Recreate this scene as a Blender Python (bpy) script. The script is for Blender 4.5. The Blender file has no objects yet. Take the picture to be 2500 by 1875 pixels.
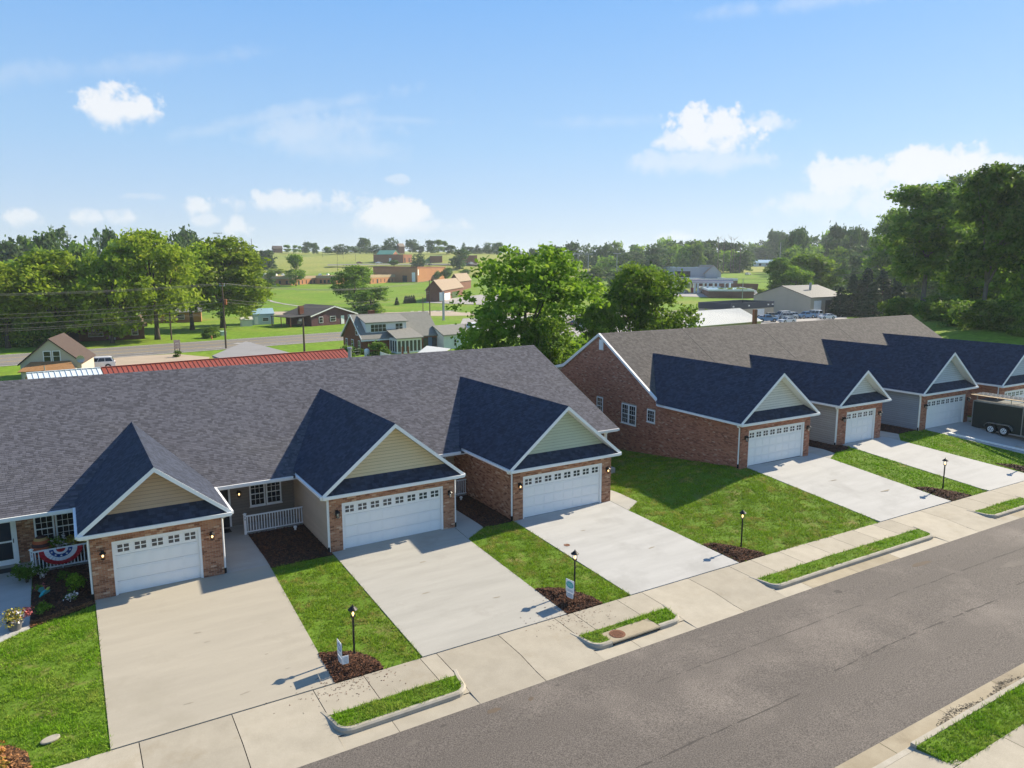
import bpy, bmesh, math, random
import numpy as np
from mathutils import Vector, Matrix

random.seed(7)
rng = np.random.default_rng(7)
S = bpy.context.scene
COL = S.collection
R = math.radians

# ------------------------------------------------------------------ camera
CAM = np.array([-9.545, -31.41, 12.867])
YAW, PITCH, ROLL, FPX = 31.326, -9.192, -0.046, 1808.24


def cam_axes():
    y, p, r = R(YAW), R(PITCH), R(ROLL)
    f = np.array([math.sin(y) * math.cos(p), math.cos(y) * math.cos(p), math.sin(p)])
    rt = np.array([math.cos(y), -math.sin(y), 0.0])
    up = np.cross(rt, f)
    return math.cos(r) * rt + math.sin(r) * up, -math.sin(r) * rt + math.cos(r) * up, f


RT, UP, FW = cam_axes()
cd = bpy.data.cameras.new('camera')
cam = bpy.data.objects.new('camera', cd)
COL.objects.link(cam)
cd.sensor_width = 36.0
cd.lens = 36.0 * FPX / 2500.0
cd.clip_start = 0.5
cd.clip_end = 9000.0
M = Matrix.Identity(4)
for i in range(3):
    M[i][0], M[i][1], M[i][2], M[i][3] = RT[i], UP[i], -FW[i], CAM[i]
cam.matrix_world = M
S.camera = cam

# ------------------------------------------------------------------ exposure, sun, sky
S.view_settings.view_transform = 'Standard'
S.view_settings.look = 'None'
S.view_settings.gamma = 1.0
S.view_settings.exposure = 0.95
S.view_settings.use_curve_mapping = False
SUN_EL, SUN_AZ = R(32.8), math.atan2(2.82, 0.34)      # azimuth measured from +Y towards +X
sl = bpy.data.lights.new('sun', 'SUN')
sl.energy = 5.0
sl.angle = R(0.53)
sl.color = (1.0, 0.88, 0.69)
sun = bpy.data.objects.new('sun', sl)
COL.objects.link(sun)
sdir = Vector((math.cos(SUN_EL) * math.sin(SUN_AZ), math.cos(SUN_EL) * math.cos(SUN_AZ), math.sin(SUN_EL)))
sun.rotation_euler = sdir.to_track_quat('Z', 'Y').to_euler()

W = bpy.data.worlds.new('World')
S.world = W
W.use_nodes = True
nt = W.node_tree
for n in list(nt.nodes):
    nt.nodes.remove(n)


def N(t, tree=None, **kw):
    n = (tree or nt).nodes.new(t)
    for k, v in kw.items():
        setattr(n, k, v)
    return n


out = N('ShaderNodeOutputWorld')
bg = N('ShaderNodeBackground')
SKY_STR = 0.10
HAZE = 0.00016
GRAD = 4.75
bg.inputs['Strength'].default_value = SKY_STR
sky = N('ShaderNodeTexSky', sky_type='NISHITA')
sky.sun_disc = False
sky.sun_elevation = SUN_EL
sky.sun_rotation = SUN_AZ
sky.altitude = 300
sky.air_density = 1.0
sky.dust_density = 0.3
sky.ozone_density = 2.0
tc = N('ShaderNodeTexCoord')


def wl(a, b):
    nt.links.new(a, b)


def wmath(op, a, b=None, c=None, clamp=False):
    n = N('ShaderNodeMath', operation=op)
    n.use_clamp = clamp
    for i, q in enumerate((a, b, c)):
        if q is None:
            continue
        if isinstance(q, (int, float)):
            n.inputs[i].default_value = q
        else:
            wl(q, n.inputs[i])
    return n.outputs[0]


def ray(u, v):
    d = FW + (u - 1250) / FPX * RT - (v - 937.5) / FPX * UP
    return d


# clouds: each one a patch of sky around its own compass direction, broken up by noise
warp = N('ShaderNodeTexNoise')
warp.inputs['Scale'].default_value = 17.0
warp.inputs['Detail'].default_value = 9.0
warp.inputs['Roughness'].default_value = 0.6
wl(tc.outputs['Generated'], warp.inputs['Vector'])
fine = N('ShaderNodeTexNoise')
fine.inputs['Scale'].default_value = 70.0
fine.inputs['Detail'].default_value = 6.0
wl(tc.outputs['Generated'], fine.inputs['Vector'])
nz = wmath('ADD', wmath('MULTIPLY', wmath('SUBTRACT', warp.outputs['Fac'], 0.5), 5.6), wmath('MULTIPLY', wmath('SUBTRACT', fine.outputs['Fac'], 0.5), 2.4))


def cloud(u, v, hw, hh, amp=1.0, soft=0.6, tilt=0.0, noise=1.0):
    d = Vector(ray(u, v)).normalized()
    rt = Vector((d.y, -d.x, 0)).normalized()
    up = rt.cross(d).normalized()
    if tilt:
        q = Matrix.Rotation(R(tilt), 3, d)
        rt, up = q @ rt, q @ up
    k = (Vector(ray(u, v))).length * FPX
    a = N('ShaderNodeVectorMath', operation='DOT_PRODUCT')
    wl(tc.outputs['Generated'], a.inputs[0])
    a.inputs[1].default_value = rt * (k / hw)
    b = N('ShaderNodeVectorMath', operation='DOT_PRODUCT')
    wl(tc.outputs['Generated'], b.inputs[0])
    b.inputs[1].default_value = up * (k / hh)
    c = N('ShaderNodeVectorMath', operation='DOT_PRODUCT')
    wl(tc.outputs['Generated'], c.inputs[0])
    c.inputs[1].default_value = d
    av = a.outputs['Value']
    bv = b.outputs['Value']
    bneg = wmath('MULTIPLY', wmath('MINIMUM', bv, 0.0), 1.0)
    bpos = wmath('MAXIMUM', bv, 0.0)
    r2 = wmath('ADD', wmath('MULTIPLY', av, av), wmath('ADD', wmath('MULTIPLY', bneg, bneg), wmath('MULTIPLY', bpos, bpos)))
    den = wmath('ADD', wmath('SUBTRACT', 1.28, r2), wmath('MULTIPLY', nz, noise))
    # crisp on top, soft below
    sm = N('ShaderNodeMapRange', interpolation_type='SMOOTHSTEP')
    wl(den, sm.inputs['Value'])
    sm.inputs['From Min'].default_value = 0.0
    wl(wmath('ADD', soft * 1.1, wmath('MULTIPLY', wmath('MULTIPLY', bneg, -1.0), 1.6)), sm.inputs['From Max'])
    front = wmath('GREATER_THAN', c.outputs['Value'], 0.3)
    return wmath('MULTIPLY', wmath('MULTIPLY', sm.outputs['Result'], front), amp * .92)


CL = [(288, 262, 100, 62, .95, .7, 0, .8), (1745, 325, 120, 66, .95, .7, 0, .9), (1850, 300, 80, 30, .7, .9, 0, .9), (1660, 345, 60, 34, .8, .8, 0, .8), (1720, 395, 170, 38, .45, 1.2, 0, .9),
      (2070, 440, 110, 56, .85, .9, 0, .9), (2285, 420, 120, 70, .95, .8, 0, .8), (2040, 500, 200, 40, .6, 1.2, 0, .9), (2450, 408, 60, 34, .8, .8, 0, .8), (2190, 500, 240, 60, .55, 1.3, 0, .9), (2330, 480, 200, 60, .7, 1.1, 0, .8),
      (745, 490, 150, 38, .75, .9, 0, .9), (970, 528, 96, 42, .85, .8, 0, .8), (1010, 552, 150, 24, .5, 1.2, 0, .8), (45, 530, 40, 22, .7, 1.2, 0, 1.15),
      (212, 535, 36, 22, .7, 1.2, 0, 1.15), (306, 531, 42, 26, .75, 1.2, 0, 1.15), (478, 506, 36, 25, .75, 1.2, 0, 1.15), (594, 558, 54, 26, .7, 1.2, 0, 1.15), (968, 440, 28, 14, .35, 1., 0, .6),
      (505, 540, 34, 18, .5, .9, 0, .7), (1640, 580, 60, 18, .5, 1., 0, .7), (350, 482, 50, 14, .35, 1., 0, .8),
      (790, 320, 220, 52, .34, 1.6, -6, .7), (700, 278, 330, 26, .26, 1.6, -14, .6), (900, 292, 220, 16, .22, 1.6, 0, .5), (830, 365, 170, 44, .24, 1.6, 0, .6), (200, 170, 420, 34, .2, 1.6, -12, .6),
      (1980, 8, 300, 26, .28, 1.6, 0, .6), (1480, 300, 160, 20, .16, 1.6, 0, .6)]
acc = None
for c_ in CL:
    m_ = cloud(*c_)
    acc = m_ if acc is None else wmath('MAXIMUM', acc, m_)
mix = N('ShaderNodeMix', data_type='RGBA')
sep = N('ShaderNodeSeparateXYZ')
wl(tc.outputs['Generated'], sep.inputs[0])
# the clear-sky model is blended with a band of paler blue that depends on height only, the same all the way round
ramp = N('ShaderNodeValToRGB')
wl(sep.outputs['Z'], ramp.inputs['Fac'])
cr = ramp.color_ramp
cr.elements[0].position, cr.elements[1].position = 0.0, 1.0
cr.elements[0].color, cr.elements[1].color = (.54, .67, .88, 1), (.15, .31, .66, 1)  # zenith end, out of view, made less saturated to cut the blue fill light
for p_, c_ in ((.06, (.52, .68, .93, 1)), (.15, (.40, .645, .97, 1)), (.31, (.235, .525, 1.0, 1)), (.55, (.17, .37, .77, 1))):
    e_ = cr.elements.new(p_)
    e_.color = c_
gs = N('ShaderNodeVectorMath', operation='SCALE')
wl(ramp.outputs['Color'], gs.inputs[0])
gs.inputs['Scale'].default_value = GRAD
tint = N('ShaderNodeMix', data_type='RGBA')
tint.inputs['Factor'].default_value = 0.85
wl(sky.outputs['Color'], tint.inputs['A'])
wl(gs.outputs[0], tint.inputs['B'])
wl(acc, mix.inputs['Factor'])
wl(tint.outputs['Result'], mix.inputs['A'])
CLOUD_COL = (1.04 * GRAD, 1.05 * GRAD, 1.07 * GRAD)
mix.inputs['B'].default_value = (*CLOUD_COL, 1)
wl(mix.outputs['Result'], bg.inputs['Color'])
wl(bg.outputs[0], out.inputs[0])

# ------------------------------------------------------------------ survey helpers (2500 px wide photograph -> place in the world)
def at(u, v, z):
    d = ray(u, v)
    return CAM + d * ((z - CAM[2]) / d[2])


def at_d(u, v, dist):
    return CAM + ray(u, v) * dist


def sstep(a, b, x):
    t = np.clip((np.asarray(x, float) - a) / (b - a), 0, 1)
    return t * t * (3 - 2 * t)


SY, CY = math.sin(R(YAW)), math.cos(R(YAW))


def zg(x, y):
    """height of the natural ground"""
    x = np.asarray(x, float)
    y = np.asarray(y, float)
    D = (x - CAM[0]) * SY + (y - CAM[1]) * CY
    L = (x - CAM[0]) * CY - (y - CAM[1]) * SY
    t = sstep(17, 24, x)
    base, y0 = .76 * t, -1.6 * t
    zf = base + (-.4 - base) * np.clip((y0 - y) / (y0 + 9.75), 0, 1)
    gap = sstep(15.5, 18.5, x) * (1 - sstep(24.6, 26, x))
    zf = zf - gap * .125 * np.clip(y - y0 - .3, 0, 14)
    zf = np.where(y < -9.78, -.47, zf)
    zf = np.where(y < -11.0, -.78, zf)
    zf = np.where(y < -23.9, -.52, zf)
    r = L / np.maximum(D, 30.)
    h2 = 24 - 11 * sstep(-.06, .12, r)
    h1 = 14 - 6 * sstep(-.06, .12, r)
    far = np.interp(D, [0, 240, 400, 460], [-2, -2, 1.6, 2.2])
    k1 = sstep(455, 575, D)
    far = far + (h1 - 2.2) * k1 + (h2 - h1) * sstep(575, 730, D) + 16 * sstep(900, 1700, D)
    far = far + 4.2 * sstep(325, 405, D) * sstep(.13, .20, r) * (1 - k1)
    far = far + np.where(D > 420, 0.5 * np.sin(x * .021) + .5 * np.sin(y * .017 + 1), 0)
    w = sstep(15, 34, y)
    z = zf * (1 - w) + far * w
    z = z + 4.6 * sstep(80, 112, D) * sstep(.40, .50, r) * (1 - sstep(140, 190, D)) + 3.0 * sstep(100, 150, D) * sstep(.50, .62, r) * (1 - sstep(170, 230, D))
    return z


def zgp(x, y):
    """the same, carried level to the sidewalk's edge"""
    return zg(x, np.maximum(np.asarray(y, float), -9.76))


def on_ground(u, v):
    d = ray(u, v)
    t, step = 20.0, 2.0
    while t < 3000:
        p = CAM + d * t
        if p[2] < zg(p[0], p[1]):
            lo, hi = t - step, t
            for _ in range(24):
                m = (lo + hi) / 2
                p = CAM + d * m
                if p[2] < zg(p[0], p[1]):
                    hi = m
                else:
                    lo = m
            return CAM + d * hi
        t += step
        step = max(2.0, t * .01)
    return CAM + d * 1200


def depth(p):
    return float((np.asarray(p) - CAM) @ FW)


# ------------------------------------------------------------------ materials
MATS = {}


def mat(name, c1, c2=None, scale=4., detail=5., rough=.85, rnd=0., bump=0., bscale=None, stretch=None, metal=0., spec=.3, c3=None, c3scale=.4, c3lo=.55, c3hi=.7, emit=None, estr=0., fine=0., fscale=120., world=False, transl=0., trans=0., alpha=None, contrast=(.3, .7)):
    if name in MATS:
        return MATS[name]
    m = bpy.data.materials.new(name)
    m.use_nodes = True
    t = m.node_tree
    b = t.nodes['Principled BSDF']
    b.inputs['Roughness'].default_value = rough
    b.inputs['Metallic'].default_value = metal
    b.inputs['Specular IOR Level'].default_value = spec
    L = t.links.new
    if world:
        vec = N('ShaderNodeNewGeometry', t).outputs['Position']
    else:
        vec = N('ShaderNodeTexCoord', t).outputs['Object']
    if stretch:
        mp = N('ShaderNodeMapping', t)
        mp.inputs['Scale'].default_value = stretch
        L(vec, mp.inputs['Vector'])
        vec2 = mp.outputs[0]
    else:
        vec2 = vec
    col = None
    if c2 is not None:
        n = N('ShaderNodeTexNoise', t)
        n.inputs['Scale'].default_value = scale
        n.inputs['Detail'].default_value = detail
        n.inputs['Roughness'].default_value = .6
        L(vec2, n.inputs['Vector'])
        mr = N('ShaderNodeMapRange', t)
        L(n.outputs['Fac'], mr.inputs['Value'])
        mr.inputs['From Min'].default_value, mr.inputs['From Max'].default_value = contrast
        mx = N('ShaderNodeMix', t, data_type='RGBA')
        L(mr.outputs[0], mx.inputs['Factor'])
        mx.inputs['A'].default_value = (*c1, 1)
        mx.inputs['B'].default_value = (*c2, 1)
        col = mx.outputs['Result']
    else:
        rg = N('ShaderNodeRGB', t)
        rg.outputs[0].default_value = (*c1, 1)
        col = rg.outputs[0]
    if c3 is not None:
        n = N('ShaderNodeTexNoise', t)
        n.inputs['Scale'].default_value = c3scale
        n.inputs['Detail'].default_value = 6
        n.inputs['Roughness'].default_value = .65
        L(vec, n.inputs['Vector'])
        mr = N('ShaderNodeMapRange', t)
        L(n.outputs['Fac'], mr.inputs['Value'])
        mr.inputs['From Min'].default_value, mr.inputs['From Max'].default_value = c3lo, c3hi
        mx = N('ShaderNodeMix', t, data_type='RGBA')
        L(mr.outputs[0], mx.inputs['Factor'])
        L(col, mx.inputs['A'])
        mx.inputs['B'].default_value = (*c3, 1)
        col = mx.outputs['Result']
    if fine:
        n = N('ShaderNodeTexNoise', t)
        n.inputs['Scale'].default_value = fscale
        n.inputs['Detail'].default_value = 2
        L(vec, n.inputs['Vector'])
        mr = N('ShaderNodeMapRange', t)
        L(n.outputs['Fac'], mr.inputs['Value'])
        mr.inputs['From Min'].default_value, mr.inputs['From Max'].default_value = .25, .75
        mr.inputs['To Min'].default_value, mr.inputs['To Max'].default_value = 1 - fine, 1 + fine
        vm = N('ShaderNodeVectorMath', t, operation='SCALE')
        L(col, vm.inputs[0])
        L(mr.outputs[0], vm.inputs['Scale'])
        col = vm.outputs[0]
    if rnd:
        a = N('ShaderNodeAttribute', t, attribute_name='rnd')
        mr = N('ShaderNodeMapRange', t)
        L(a.outputs['Fac'], mr.inputs['Value'])
        mr.inputs['To Min'].default_value, mr.inputs['To Max'].default_value = 1 - rnd, 1 + rnd
        vm = N('ShaderNodeVectorMath', t, operation='SCALE')
        L(col, vm.inputs[0])
        L(mr.outputs[0], vm.inputs['Scale'])
        col = vm.outputs[0]
    L(col, b.inputs['Base Color'])
    if bump:
        n = N('ShaderNodeTexNoise', t)
        n.inputs['Scale'].default_value = bscale or scale * 4
        n.inputs['Detail'].default_value = 4
        L(vec, n.inputs['Vector'])
        bp = N('ShaderNodeBump', t)
        bp.inputs['Strength'].default_value = bump
        bp.inputs['Distance'].default_value = .03
        L(n.outputs['Fac'], bp.inputs['Height'])
        L(bp.outputs[0], b.inputs['Normal'])
    if emit:
        b.inputs['Emission Color'].default_value = (*emit, 1)
        b.inputs['Emission Strength'].default_value = estr
    if trans:
        b.inputs['Transmission Weight'].default_value = trans
    if transl:
        tr = N('ShaderNodeBsdfTranslucent', t)
        ms = N('ShaderNodeMixShader', t)
        ms.inputs[0].default_value = transl
        o = t.nodes['Material Output']
        L(col, tr.inputs['Color'])
        L(b.outputs[0], ms.inputs[1])
        L(tr.outputs[0], ms.inputs[2])
        L(ms.outputs[0], o.inputs['Surface'])
    MATS[name] = m
    return m


def brickmat(name, tones):
    """each brick takes one tone by its own random number"""
    m = mat(name, (0, 0, 0), rough=.9)
    t = m.node_tree
    L = t.links.new
    a = N('ShaderNodeAttribute', t, attribute_name='rnd')
    rp = N('ShaderNodeValToRGB', t)
    rp.color_ramp.interpolation = 'LINEAR'
    els = rp.color_ramp.elements
    els[0].position, els[1].position = 0, 1
    els[0].color, els[1].color = (*tones[0], 1), (*tones[-1], 1)
    for i, c in enumerate(tones[1:-1]):
        e = els.new((i + 1) / (len(tones) - 1))
        e.color = (*c, 1)
    L(a.outputs['Fac'], rp.inputs['Fac'])
    n = N('ShaderNodeTexNoise', t)
    n.inputs['Scale'].default_value = 30
    L(N('ShaderNodeTexCoord', t).outputs['Object'], n.inputs['Vector'])
    mr = N('ShaderNodeMapRange', t)
    L(n.outputs['Fac'], mr.inputs['Value'])
    mr.inputs['To Min'].default_value, mr.inputs['To Max'].default_value = .75, 1.25
    vm = N('ShaderNodeVectorMath', t, operation='SCALE')
    L(rp.outputs['Color'], vm.inputs[0])
    L(mr.outputs[0], vm.inputs['Scale'])
    L(vm.outputs[0], t.nodes['Principled BSDF'].inputs['Base Color'])
    return m


M_WHITE = mat('white_trim', (.83, .83, .81), (.78, .78, .765), 2., rough=.5)
M_DOORW = mat('white_door_paint', (.84, .84, .82), (.80, .80, .785), 1.2, rough=.45)
M_GLASS = mat('dark_glass', (.02, .022, .026), rough=.06, spec=.6)
M_GLASSB = mat('dusky_glass', (.06, .07, .08), (.03, .035, .04), 3., rough=.12, spec=.6)
M_BLACK = mat('black_metal', (.012, .012, .013), rough=.45)
M_MORTAR = mat('mortar', (.42, .36, .28), (.34, .29, .23), 6.)
M_BRICK1 = brickmat('brown_brick', [(.19, .080, .045), (.31, .142, .080), (.41, .20, .115), (.46, .24, .14), (.37, .17, .098), (.57, .38, .26)])
M_BRICK2 = brickmat('red_brown_brick', [(.22, .090, .058), (.33, .130, .080), (.41, .170, .105), (.44, .20, .125), (.35, .145, .09), (.50, .31, .22)])
M_ROOF1 = mat('shingle_slate_grey', (.086, .087, .104), (.080, .081, .098), 1.3, rough=.95, rnd=.29, fine=.20, fscale=60, c3=(.094, .094, .106), c3scale=.25, c3lo=.5, c3hi=.75)
M_ROOF2 = mat('shingle_weathered_brown', (.112, .102, .094), (.096, .088, .082), 1.3, rough=.95, rnd=.22, fine=.22, fscale=60)
M_ROOFG = mat('shingle_garage_shade_navy', (.042, .051, .078), (.034, .042, .066), 1.3, rough=.95, rnd=.30, fine=.25, fscale=60)  # navy darkness of the shaded slopes is put into the shingle colour
M_FELT = mat('roof_felt', (.05, .052, .06), rough=.95)
M_CONC = mat('driveway_concrete', (.385, .37, .33), (.33, .318, .282), .9, rough=.9, stretch=(.35, 2.2, 1), c3=(.30, .285, .25), c3scale=.33, c3lo=.56, c3hi=.74, fine=.07, fscale=45, world=True)
M_CONCT = mat('driveway_concrete_tan', (.38, .344, .276), (.338, .306, .246), .9, rough=.9, stretch=(.35, 2.2, 1), c3=(.31, .28, .22), c3scale=.33, c3lo=.56, c3hi=.74, fine=.07, fscale=45, world=True)
M_CONCN = mat('new_concrete', (.43, .425, .405), (.365, .36, .342), .8, rough=.9, stretch=(.35, 2.2, 1), c3=(.335, .33, .312), c3scale=.4, c3lo=.52, c3hi=.7, fine=.06, fscale=45, world=True)
M_SIDEW = mat('sidewalk_concrete', (.40, .36, .285), (.335, .30, .235), 1.4, rough=.9, rnd=.10, c3=(.30, .255, .18), c3scale=.6, c3lo=.58, c3hi=.8, fine=.10, fscale=50, world=True)
M_GUTTER = mat('gutter_concrete', (.37, .32, .23), (.28, .235, .16), 1.2, rough=.92, rnd=.10, c3=(.20, .16, .11), c3scale=.9, c3lo=.58, c3hi=.8, fine=.10, fscale=50, world=True)
M_KERB = mat('kerb_concrete', (.40, .37, .31), (.31, .28, .22), 2., rough=.9, rnd=.08, fine=.1, fscale=50, world=True)
M_GAP = mat('joint_dark', (.07, .06, .05), rough=.95)
M_ASPH = mat('asphalt', (.132, .116, .102), (.108, .095, .084), .5, rough=.95, fine=.55, fscale=26, bump=.3, bscale=40, world=True, stretch=(.12, .7, 1), c3=(.175, .153, .133), c3scale=.16, c3lo=.50, c3hi=.66)
M_MULCH = mat('mulch_soil', (.055, .026, .015), (.03, .016, .011), 9., rough=.95)
M_CHIP = mat('mulch_chip', (.115, .05, .025), (.07, .032, .018), 9., rough=.95, rnd=.8)
M_CHIPO = mat('mulch_chip_orange', (.26, .125, .05), (.17, .08, .032), 9., rough=.95, rnd=.7)
M_GROUND = mat('ground_grass', (.12, .215, .016), (.155, .25, .022), .06, rough=.95, c3=(.215, .235, .045), c3scale=.03, c3lo=.5, c3hi=.72, fine=.28, fscale=1.2, world=True, spec=.1)
M_HAY = mat('hill_meadow', (.22, .25, .055), (.27, .275, .07), .03, rough=.95, c3=(.16, .22, .04), c3scale=.02, c3lo=.5, c3hi=.7, fine=.2, fscale=.6, world=True, spec=.1)
M_LAWN = mat('lawn_soil', (.12, .205, .020), (.085, .155, .015), 1.1, rough=.95, c3=(.20, .165, .06), c3scale=.8, c3lo=.54, c3hi=.72, fine=.35, fscale=14, world=True, spec=.1)
M_BLADED = mat('grass_blade_dry', (.24, .345, .026), (.155, .27, .016), 1.6, rough=.8, rnd=.6, c3=(.40, .33, .10), c3scale=1.3, c3lo=.50, c3hi=.68, world=True, transl=.3, spec=.15)
M_BLADE = mat('grass_blade', (.215, .375, .018), (.130, .265, .013), 1.0, rough=.8, rnd=.6, c3=(.30, .36, .06), c3scale=.7, c3lo=.48, c3hi=.7, world=True, transl=.3, spec=.15)
M_STEEL = mat('grey_metal', (.42, .43, .44), (.36, .37, .38), 3., rough=.4, metal=.6)
M_WOOD = mat('pole_wood', (.12, .085, .06), (.08, .058, .042), 3., rough=.95, stretch=(6, 6, .6))
M_RUST = mat('rusty_iron', (.20, .09, .05), (.13, .06, .035), 14., rough=.9)
M_BULB = mat('lit_bulb', (1, .8, .5), emit=(1, .62, .24), estr=1.7)


# ------------------------------------------------------------------ mesh building
class MB:
    def __init__(s):
        s.v, s.f, s.r, s.m = [], [], [], []

    def poly(s, pts, r=.5, m=0):
        n = len(s.v)
        s.v.extend([tuple(p) for p in pts])
        s.f.append(tuple(range(n, n + len(pts))))
        s.r.append(r)
        s.m.append(m)

    def obox(s, o, a, b, c, r=.5, m=0, bottom=True):
        """box from corner o with edge vectors a, b, c (right-handed)"""
        o, a, b, c = (np.asarray(q, float) for q in (o, a, b, c))
        n = len(s.v)
        for k in (0, 1):
            for p in (o, o + a, o + a + b, o + b):
                s.v.append(tuple(p + k * c))
        fs = [(4, 5, 6, 7), (0, 1, 5, 4), (1, 2, 6, 5), (2, 3, 7, 6), (3, 0, 4, 7)]
        if bottom:
            fs.append((3, 2, 1, 0))
        for q in fs:
            s.f.append(tuple(n + i for i in q))
            s.r.append(r)
            s.m.append(m)

    def box(s, x0, x1, y0, y1, z0, z1, r=.5, m=0):
        s.obox((x0, y0, z0), (x1 - x0, 0, 0), (0, y1 - y0, 0), (0, 0, z1 - z0), r, m)

    def prism(s, poly, ext, r=.5, m=0):
        """closed prism: polygon pts (3d) pushed along ext"""
        p = [np.asarray(q, float) for q in poly]
        e = np.asarray(ext, float)
        n = len(s.v)
        k = len(p)
        s.v.extend([tuple(q) for q in p] + [tuple(q + e) for q in p])
        s.f.append(tuple(n + i for i in reversed(range(k))))
        s.f.append(tuple(n + k + i for i in range(k)))
        for i in range(k):
            j = (i + 1) % k
            s.f.append((n + i, n + j, n + k + j, n + k + i))
        s.r.extend([r] * (k + 2))
        s.m.extend([m] * (k + 2))

    def tube(s, pts, rad, n=8, r=.5, m=0, caps=True):
        """tube through pts; rad a number or one per point"""
        pts = [np.asarray(p, float) for p in pts]
        rr = rad if hasattr(rad, '__len__') else [rad] * len(pts)
        base = len(s.v)
        for i, p in enumerate(pts):
            d = pts[min(i + 1, len(pts) - 1)] - pts[max(i - 1, 0)]
            d = d / (np.linalg.norm(d) + 1e-9)
            a = np.cross(d, (0, 0, 1.) if abs(d[2]) < .9 else (1., 0, 0))
            a /= np.linalg.norm(a)
            b = np.cross(d, a)
            for k in range(n):
                t = 2 * math.pi * k / n
                s.v.append(tuple(p + rr[i] * (math.cos(t) * a + math.sin(t) * b)))
        for i in range(len(pts) - 1):
            for k in range(n):
                q = (k + 1) % n
                s.f.append((base + i * n + k, base + i * n + q, base + (i + 1) * n + q, base + (i + 1) * n + k))
                s.r.append(r)
                s.m.append(m)
        if caps:
            s.f.append(tuple(base + k for k in reversed(range(n))))
            s.f.append(tuple(base + (len(pts) - 1) * n + k for k in range(n)))
            s.r += [r, r]
            s.m += [m, m]

    def lathe(s, c, prof, n=12, r=.5, m=0):
        """rings (radius, z) round the vertical through c"""
        base = len(s.v)
        for q, z in prof:
            q = max(q, 1e-3)
            for k in range(n):
                t = 2 * math.pi * k / n
                s.v.append((c[0] + q * math.cos(t), c[1] + q * math.sin(t), c[2] + z))
        for i in range(len(prof) - 1):
            for k in range(n):
                j = (k + 1) % n
                s.f.append((base + i * n + k, base + i * n + j, base + (i + 1) * n + j, base + (i + 1) * n + k))
        s.f.append(tuple(base + k for k in reversed(range(n))))
        s.f.append(tuple(base + (len(prof) - 1) * n + k for k in range(n)))
        k = (len(prof) - 1) * n + 2
        s.r += [r] * k
        s.m += [m] * k

    def xf(s, fn):
        s.v = [tuple(fn(np.array(p))) for p in s.v]
        return s

    def mesh(s, name, mats):
        me = bpy.data.meshes.new(name)
        me.from_pydata(s.v, [], s.f)
        for q in (mats if isinstance(mats, (list, tuple)) else [mats]):
            me.materials.append(q)
        if len(s.f):
            me.polygons.foreach_set('material_index', s.m)
            at_ = me.attributes.new('rnd', 'FLOAT', 'FACE')
            at_.data.foreach_set('value', s.r)
        me.update()
        return me

    def build(s, name, mats, parent=None, smooth=False, kind=None, fix=True):
        me = s.mesh(name, mats)
        if fix and len(s.f) < 60000:
            bm = bmesh.new()
            bm.from_mesh(me)
            bmesh.ops.recalc_face_normals(bm, faces=bm.faces)
            bm.to_mesh(me)
            bm.free()
        if smooth:
            me.shade_smooth()
        return link(name, me, parent, kind)


def link(name, data, parent=None, kind=None, loc=None, rot=None):
    o = bpy.data.objects.new(name, data)
    COL.objects.link(o)
    if parent is not None:
        o.parent = parent
    if kind:
        o['kind'] = kind
    if loc is not None:
        o.location = loc
    if rot is not None:
        o.rotation_euler = rot
    return o


def tag(o, label, cat, group=None):
    o['label'] = label
    o['category'] = cat
    if group:
        o['group'] = group
    return o


def thing(name, label, cat, loc=(0, 0, 0), rz=0., group=None):
    o = link(name, None, loc=tuple(float(q) for q in loc), rot=(0, 0, rz))
    return tag(o, label, cat, group)


def copy_tree(o, parent=None):
    c = o.copy()
    COL.objects.link(c)
    c.parent = parent
    for ch in list(o.children):
        copy_tree(ch, c)
    return c


def np_mesh(name, V, rnd, mats, nper=4):
    """many separate polygons of nper corners: V is (n, nper, 3)"""
    n = len(V)
    me = bpy.data.meshes.new(name)
    me.vertices.add(n * nper)
    me.vertices.foreach_set('co', np.ascontiguousarray(V, dtype=np.float32).ravel())
    me.loops.add(n * nper)
    me.loops.foreach_set('vertex_index', np.arange(n * nper, dtype=np.int32))
    me.polygons.add(n)
    me.polygons.foreach_set('loop_start', np.arange(0, n * nper, nper, dtype=np.int32))
    me.materials.append(mats)
    a = me.attributes.new('rnd', 'FLOAT', 'FACE')
    a.data.foreach_set('value', np.asarray(rnd, dtype=np.float32))
    me.update()
    me.validate()
    return me


def inside(poly, x, y):
    x, y = np.asarray(x), np.asarray(y)
    c = np.zeros(x.shape, bool)
    n = len(poly)
    for i in range(n):
        x0, y0 = poly[i]
        x1, y1 = poly[(i + 1) % n]
        if y0 == y1:
            continue
        k = ((y0 > y) != (y1 > y)) & (x < (x1 - x0) * (y - y0) / (y1 - y0) + x0)
        c ^= k
    return c


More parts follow.
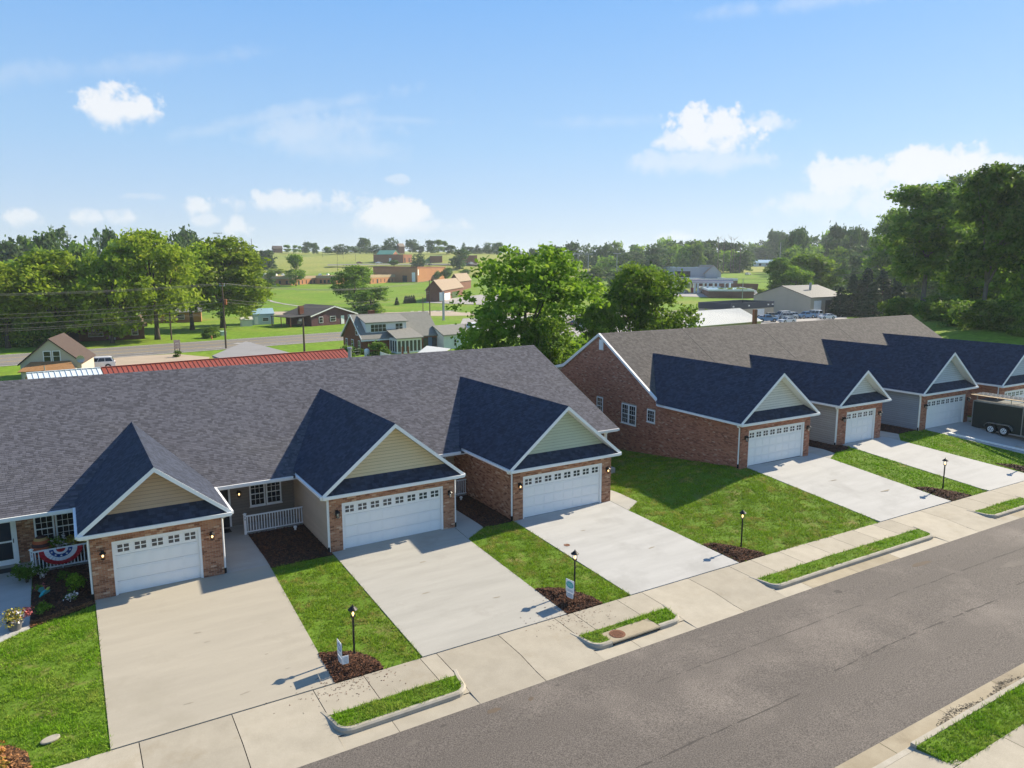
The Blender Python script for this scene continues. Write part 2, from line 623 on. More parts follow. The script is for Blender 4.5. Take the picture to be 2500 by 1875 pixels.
def draped(name, poly, off, mat_, kind='structure', cell=.6, skirt=.12, zf=None, parent=None, r=.5):
    """sheet cut to poly (x, y) that follows the ground, with a skirt at its rim"""
    zf = zf or zgp
    bm = bmesh.new()
    f = bm.faces.new([bm.verts.new((p[0], p[1], 0)) for p in poly])
    bmesh.ops.triangulate(bm, faces=[f])
    xs = [p[0] for p in poly]
    ys = [p[1] for p in poly]
    for ax, lo, hi in ((0, min(xs), max(xs)), (1, min(ys), max(ys))):
        k = max(1, int((hi - lo) / cell))
        for i in range(1, k):
            q = lo + (hi - lo) * i / k
            co = (q, 0, 0) if ax == 0 else (0, q, 0)
            no = (1, 0, 0) if ax == 0 else (0, 1, 0)
            bmesh.ops.bisect_plane(bm, geom=list(bm.verts) + list(bm.edges) + list(bm.faces), plane_co=co, plane_no=no)
    bmesh.ops.recalc_face_normals(bm, faces=bm.faces)
    if sum(q.normal.z for q in bm.faces) < 0:
        bmesh.ops.reverse_faces(bm, faces=bm.faces)
    V = np.array([v.co[:] for v in bm.verts])
    Z = zf(V[:, 0], V[:, 1]) + off
    for v, z in zip(bm.verts, Z):
        v.co.z = float(z)
    if skirt:
        be = [e for e in bm.edges if len(e.link_faces) == 1]
        ex = bmesh.ops.extrude_edge_only(bm, edges=be)
        for g in ex['geom']:
            if isinstance(g, bmesh.types.BMVert):
                g.co.z -= skirt
    me = bpy.data.meshes.new(name)
    bm.to_mesh(me)
    bm.free()
    me.materials.append(mat_)
    a = me.attributes.new('rnd', 'FLOAT', 'FACE')
    a.data.foreach_set('value', [r] * len(me.polygons))
    return link(name, me, parent, kind)


# ------------------------------------------------------------------ the ground, one sheet to the horizon
def axis(lo, hi, fine0, fine1, step, grow=1.16):
    a = list(np.arange(fine0, fine1 + 1e-6, step))
    s, q = step, fine1
    while q < hi:
        s = min(s * grow, 140)
        q += s
        a.append(q)
    s, q = step, fine0
    while q > lo:
        s = min(s * grow, 140)
        q -= s
        a.insert(0, q)
    return np.array(a)


gx, gy = axis(-2600, 3400, -24, 70, .7), axis(-700, 4000, -26, 36, .7)
GX, GY = np.meshgrid(gx, gy)
GZ = zg(GX, GY)
gv = np.stack([GX.ravel(), GY.ravel(), GZ.ravel()], 1)
nx, ny = len(gx), len(gy)
ii = np.arange((ny - 1) * (nx - 1))
rr, cc = ii // (nx - 1), ii % (nx - 1)
q0 = rr * nx + cc
quads = np.stack([q0, q0 + 1, q0 + nx + 1, q0 + nx], 1)
me = bpy.data.meshes.new('ground')
me.vertices.add(len(gv))
me.vertices.foreach_set('co', gv.astype(np.float32).ravel())
me.loops.add(len(quads) * 4)
me.loops.foreach_set('vertex_index', quads.astype(np.int32).ravel())
me.polygons.add(len(quads))
me.polygons.foreach_set('loop_start', np.arange(0, len(quads) * 4, 4, dtype=np.int32))
me.materials.append(M_GROUND)
me.materials.append(M_LAWN)
me.materials.append(M_HAY)
cxm, cym = gv[quads[:, 0], 0], gv[quads[:, 0], 1]
Dm = (cxm - CAM[0]) * SY + (cym - CAM[1]) * CY
me.polygons.foreach_set('material_index', np.where((cxm > -30) & (cxm < 64) & (cym < 24), 1, np.where(Dm > 468, 2, 0)).astype(np.int32))
me.update()
me.shade_smooth()
link('ground', me, kind='structure')


# ------------------------------------------------------------------ street: asphalt, gutters, kerbs, sidewalks, driveways
def zapron(x, y):
    return np.interp(y, [-12.95, -12.3, -11.25, -9.75], [-.60, -.565, -.43, -.40])


def drift(x):
    """the street leans a little towards the second row at its far end"""
    return -.0134 * np.clip(np.asarray(x, float) - 19, 0, None)


def strip_sheet(name, x0, x1, y0, y1, zf, m, kind='structure', nxx=120, nyy=6):
    mb = MB()
    X = np.linspace(x0, x1, nxx + 1)
    Y = np.linspace(y0, y1, nyy + 1)
    for i in range(nxx):
        for j in range(nyy):
            mb.poly([(x, y + float(drift(x)), float(zf(y))) for x, y in ((X[i], Y[j]), (X[i + 1], Y[j]), (X[i + 1], Y[j + 1]), (X[i], Y[j + 1]))])
    return mb.build(name, m, kind=kind, fix=False)


strip_sheet('road', -120, 160, -20.47, -12.88, lambda y: -.595 + .07 * (1 - ((y + 16.67) / 3.8) ** 2), M_ASPH, nxx=60, nyy=10)
base = link('sidewalk', None, kind='structure')
# dark bed under the joints
mb = MB()
for y0, y1, z0, z1 in ((-11.32, -9.74, -.47, -.43), (-12.26, -11.32, -.64, -.47), (-12.9, -12.26, -.66, -.64)):
    for i in range(40):
        xa, xb = -16 + i * 2, -14 + i * 2
        mb.poly([(xa, y0 + drift(xa), z0), (xb, y0 + drift(xb), z0), (xb, y1 + drift(xb), z1), (xa, y1 + drift(xa), z1)])
mb.build('joint_bed', M_GAP, base, fix=False)
ISL = [(-3.75, .60), (5.47, 9.82), (14.92, 26.85), (31.95, 36.9), (42.6, 47.5), (53, 58)]
JOINTS = [-15.9, -13.4, -11.1, -8.66, -6.17, -3.72, -2.07, -.05, .57, 3.04, 5.5, 6.35, 8.53, 9.83, 12.43, 14.9, 16.3, 18.2, 20.15, 21.9, 23.7, 25.3, 26.75, 29.5, 32.1, 34, 36.7, 39.6, 42.4, 45, 47.3, 50, 52.9, 55.5, 58]


def in_isl(x):
    return any(a - .1 < x < b + .1 for a, b in ISL)


for a, b in zip(JOINTS[:-1], JOINTS[1:]):
    y1 = -11.27 if in_isl((a + b) / 2) else -12.88
    ya = [-9.76, -11.27] if y1 > -11.5 else [-9.76, -11.27, -11.8, -12.3, -12.88]
    mb = MB()
    g = .012
    rv = random.random()
    xs = np.linspace(a + g, b - g, 4)
    for i in range(3):
        for j in range(len(ya) - 1):
            P_ = [(xs[i], ya[j + 1]), (xs[i + 1], ya[j + 1]), (xs[i + 1], ya[j]), (xs[i], ya[j])]
            mb.poly([(x, y + drift(x), float(zapron(x, y))) for x, y in P_], rv)
    # slab edges
    for (xa, ya_), (xb, yb_) in (((xs[0], ya[0]), (xs[0], ya[-1])), ((xs[-1], ya[-1]), (xs[-1], ya[0]))):
        mb.poly([(xa, ya_ + drift(xa), float(zapron(xa, ya_))), (xa, ya_ + drift(xa), -.7), (xb, yb_ + drift(xb), -.7), (xb, yb_ + drift(xb), float(zapron(xb, yb_)))], rv)
    mb.build('sidewalk_slab', M_SIDEW, base, fix=False)


def curve_pts(x0, x1, inset=0., n=7):
    """front line of a kerbed island, from sidewalk round to sidewalk"""
    yk = -12.27 + inset
    r = .52 - inset
    p = [(x0 - .16 + inset, -10.98), (x0 - .07 + inset, -11.35)]
    for i in range(n + 1):
        t = math.pi + (math.pi / 2) * i / n
        p.append((x0 + .52 + r * math.cos(t), yk + r + r * math.sin(t)))
    for k in ((6.31, 7.4, 8.56) if x0 == 5.47 else np.arange(x0 + 2.2, x1 - 1.5, 2.4)):
        p.append((k, yk))
    for i in range(n + 1):
        t = 1.5 * math.pi + (math.pi / 2) * i / n
        p.append((x1 - .52 + r * math.cos(t), yk + r + r * math.sin(t)))
    p += [(x1 + .07 - inset, -11.35), (x1 + .16 - inset, -10.98)]
    return p


kerb = link('kerb', None, kind='structure')
gut = link('gutter', None, kind='structure')
VERGE = []
for k, (x0, x1) in enumerate(ISL):
    outer, inner = curve_pts(x0, x1), curve_pts(x0, x1, .15)
    cuts = [0, len(outer) // 2 - 4, len(outer) // 2 + 3, len(outer) - 1] if len(outer) > 19 else [0, 9, len(outer) - 10, len(outer) - 1]
    for a, b in zip(cuts[:-1], cuts[1:]):
        if b <= a:
            continue
        mb = MB()
        rv = random.random()
        for i in range(a, b):
            if k == 1 and outer[i][0] > 6.3 and outer[i + 1][0] < 8.57:
                continue
            (xa, ya), (xb, yb) = outer[i], outer[i + 1]
            (ua, va), (ub, vb) = inner[i], inner[i + 1]
            da, db = float(drift(xa)), float(drift(xb))
            zt = -.415
            ba = (ua * .35 + xa * .65, va * .35 + ya * .65)
            bb = (ub * .35 + xb * .65, vb * .35 + yb * .65)
            mb.poly([(xa, ya + da, -.66), (xb, yb + db, -.66), (xb, yb + db, zt - .05), (xa, ya + da, zt - .05)], rv)
            mb.poly([(xa, ya + da, zt - .05), (xb, yb + db, zt - .05), (bb[0], bb[1] + db, zt), (ba[0], ba[1] + da, zt)], rv)
            mb.poly([(ba[0], ba[1] + da, zt), (bb[0], bb[1] + db, zt), (ub, vb + db, zt), (ua, va + da, zt)], rv)
            mb.poly([(ua, va + da, zt), (ub, vb + db, zt), (ub, vb + db, zt - .15), (ua, va + da, zt - .15)], rv)
        if mb.f:
            mb.build('kerb_segment', M_KERB, kerb, fix=True)
    # gutter pans and, at both ends, the apron that wraps round the island
    xs = [x0 - .2] + [q for q in np.arange(x0 + 1.65, x1 - 1., 2.05 if x1 - x0 < 6 else 3.1)] + [x1 + .2]
    for a, b in zip(xs[:-1], xs[1:]):
        mb = MB()
        mid = a == xs[0] or b == xs[-1]
        rv = random.random()
        mb.poly([(a + .008, -12.88 + drift(a), -.603), (b - .008, -12.88 + drift(b), -.603), (b - .008, -12.2 + drift(b), -.585), (a + .008, -12.2 + drift(a), -.585)], rv)
        mb.build('gutter_slab', M_SIDEW if mid else M_GUTTER, gut, fix=False)
    for xa, xb in ((x0 - .2, x0 + .6), (x1 - .6, x1 + .2)):
        mb = MB()
        for ya, yb in ((-12.2, -11.8), (-11.8, -11.27)):
            mb.poly([(x, y + float(drift(x)), float(zapron(x, y)) - .006) for x, y in ((xa, ya), (xb, ya), (xb, yb), (xa, yb))], .5)
        mb.build('gutter_slab', M_SIDEW, gut, fix=False)
    # planted middle
    poly = [(x, y) for x, y in inner]
    poly = [(x0 + .02, -11.275)] + [(x, y) for x, y in poly if y < -11.3] + [(x1 - .02, -11.275)]
    poly = [(x, y + float(drift(x))) for x, y in poly]
    if k == 1:
        left = [p for p in poly if p[0] < 6.3] + [(6.3, -12.12), (6.3, -11.275)]
        right = [(8.57, -11.275), (8.57, -12.12)] + [p for p in poly if p[0] > 8.5]
        for q in (left, right, [(6.3, -11.55), (8.57, -11.55), (8.57, -11.275), (6.3, -11.275)]):
            draped('verge', q, -.425, M_LAWN, zf=lambda x, y: np.zeros_like(x), cell=1.2, skirt=.2)
            VERGE.append(q)
    else:
        draped('verge', poly, -.425, M_LAWN, zf=lambda x, y: np.zeros_like(x), cell=1.2, skirt=.2)
        VERGE.append(poly)

# storm drain inlet in the second island
t = thing('storm_drain', 'concrete storm drain with a round iron lid and a dark slot at the kerb', 'drain', (7.43, -12, -.43))
mb = MB()
mb.box(-1.12, 1.12, -.25, .44, -.07, .0)
mb.box(-1.12, 1.12, -.29, -.2501, -.065, -.012)
mb.build('slab', M_GUTTER, t)
mb = MB()
mb.box(-1.12, -1.02, -.26, .3, -.25, -.072)
mb.box(1.02, 1.12, -.26, .3, -.25, -.072)
mb.box(-1.02, 1.02, .05, .1, -.25, -.072)
mb.box(-1.02, 1.02, -.24, .05, -.26, -.168)
mb.build('opening', mat('drain_dark', (.03, .025, .02), rough=.95), t)
mb = MB()
mb.lathe((-.62, .10, .001), [(.001, 0), (.30, 0), (.30, .012), (.27, .012), (.265, .018), (.001, .018)], 24)
mb.build('lid', M_RUST, t)
mb = MB()
for ix in range(-4, 5):
    for iy in range(-4, 5):
        if ix * ix + iy * iy < 17:
            mb.box(-.62 + ix * .055 - .015, -.62 + ix * .055 + .015, .10 + iy * .055 - .015, .10 + iy * .055 + .015, .0185, .026)
mb.build('lid_studs', M_RUST, t, kind='stuff')

# far side of the street
mb = MB()
for a in np.arange(-12, 60, 3.05):
    mb.poly([(a + .01, -21.0 + drift(a), -.60), (a + 3.04, -21.0 + drift(a), -.60), (a + 3.04, -20.46 + drift(a), -.592), (a + .01, -20.46 + drift(a), -.592)], random.random())
mb2 = MB()
for a in np.arange(9.95, 60, 3.05):
    mb2.box(a + .008, a + 3.042, -21.17 + float(drift(a)), -21.0 + float(drift(a)), -.7, -.47, random.random())
for a in np.arange(-11, 9.9, 3.05):
    mb2.box(a + .008, min(a + 3.042, 9.94), -21.17, -21.0, -.7, -.585, random.random())


def pieces(src, name, m, parent, per):
    """split a builder's boxes into objects of their own"""
    for i in range(0, len(src.f), per):
        q = MB()
        for f, r_ in zip(src.f[i:i + per], src.r[i:i + per]):
            q.poly([src.v[j] for j in f], r_)
        q.build(name, m, parent)


pieces(mb, 'gutter_slab', M_GUTTER, gut, 1)
pieces(mb2, 'kerb_segment', M_KERB, kerb, 6)
mb = MB()
for a in np.arange(-9.3, 60, 3.1):
    xa, xb = a + .01, a + 3.09
    mb.poly([(xa, -23.75 + drift(xa), -.45), (xb, -23.75 + drift(xb), -.45), (xb, -22.25 + drift(xb), -.45), (xa, -22.25 + drift(xa), -.45)], random.random())
for a in np.arange(-12, 9.8, 2.48):
    mb.poly([(a + .01, -22.23, -.45), (a + 2.47, -22.23, -.45), (a + 2.47, -21.18, -.58), (a + .01, -21.18, -.58)], random.random())
pieces(mb, 'sidewalk_slab', M_SIDEW, base, 1)
q = [(9.96, -22.24), (60, -22.8), (60, -21.75), (22, -21.24), (9.96, -21.175)]
draped('verge', q, -.475, M_LAWN, zf=lambda x, y: np.zeros_like(x), cell=3, skirt=.2)
VERGE.append([(9.96, -22.24), (30, -22.4), (30, -21.33), (22, -21.22), (9.96, -21.175)])
mb = MB()
mb.poly([(-130, -40, -.56), (160, -40, -.56), (160, -23.8, -.5), (-130, -23.8, -.5)])
mb.build('far_lawn', M_LAWN, kind='structure', fix=False)

# driveways, walks
DW = [('driveway', [(-9.31, .05), (-8.55, .05), (-8.55, .3), (-5.4, .3), (-5.4, .05), (-2.72, .05), (-3.0, -9.74), (-9.36, -9.74)], M_CONCT),
      ('walk', [(-4.5, 4.28), (-2.62, 4.28), (-2.72, .04), (-4.5, .04)], M_CONC),
      ('driveway', [(.05, .03), (.6, .03), (.6, .2), (5.6, .2), (5.6, .03), (6.22, .03), (6.14, -1.6), (6.10, -9.74), (.06, -9.74)], M_CONC),
      ('walk', [(6.26, 4.3), (7.5, 4.3), (7.49, -.68), (6.17, -1.57), (6.25, .03)], M_CONC),
      ('driveway', [(9.26, -.66), (9.8, -.66), (9.8, -.48), (14.84, -.48), (14.84, -.66), (15.44, -.66), (15.41, -2.3), (15.58, -9.74), (9.27, -9.74)], M_CONCN),
      ('walk', [(15.48, 4.3), (16.7, 4.3), (16.74, -1.47), (15.44, -2.28), (15.47, -.66)], M_CONC),
      ('driveway', [(25.02, -1.45), (31.2, -1.5), (31.62, -2.78), (32.62, -9.9), (26.03, -9.84)], M_CONCN),
      ('walk', [(31.25, 3.), (32.3, 3.), (32.82, -2.26), (31.65, -2.76), (31.23, -1.5)], M_CONC),
      ('driveway', [(34.85, -1.2), (39.5, -1.25), (39.9, -2.4), (42.4, -10.1), (36.53, -10.0)], M_CONCN),
      ('walk', [(39.55, 3.), (40.7, 3.), (41.24, -1.43), (39.95, -2.36), (39.53, -1.25)], M_CONC),
      ('driveway', [(44.3, -1.4), (50.0, -1.5), (53.2, -10.2), (47.2, -10.1)], M_CONCN),
      ('walk', [(50.2, 3), (51.6, 3), (51.8, -1.6), (50.1, -1.6)], M_CONC),
      ('driveway', [(52.6, -2.2), (58.9, -2.2), (60, -10.3), (54.5, -10.2)], M_CONCN),
      ('walk', [(-14, 4.3), (-11.47, 4.3), (-11.42, -1.17), (-12.28, -1.75), (-14, -2.6)], M_CONCN)]
for nm, poly, m_ in DW:
    draped(nm, poly, .028, m_, skirt=.1)
# gravel by the foot of the first walk and stains left by run-off on the slabs and the road
M_STAIN = mat('silt_stain', (.13, .098, .07), (.11, .09, .07), 6., rough=.95)
M_STAIND = mat('dark_stain', (.075, .068, .06), (.09, .08, .07), 6., rough=.95)
M_STAINP = mat('pale_patch', (.155, .137, .118), (.13, .115, .10), 5., rough=.95)


def blot(x, y, z, rx, ry, m, rot=0., n=14):
    mb = MB()
    ph = random.random() * 6
    pts = []
    for i in range(n):
        t = 2 * math.pi * i / n
        k = 1 + .25 * math.sin(2 * t + ph) + .18 * math.sin(5 * t + 2 * ph) + random.uniform(-.12, .12)
        a, b = rx * k * math.cos(t), ry * k * math.sin(t)
        pts.append((x + a * math.cos(rot) - b * math.sin(rot), y + a * math.sin(rot) + b * math.cos(rot), z))
    mb.poly(pts)
    return mb.build('stain', m, kind='structure', fix=False)


zr = lambda y: -.595 + .07 * (1 - ((y + 16.67) / 3.8) ** 2) + .004
for x, y, rx, ry, m_ in [(.74, -13.42, .2, .13, M_STAIN), (-1.99, -13.56, .16, .1, M_STAINP), (2.05, -13.5, .1, .09, M_STAIN), (4.45, -13.45, .12, .06, M_STAINP), (17.06, -13.7, .22, .12, M_STAIND), (22.9, -13.85, .55, .18, M_STAIN), (26.35, -16.1, .9, .22, M_STAINP), (3.2, -13.3, .07, .05, M_STAIND), (-.9, -13.3, .09, .06, M_STAIND), (9.5, -13.5, .35, .07, M_STAINP), (1.5, -14.3, .12, .08, M_STAINP), (8.1, -15., .2, .1, M_STAINP)]:
    blot(x, y, zr(y), rx, ry, m_)
# iron cleanout cover in the third driveway, stone plate in the left lawn
t = thing('cleanout_cover', 'small round rusty cover set in the pale concrete driveway', 'cover', (9.87, -4.45, float(zg(9.87, -4.45)) + .028))
mb = MB()
mb.lathe((0, 0, 0), [(.001, 0), (.15, 0), (.15, .008), (.12, .008), (.118, .004), (.001, .004)], 18)
mb.build('lid', M_RUST, t)
t = thing('meter_lid', 'oval grey concrete lid lying in the left front lawn', 'lid', (-10.78, -8.48, float(zg(-10.78, -8.48)) + .03), R(20))
mb = MB()
mb.lathe((0, 0, 0), [(.001, 0), (.25, 0), (.25, .04), (.22, .05), (.001, .05)], 18)
mb.xf(lambda p: p * np.array([1, .62, 1])).build('lid', M_KERB, t)

# ------------------------------------------------------------------ building kit for the two rows of townhouses
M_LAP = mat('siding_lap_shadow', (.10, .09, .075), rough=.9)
X_, Y_, Z_ = np.array([1., 0, 0]), np.array([0, 1., 0]), np.array([0, 0, 1.])
SID = {
    'tan': mat('siding_tan', (.47, .335, .22), (.43, .305, .20), 1.2, rough=.6, rnd=.06),
    'taupe': mat('siding_taupe', (.22, .185, .15), (.20, .165, .135), 1.2, rough=.6, rnd=.06),
    'yellow': mat('siding_pale_yellow', (.66, .54, .335), (.62, .505, .31), 1.2, rough=.6, rnd=.05),
    'beige': mat('siding_beige', (.48, .385, .285), (.445, .355, .26), 1.2, rough=.6, rnd=.06),
    'sage': mat('siding_pale_sage', (.50, .54, .40), (.46, .50, .37), 1.2, rough=.6, rnd=.05),
    'cream': mat('siding_cream', (.68, .66, .58), (.64, .62, .55), 1.2, rough=.6, rnd=.04),
    'mist': mat('siding_white_grey', (.62, .64, .62), (.58, .60, .58), 1.2, rough=.6, rnd=.04),
    'grey': mat('siding_warm_grey', (.36, .345, .32), (.33, .315, .295), 1.2, rough=.6, rnd=.05),
    'blue': mat('siding_blue_grey', (.23, .28, .33), (.21, .255, .305), 1.2, rough=.6, rnd=.05),
    'palebl': mat('siding_pale_blue', (.46, .52, .56), (.43, .485, .525), 1.2, rough=.6, rnd=.04),
}
TONES = [.05, .18, .33, .45, .55, .66, .8, .97]
TW = [.12, .16, .16, .16, .14, .12, .08, .06]
BRL, BRH, BRJ = .203, .066, .0105
_brick_cache = {}
_shing_cache = {}


def unit(v):
    v = np.asarray(v, float)
    return v / np.linalg.norm(v)


def lay_bricks(wall, O, U, Nn, width, z0, z1, m, holes=(), top=None, singles=None, mgroup=None):
    """running-bond bricks proud of the mortar wall; full bricks become objects while `singles` lasts"""
    O = np.asarray(O, float)
    mb = MB()
    nc = int((z1 - z0) / (BRH + BRJ))
    for i in range(nc):
        za = z0 + i * (BRH + BRJ)
        zb = za + BRH
        iv = [(0, width)]
        if top:
            q = top(zb)
            if not q:
                continue
            iv = [(max(0, q[0]), min(width, q[1]))]
        for (a, b, c, d) in holes:
            if zb > c and za < d:
                nv = []
                for (p, q) in iv:
                    if a > p:
                        nv.append((p, min(q, a)))
                    if b < q:
                        nv.append((max(p, b), q))
                iv = nv
        off = (i % 2) * (BRL + BRJ) / 2
        for (p, q) in iv:
            if q - p < .02:
                continue
            k0 = int((p - off) // (BRL + BRJ))
            u = off + k0 * (BRL + BRJ)
            while u < q:
                a, b = max(u, p), min(u + BRL, q)
                u += BRL + BRJ
                if b - a < .03:
                    continue
                ti = random.choices(range(8), TW)[0]
                if singles and singles[0] > 0 and b - a > BRL - .003 and za > O[2] * 0 + .03:
                    singles[0] -= 1
                    me = _brick_cache.get((ti, m.name))
                    if me is None:
                        q_ = MB()
                        q_.obox((0, 0, 0), U * BRL, Z_ * BRH, Nn * .012, TONES[ti], bottom=False)
                        me = _brick_cache[(ti, m.name)] = q_.mesh('brick', m)
                    o = link('brick', me, wall, loc=tuple(O + U * a + Z_ * za))
                else:
                    mb.obox(O + U * a + Z_ * za, U * (b - a), Z_ * BRH, Nn * (.010 + .004 * random.random()), min(1, max(0, TONES[ti] + random.uniform(-.05, .05))), bottom=False)
    if mb.f:
        mb.build('brick_courses', m, wall, kind='stuff', fix=False)


def lay_shingles(part, O, U, Sv, Nn, length, e, ivals, m, singles=None, zone=None):
    O = np.asarray(O, float)
    mb = MB()
    n = int(length / e)
    for i in range(n):
        s = i * e
        for (p, q) in ivals(s + e * .5):
            if q - p < .03:
                continue
            u = p - random.random() * .3
            while u < q:
                fixed = singles and singles[0] > 0 and zone and zone(i, u)
                w = .28 if fixed else random.choice((.11, .14, .17, .21, .26))
                a, b = max(u, p), min(u + w, q)
                u += w
                if b - a < .01:
                    continue
                r = random.random()
                th = .011 if r > .4 else .016
                if fixed and b - a > .279:
                    singles[0] -= 1
                    k = int(r * 5)
                    me = _shing_cache.get((k, m.name))
                    if me is None:
                        t = MB()
                        t.poly([Nn * .015, U * .272 + Nn * .015, U * .272 + Sv * (e + .01) + Nn * .004, Sv * (e + .01) + Nn * .004], k / 5 + .1)
                        t.poly([Nn * 0, U * .272, U * .272 + Nn * .015, Nn * .015], k / 5 + .1)
                        t.poly([Nn * 0, Nn * .015, Sv * (e + .01) + Nn * .004], k / 5 + .1)
                        t.poly([U * .272 + Nn * .015, U * .272, U * .272 + Sv * (e + .01) + Nn * .004], k / 5 + .1)
                        me = _shing_cache[(k, m.name)] = t.mesh('shingle', m)
                    link('shingle', me, part, loc=tuple(O + U * a + Sv * s + Nn * .002))
                else:
                    A = O + U * a + Sv * s
                    w_ = b - a - (.006 if r > .5 else 0)
                    mb.poly([A + Nn * th, A + U * w_ + Nn * th, A + U * w_ + Sv * (e + .01) + Nn * .005, A + Sv * (e + .01) + Nn * .005], r)
                    mb.poly([A, A + U * w_, A + U * w_ + Nn * th, A + Nn * th], r)
    if mb.f:
        mb.build('shingle_courses', m, part, kind='stuff', fix=False)


def lay_siding(part, O, U, Nn, z0, z1, ival, m, e=.15):
    gap_ = .016
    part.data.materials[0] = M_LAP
    O = np.asarray(O, float)
    z = z0
    while z < z1 - .02:
        h = min(e, z1 - z)
        iv0, iv1 = ival(z), ival(z + h)
        if not iv0:
            break
        if not iv1 or iv1[1] - iv1[0] < .02:
            c = (iv0[0] + iv0[1]) / 2
            iv1 = (c - .01, c + .01)
        mb = MB()
        A, B = O + U * iv0[0] + Z_ * z, O + U * iv0[1] + Z_ * z
        Cc, Dd = O + U * iv1[1] + Z_ * (z + h), O + U * iv1[0] + Z_ * (z + h)
        r = random.random()
        mb.poly([A + Nn * .032, B + Nn * .032, Cc - Z_ * gap_ + Nn * .010, Dd - Z_ * gap_ + Nn * .010], r)
        mb.poly([A + Nn * .002, B + Nn * .002, B + Nn * .032, A + Nn * .032], r)
        mb.build('siding_board', m, part, fix=False)
        z += h


def frame_window(parent, O, U, Nn, w, h, cols=3, rows=2, sashes=2, m=None, glass=None, ft=.07, name='window', div=True):
    """double-hung window: white frame with sashes, each pane its own piece. O is the lower left corner on the wall"""
    O = np.asarray(O, float)
    m = m or M_WHITE
    glass = glass or M_GLASS
    mb = MB()
    d = Nn * .05
    bx = lambda a, b, c, e_, dd=d, st=0.: mb.obox(O + U * a + Z_ * c + Nn * st, U * (b - a), Z_ * (e_ - c), dd)
    bx(0, w, 0, ft)
    bx(0, w, h - ft, h)
    bx(0, ft, ft, h - ft)
    bx(w - ft, w, ft, h - ft)
    bx(-.03, w + .03, -.04, -.001, Nn * .08)
    sh = (h - 2 * ft) / sashes
    g = []
    for s in range(sashes):
        zb = ft + s * sh
        if s:
            bx(ft + .001, w - ft - .001, zb - .022, zb + .022, Nn * .042)
        pw = (w - 2 * ft) / cols
        ph = sh / rows
        for c in range(cols):
            for r in range(rows):
                g.append((ft + c * pw, ft + (c + 1) * pw, zb + r * ph, zb + (r + 1) * ph))
        if div:
            for c in range(1, cols):
                x = ft + c * pw
                bx(x - .009, x + .009, zb + .023, zb + sh - .023, Nn * .030)
            for r in range(1, rows):
                z = zb + r * ph
                bx(ft + .002, w - ft - .002, z - .009, z + .009, Nn * .028)
    wn = mb.build(name, m, parent)
    key = None
    pm_ = None
    for (a, b, c, e_) in g:
        if pm_ is None:
            q = MB()
            q.obox((0, 0, 0), U * (b - a), Z_ * (e_ - c), Nn * .014)
            pm_ = q.mesh('pane', glass)
        link('pane', pm_, wn, loc=tuple(O + U * a + Z_ * c + Nn * .004))
    return wn


def garage_door(row, x0, w, y, z0, h, cols):
    """sectional door: three rows of raised panels under a row of four-light windows"""
    mb = MB()
    j = .09
    mb.box(x0 - j, x0, y - .10, y + .06, z0, z0 + h + j)
    mb.box(x0 + w, x0 + w + j, y - .10, y + .06, z0, z0 + h + j)
    mb.box(x0 + .0005, x0 + w - .0005, y - .10, y + .06, z0 + h, z0 + h + j)
    dr = mb.build('garage_door', M_WHITE, row)
    sh = h / 4
    cw = w / cols
    q = MB()
    q.box(x0 + .002, x0 + w - .002, y + .01, y + .055, 0, sh - .012)
    sm = q.mesh('door_section', M_DOORW)
    for s in range(4):
        link('door_section', sm, dr, loc=(0, 0, z0 + s * sh + .012))
    q = MB()
    a, b, c, d = .055, cw - .055, .075, sh - .065
    q.box(a, b, y - .002, y + .008, c, d)
    q.box(a + .03, b - .03, y - .010, y - .0025, c + .03, d - .03)
    pmesh = q.mesh('raised_panel', M_DOORW)
    for s in range(3):
        for k in range(cols):
            link('raised_panel', pmesh, dr, loc=(x0 + k * cw, 0, z0 + s * sh + .012))
    q = MB()
    ww, wh = min(.46, cw * .66), .30
    a = (cw - ww) / 2
    c = .12
    q.box(a - .03, a + ww + .03, y - .006, y + .008, c - .03, c)
    q.box(a - .03, a + ww + .03, y - .006, y + .008, c + wh, c + wh + .03)
    q.box(a - .03, a, y - .006, y + .008, c + .0005, c + wh - .0005)
    q.box(a + ww, a + ww + .03, y - .006, y + .008, c + .0005, c + wh - .0005)
    q.box(a + ww / 2 - .022, a + ww / 2 + .022, y - .005, y + .0075, c + .0005, c + wh - .0005)
    q.box(a + .0005, a + ww / 2 - .0225, y - .004, y + .0072, c + wh / 2 - .018, c + wh / 2 + .018)
    q.box(a + ww / 2 + .0225, a + ww - .0005, y - .004, y + .0072, c + wh / 2 - .018, c + wh / 2 + .018)
    fm = q.mesh('light_frame', M_DOORW)
    q = MB()
    q.box(a, a + ww / 2, y + .002, y + .008, c, c + wh / 2)
    gm = q.mesh('pane', M_GLASSB)
    for k in range(cols):
        X0, Z0 = x0 + k * cw, z0 + 3 * sh + .012
        link('light_frame', fm, dr, loc=(X0, 0, Z0))
        for i in (0, 1):
            for j_ in (0, 1):
                link('pane', gm, dr, loc=(X0 + i * ww / 2, 0, Z0 + j_ * wh / 2))
    q = MB()
    q.box(x0, x0 + w, y + .0, y + .05, z0 - .02, z0 + .012)
    q.build('bottom_seal', M_BLACK, dr)
    return dr


_lant = {}


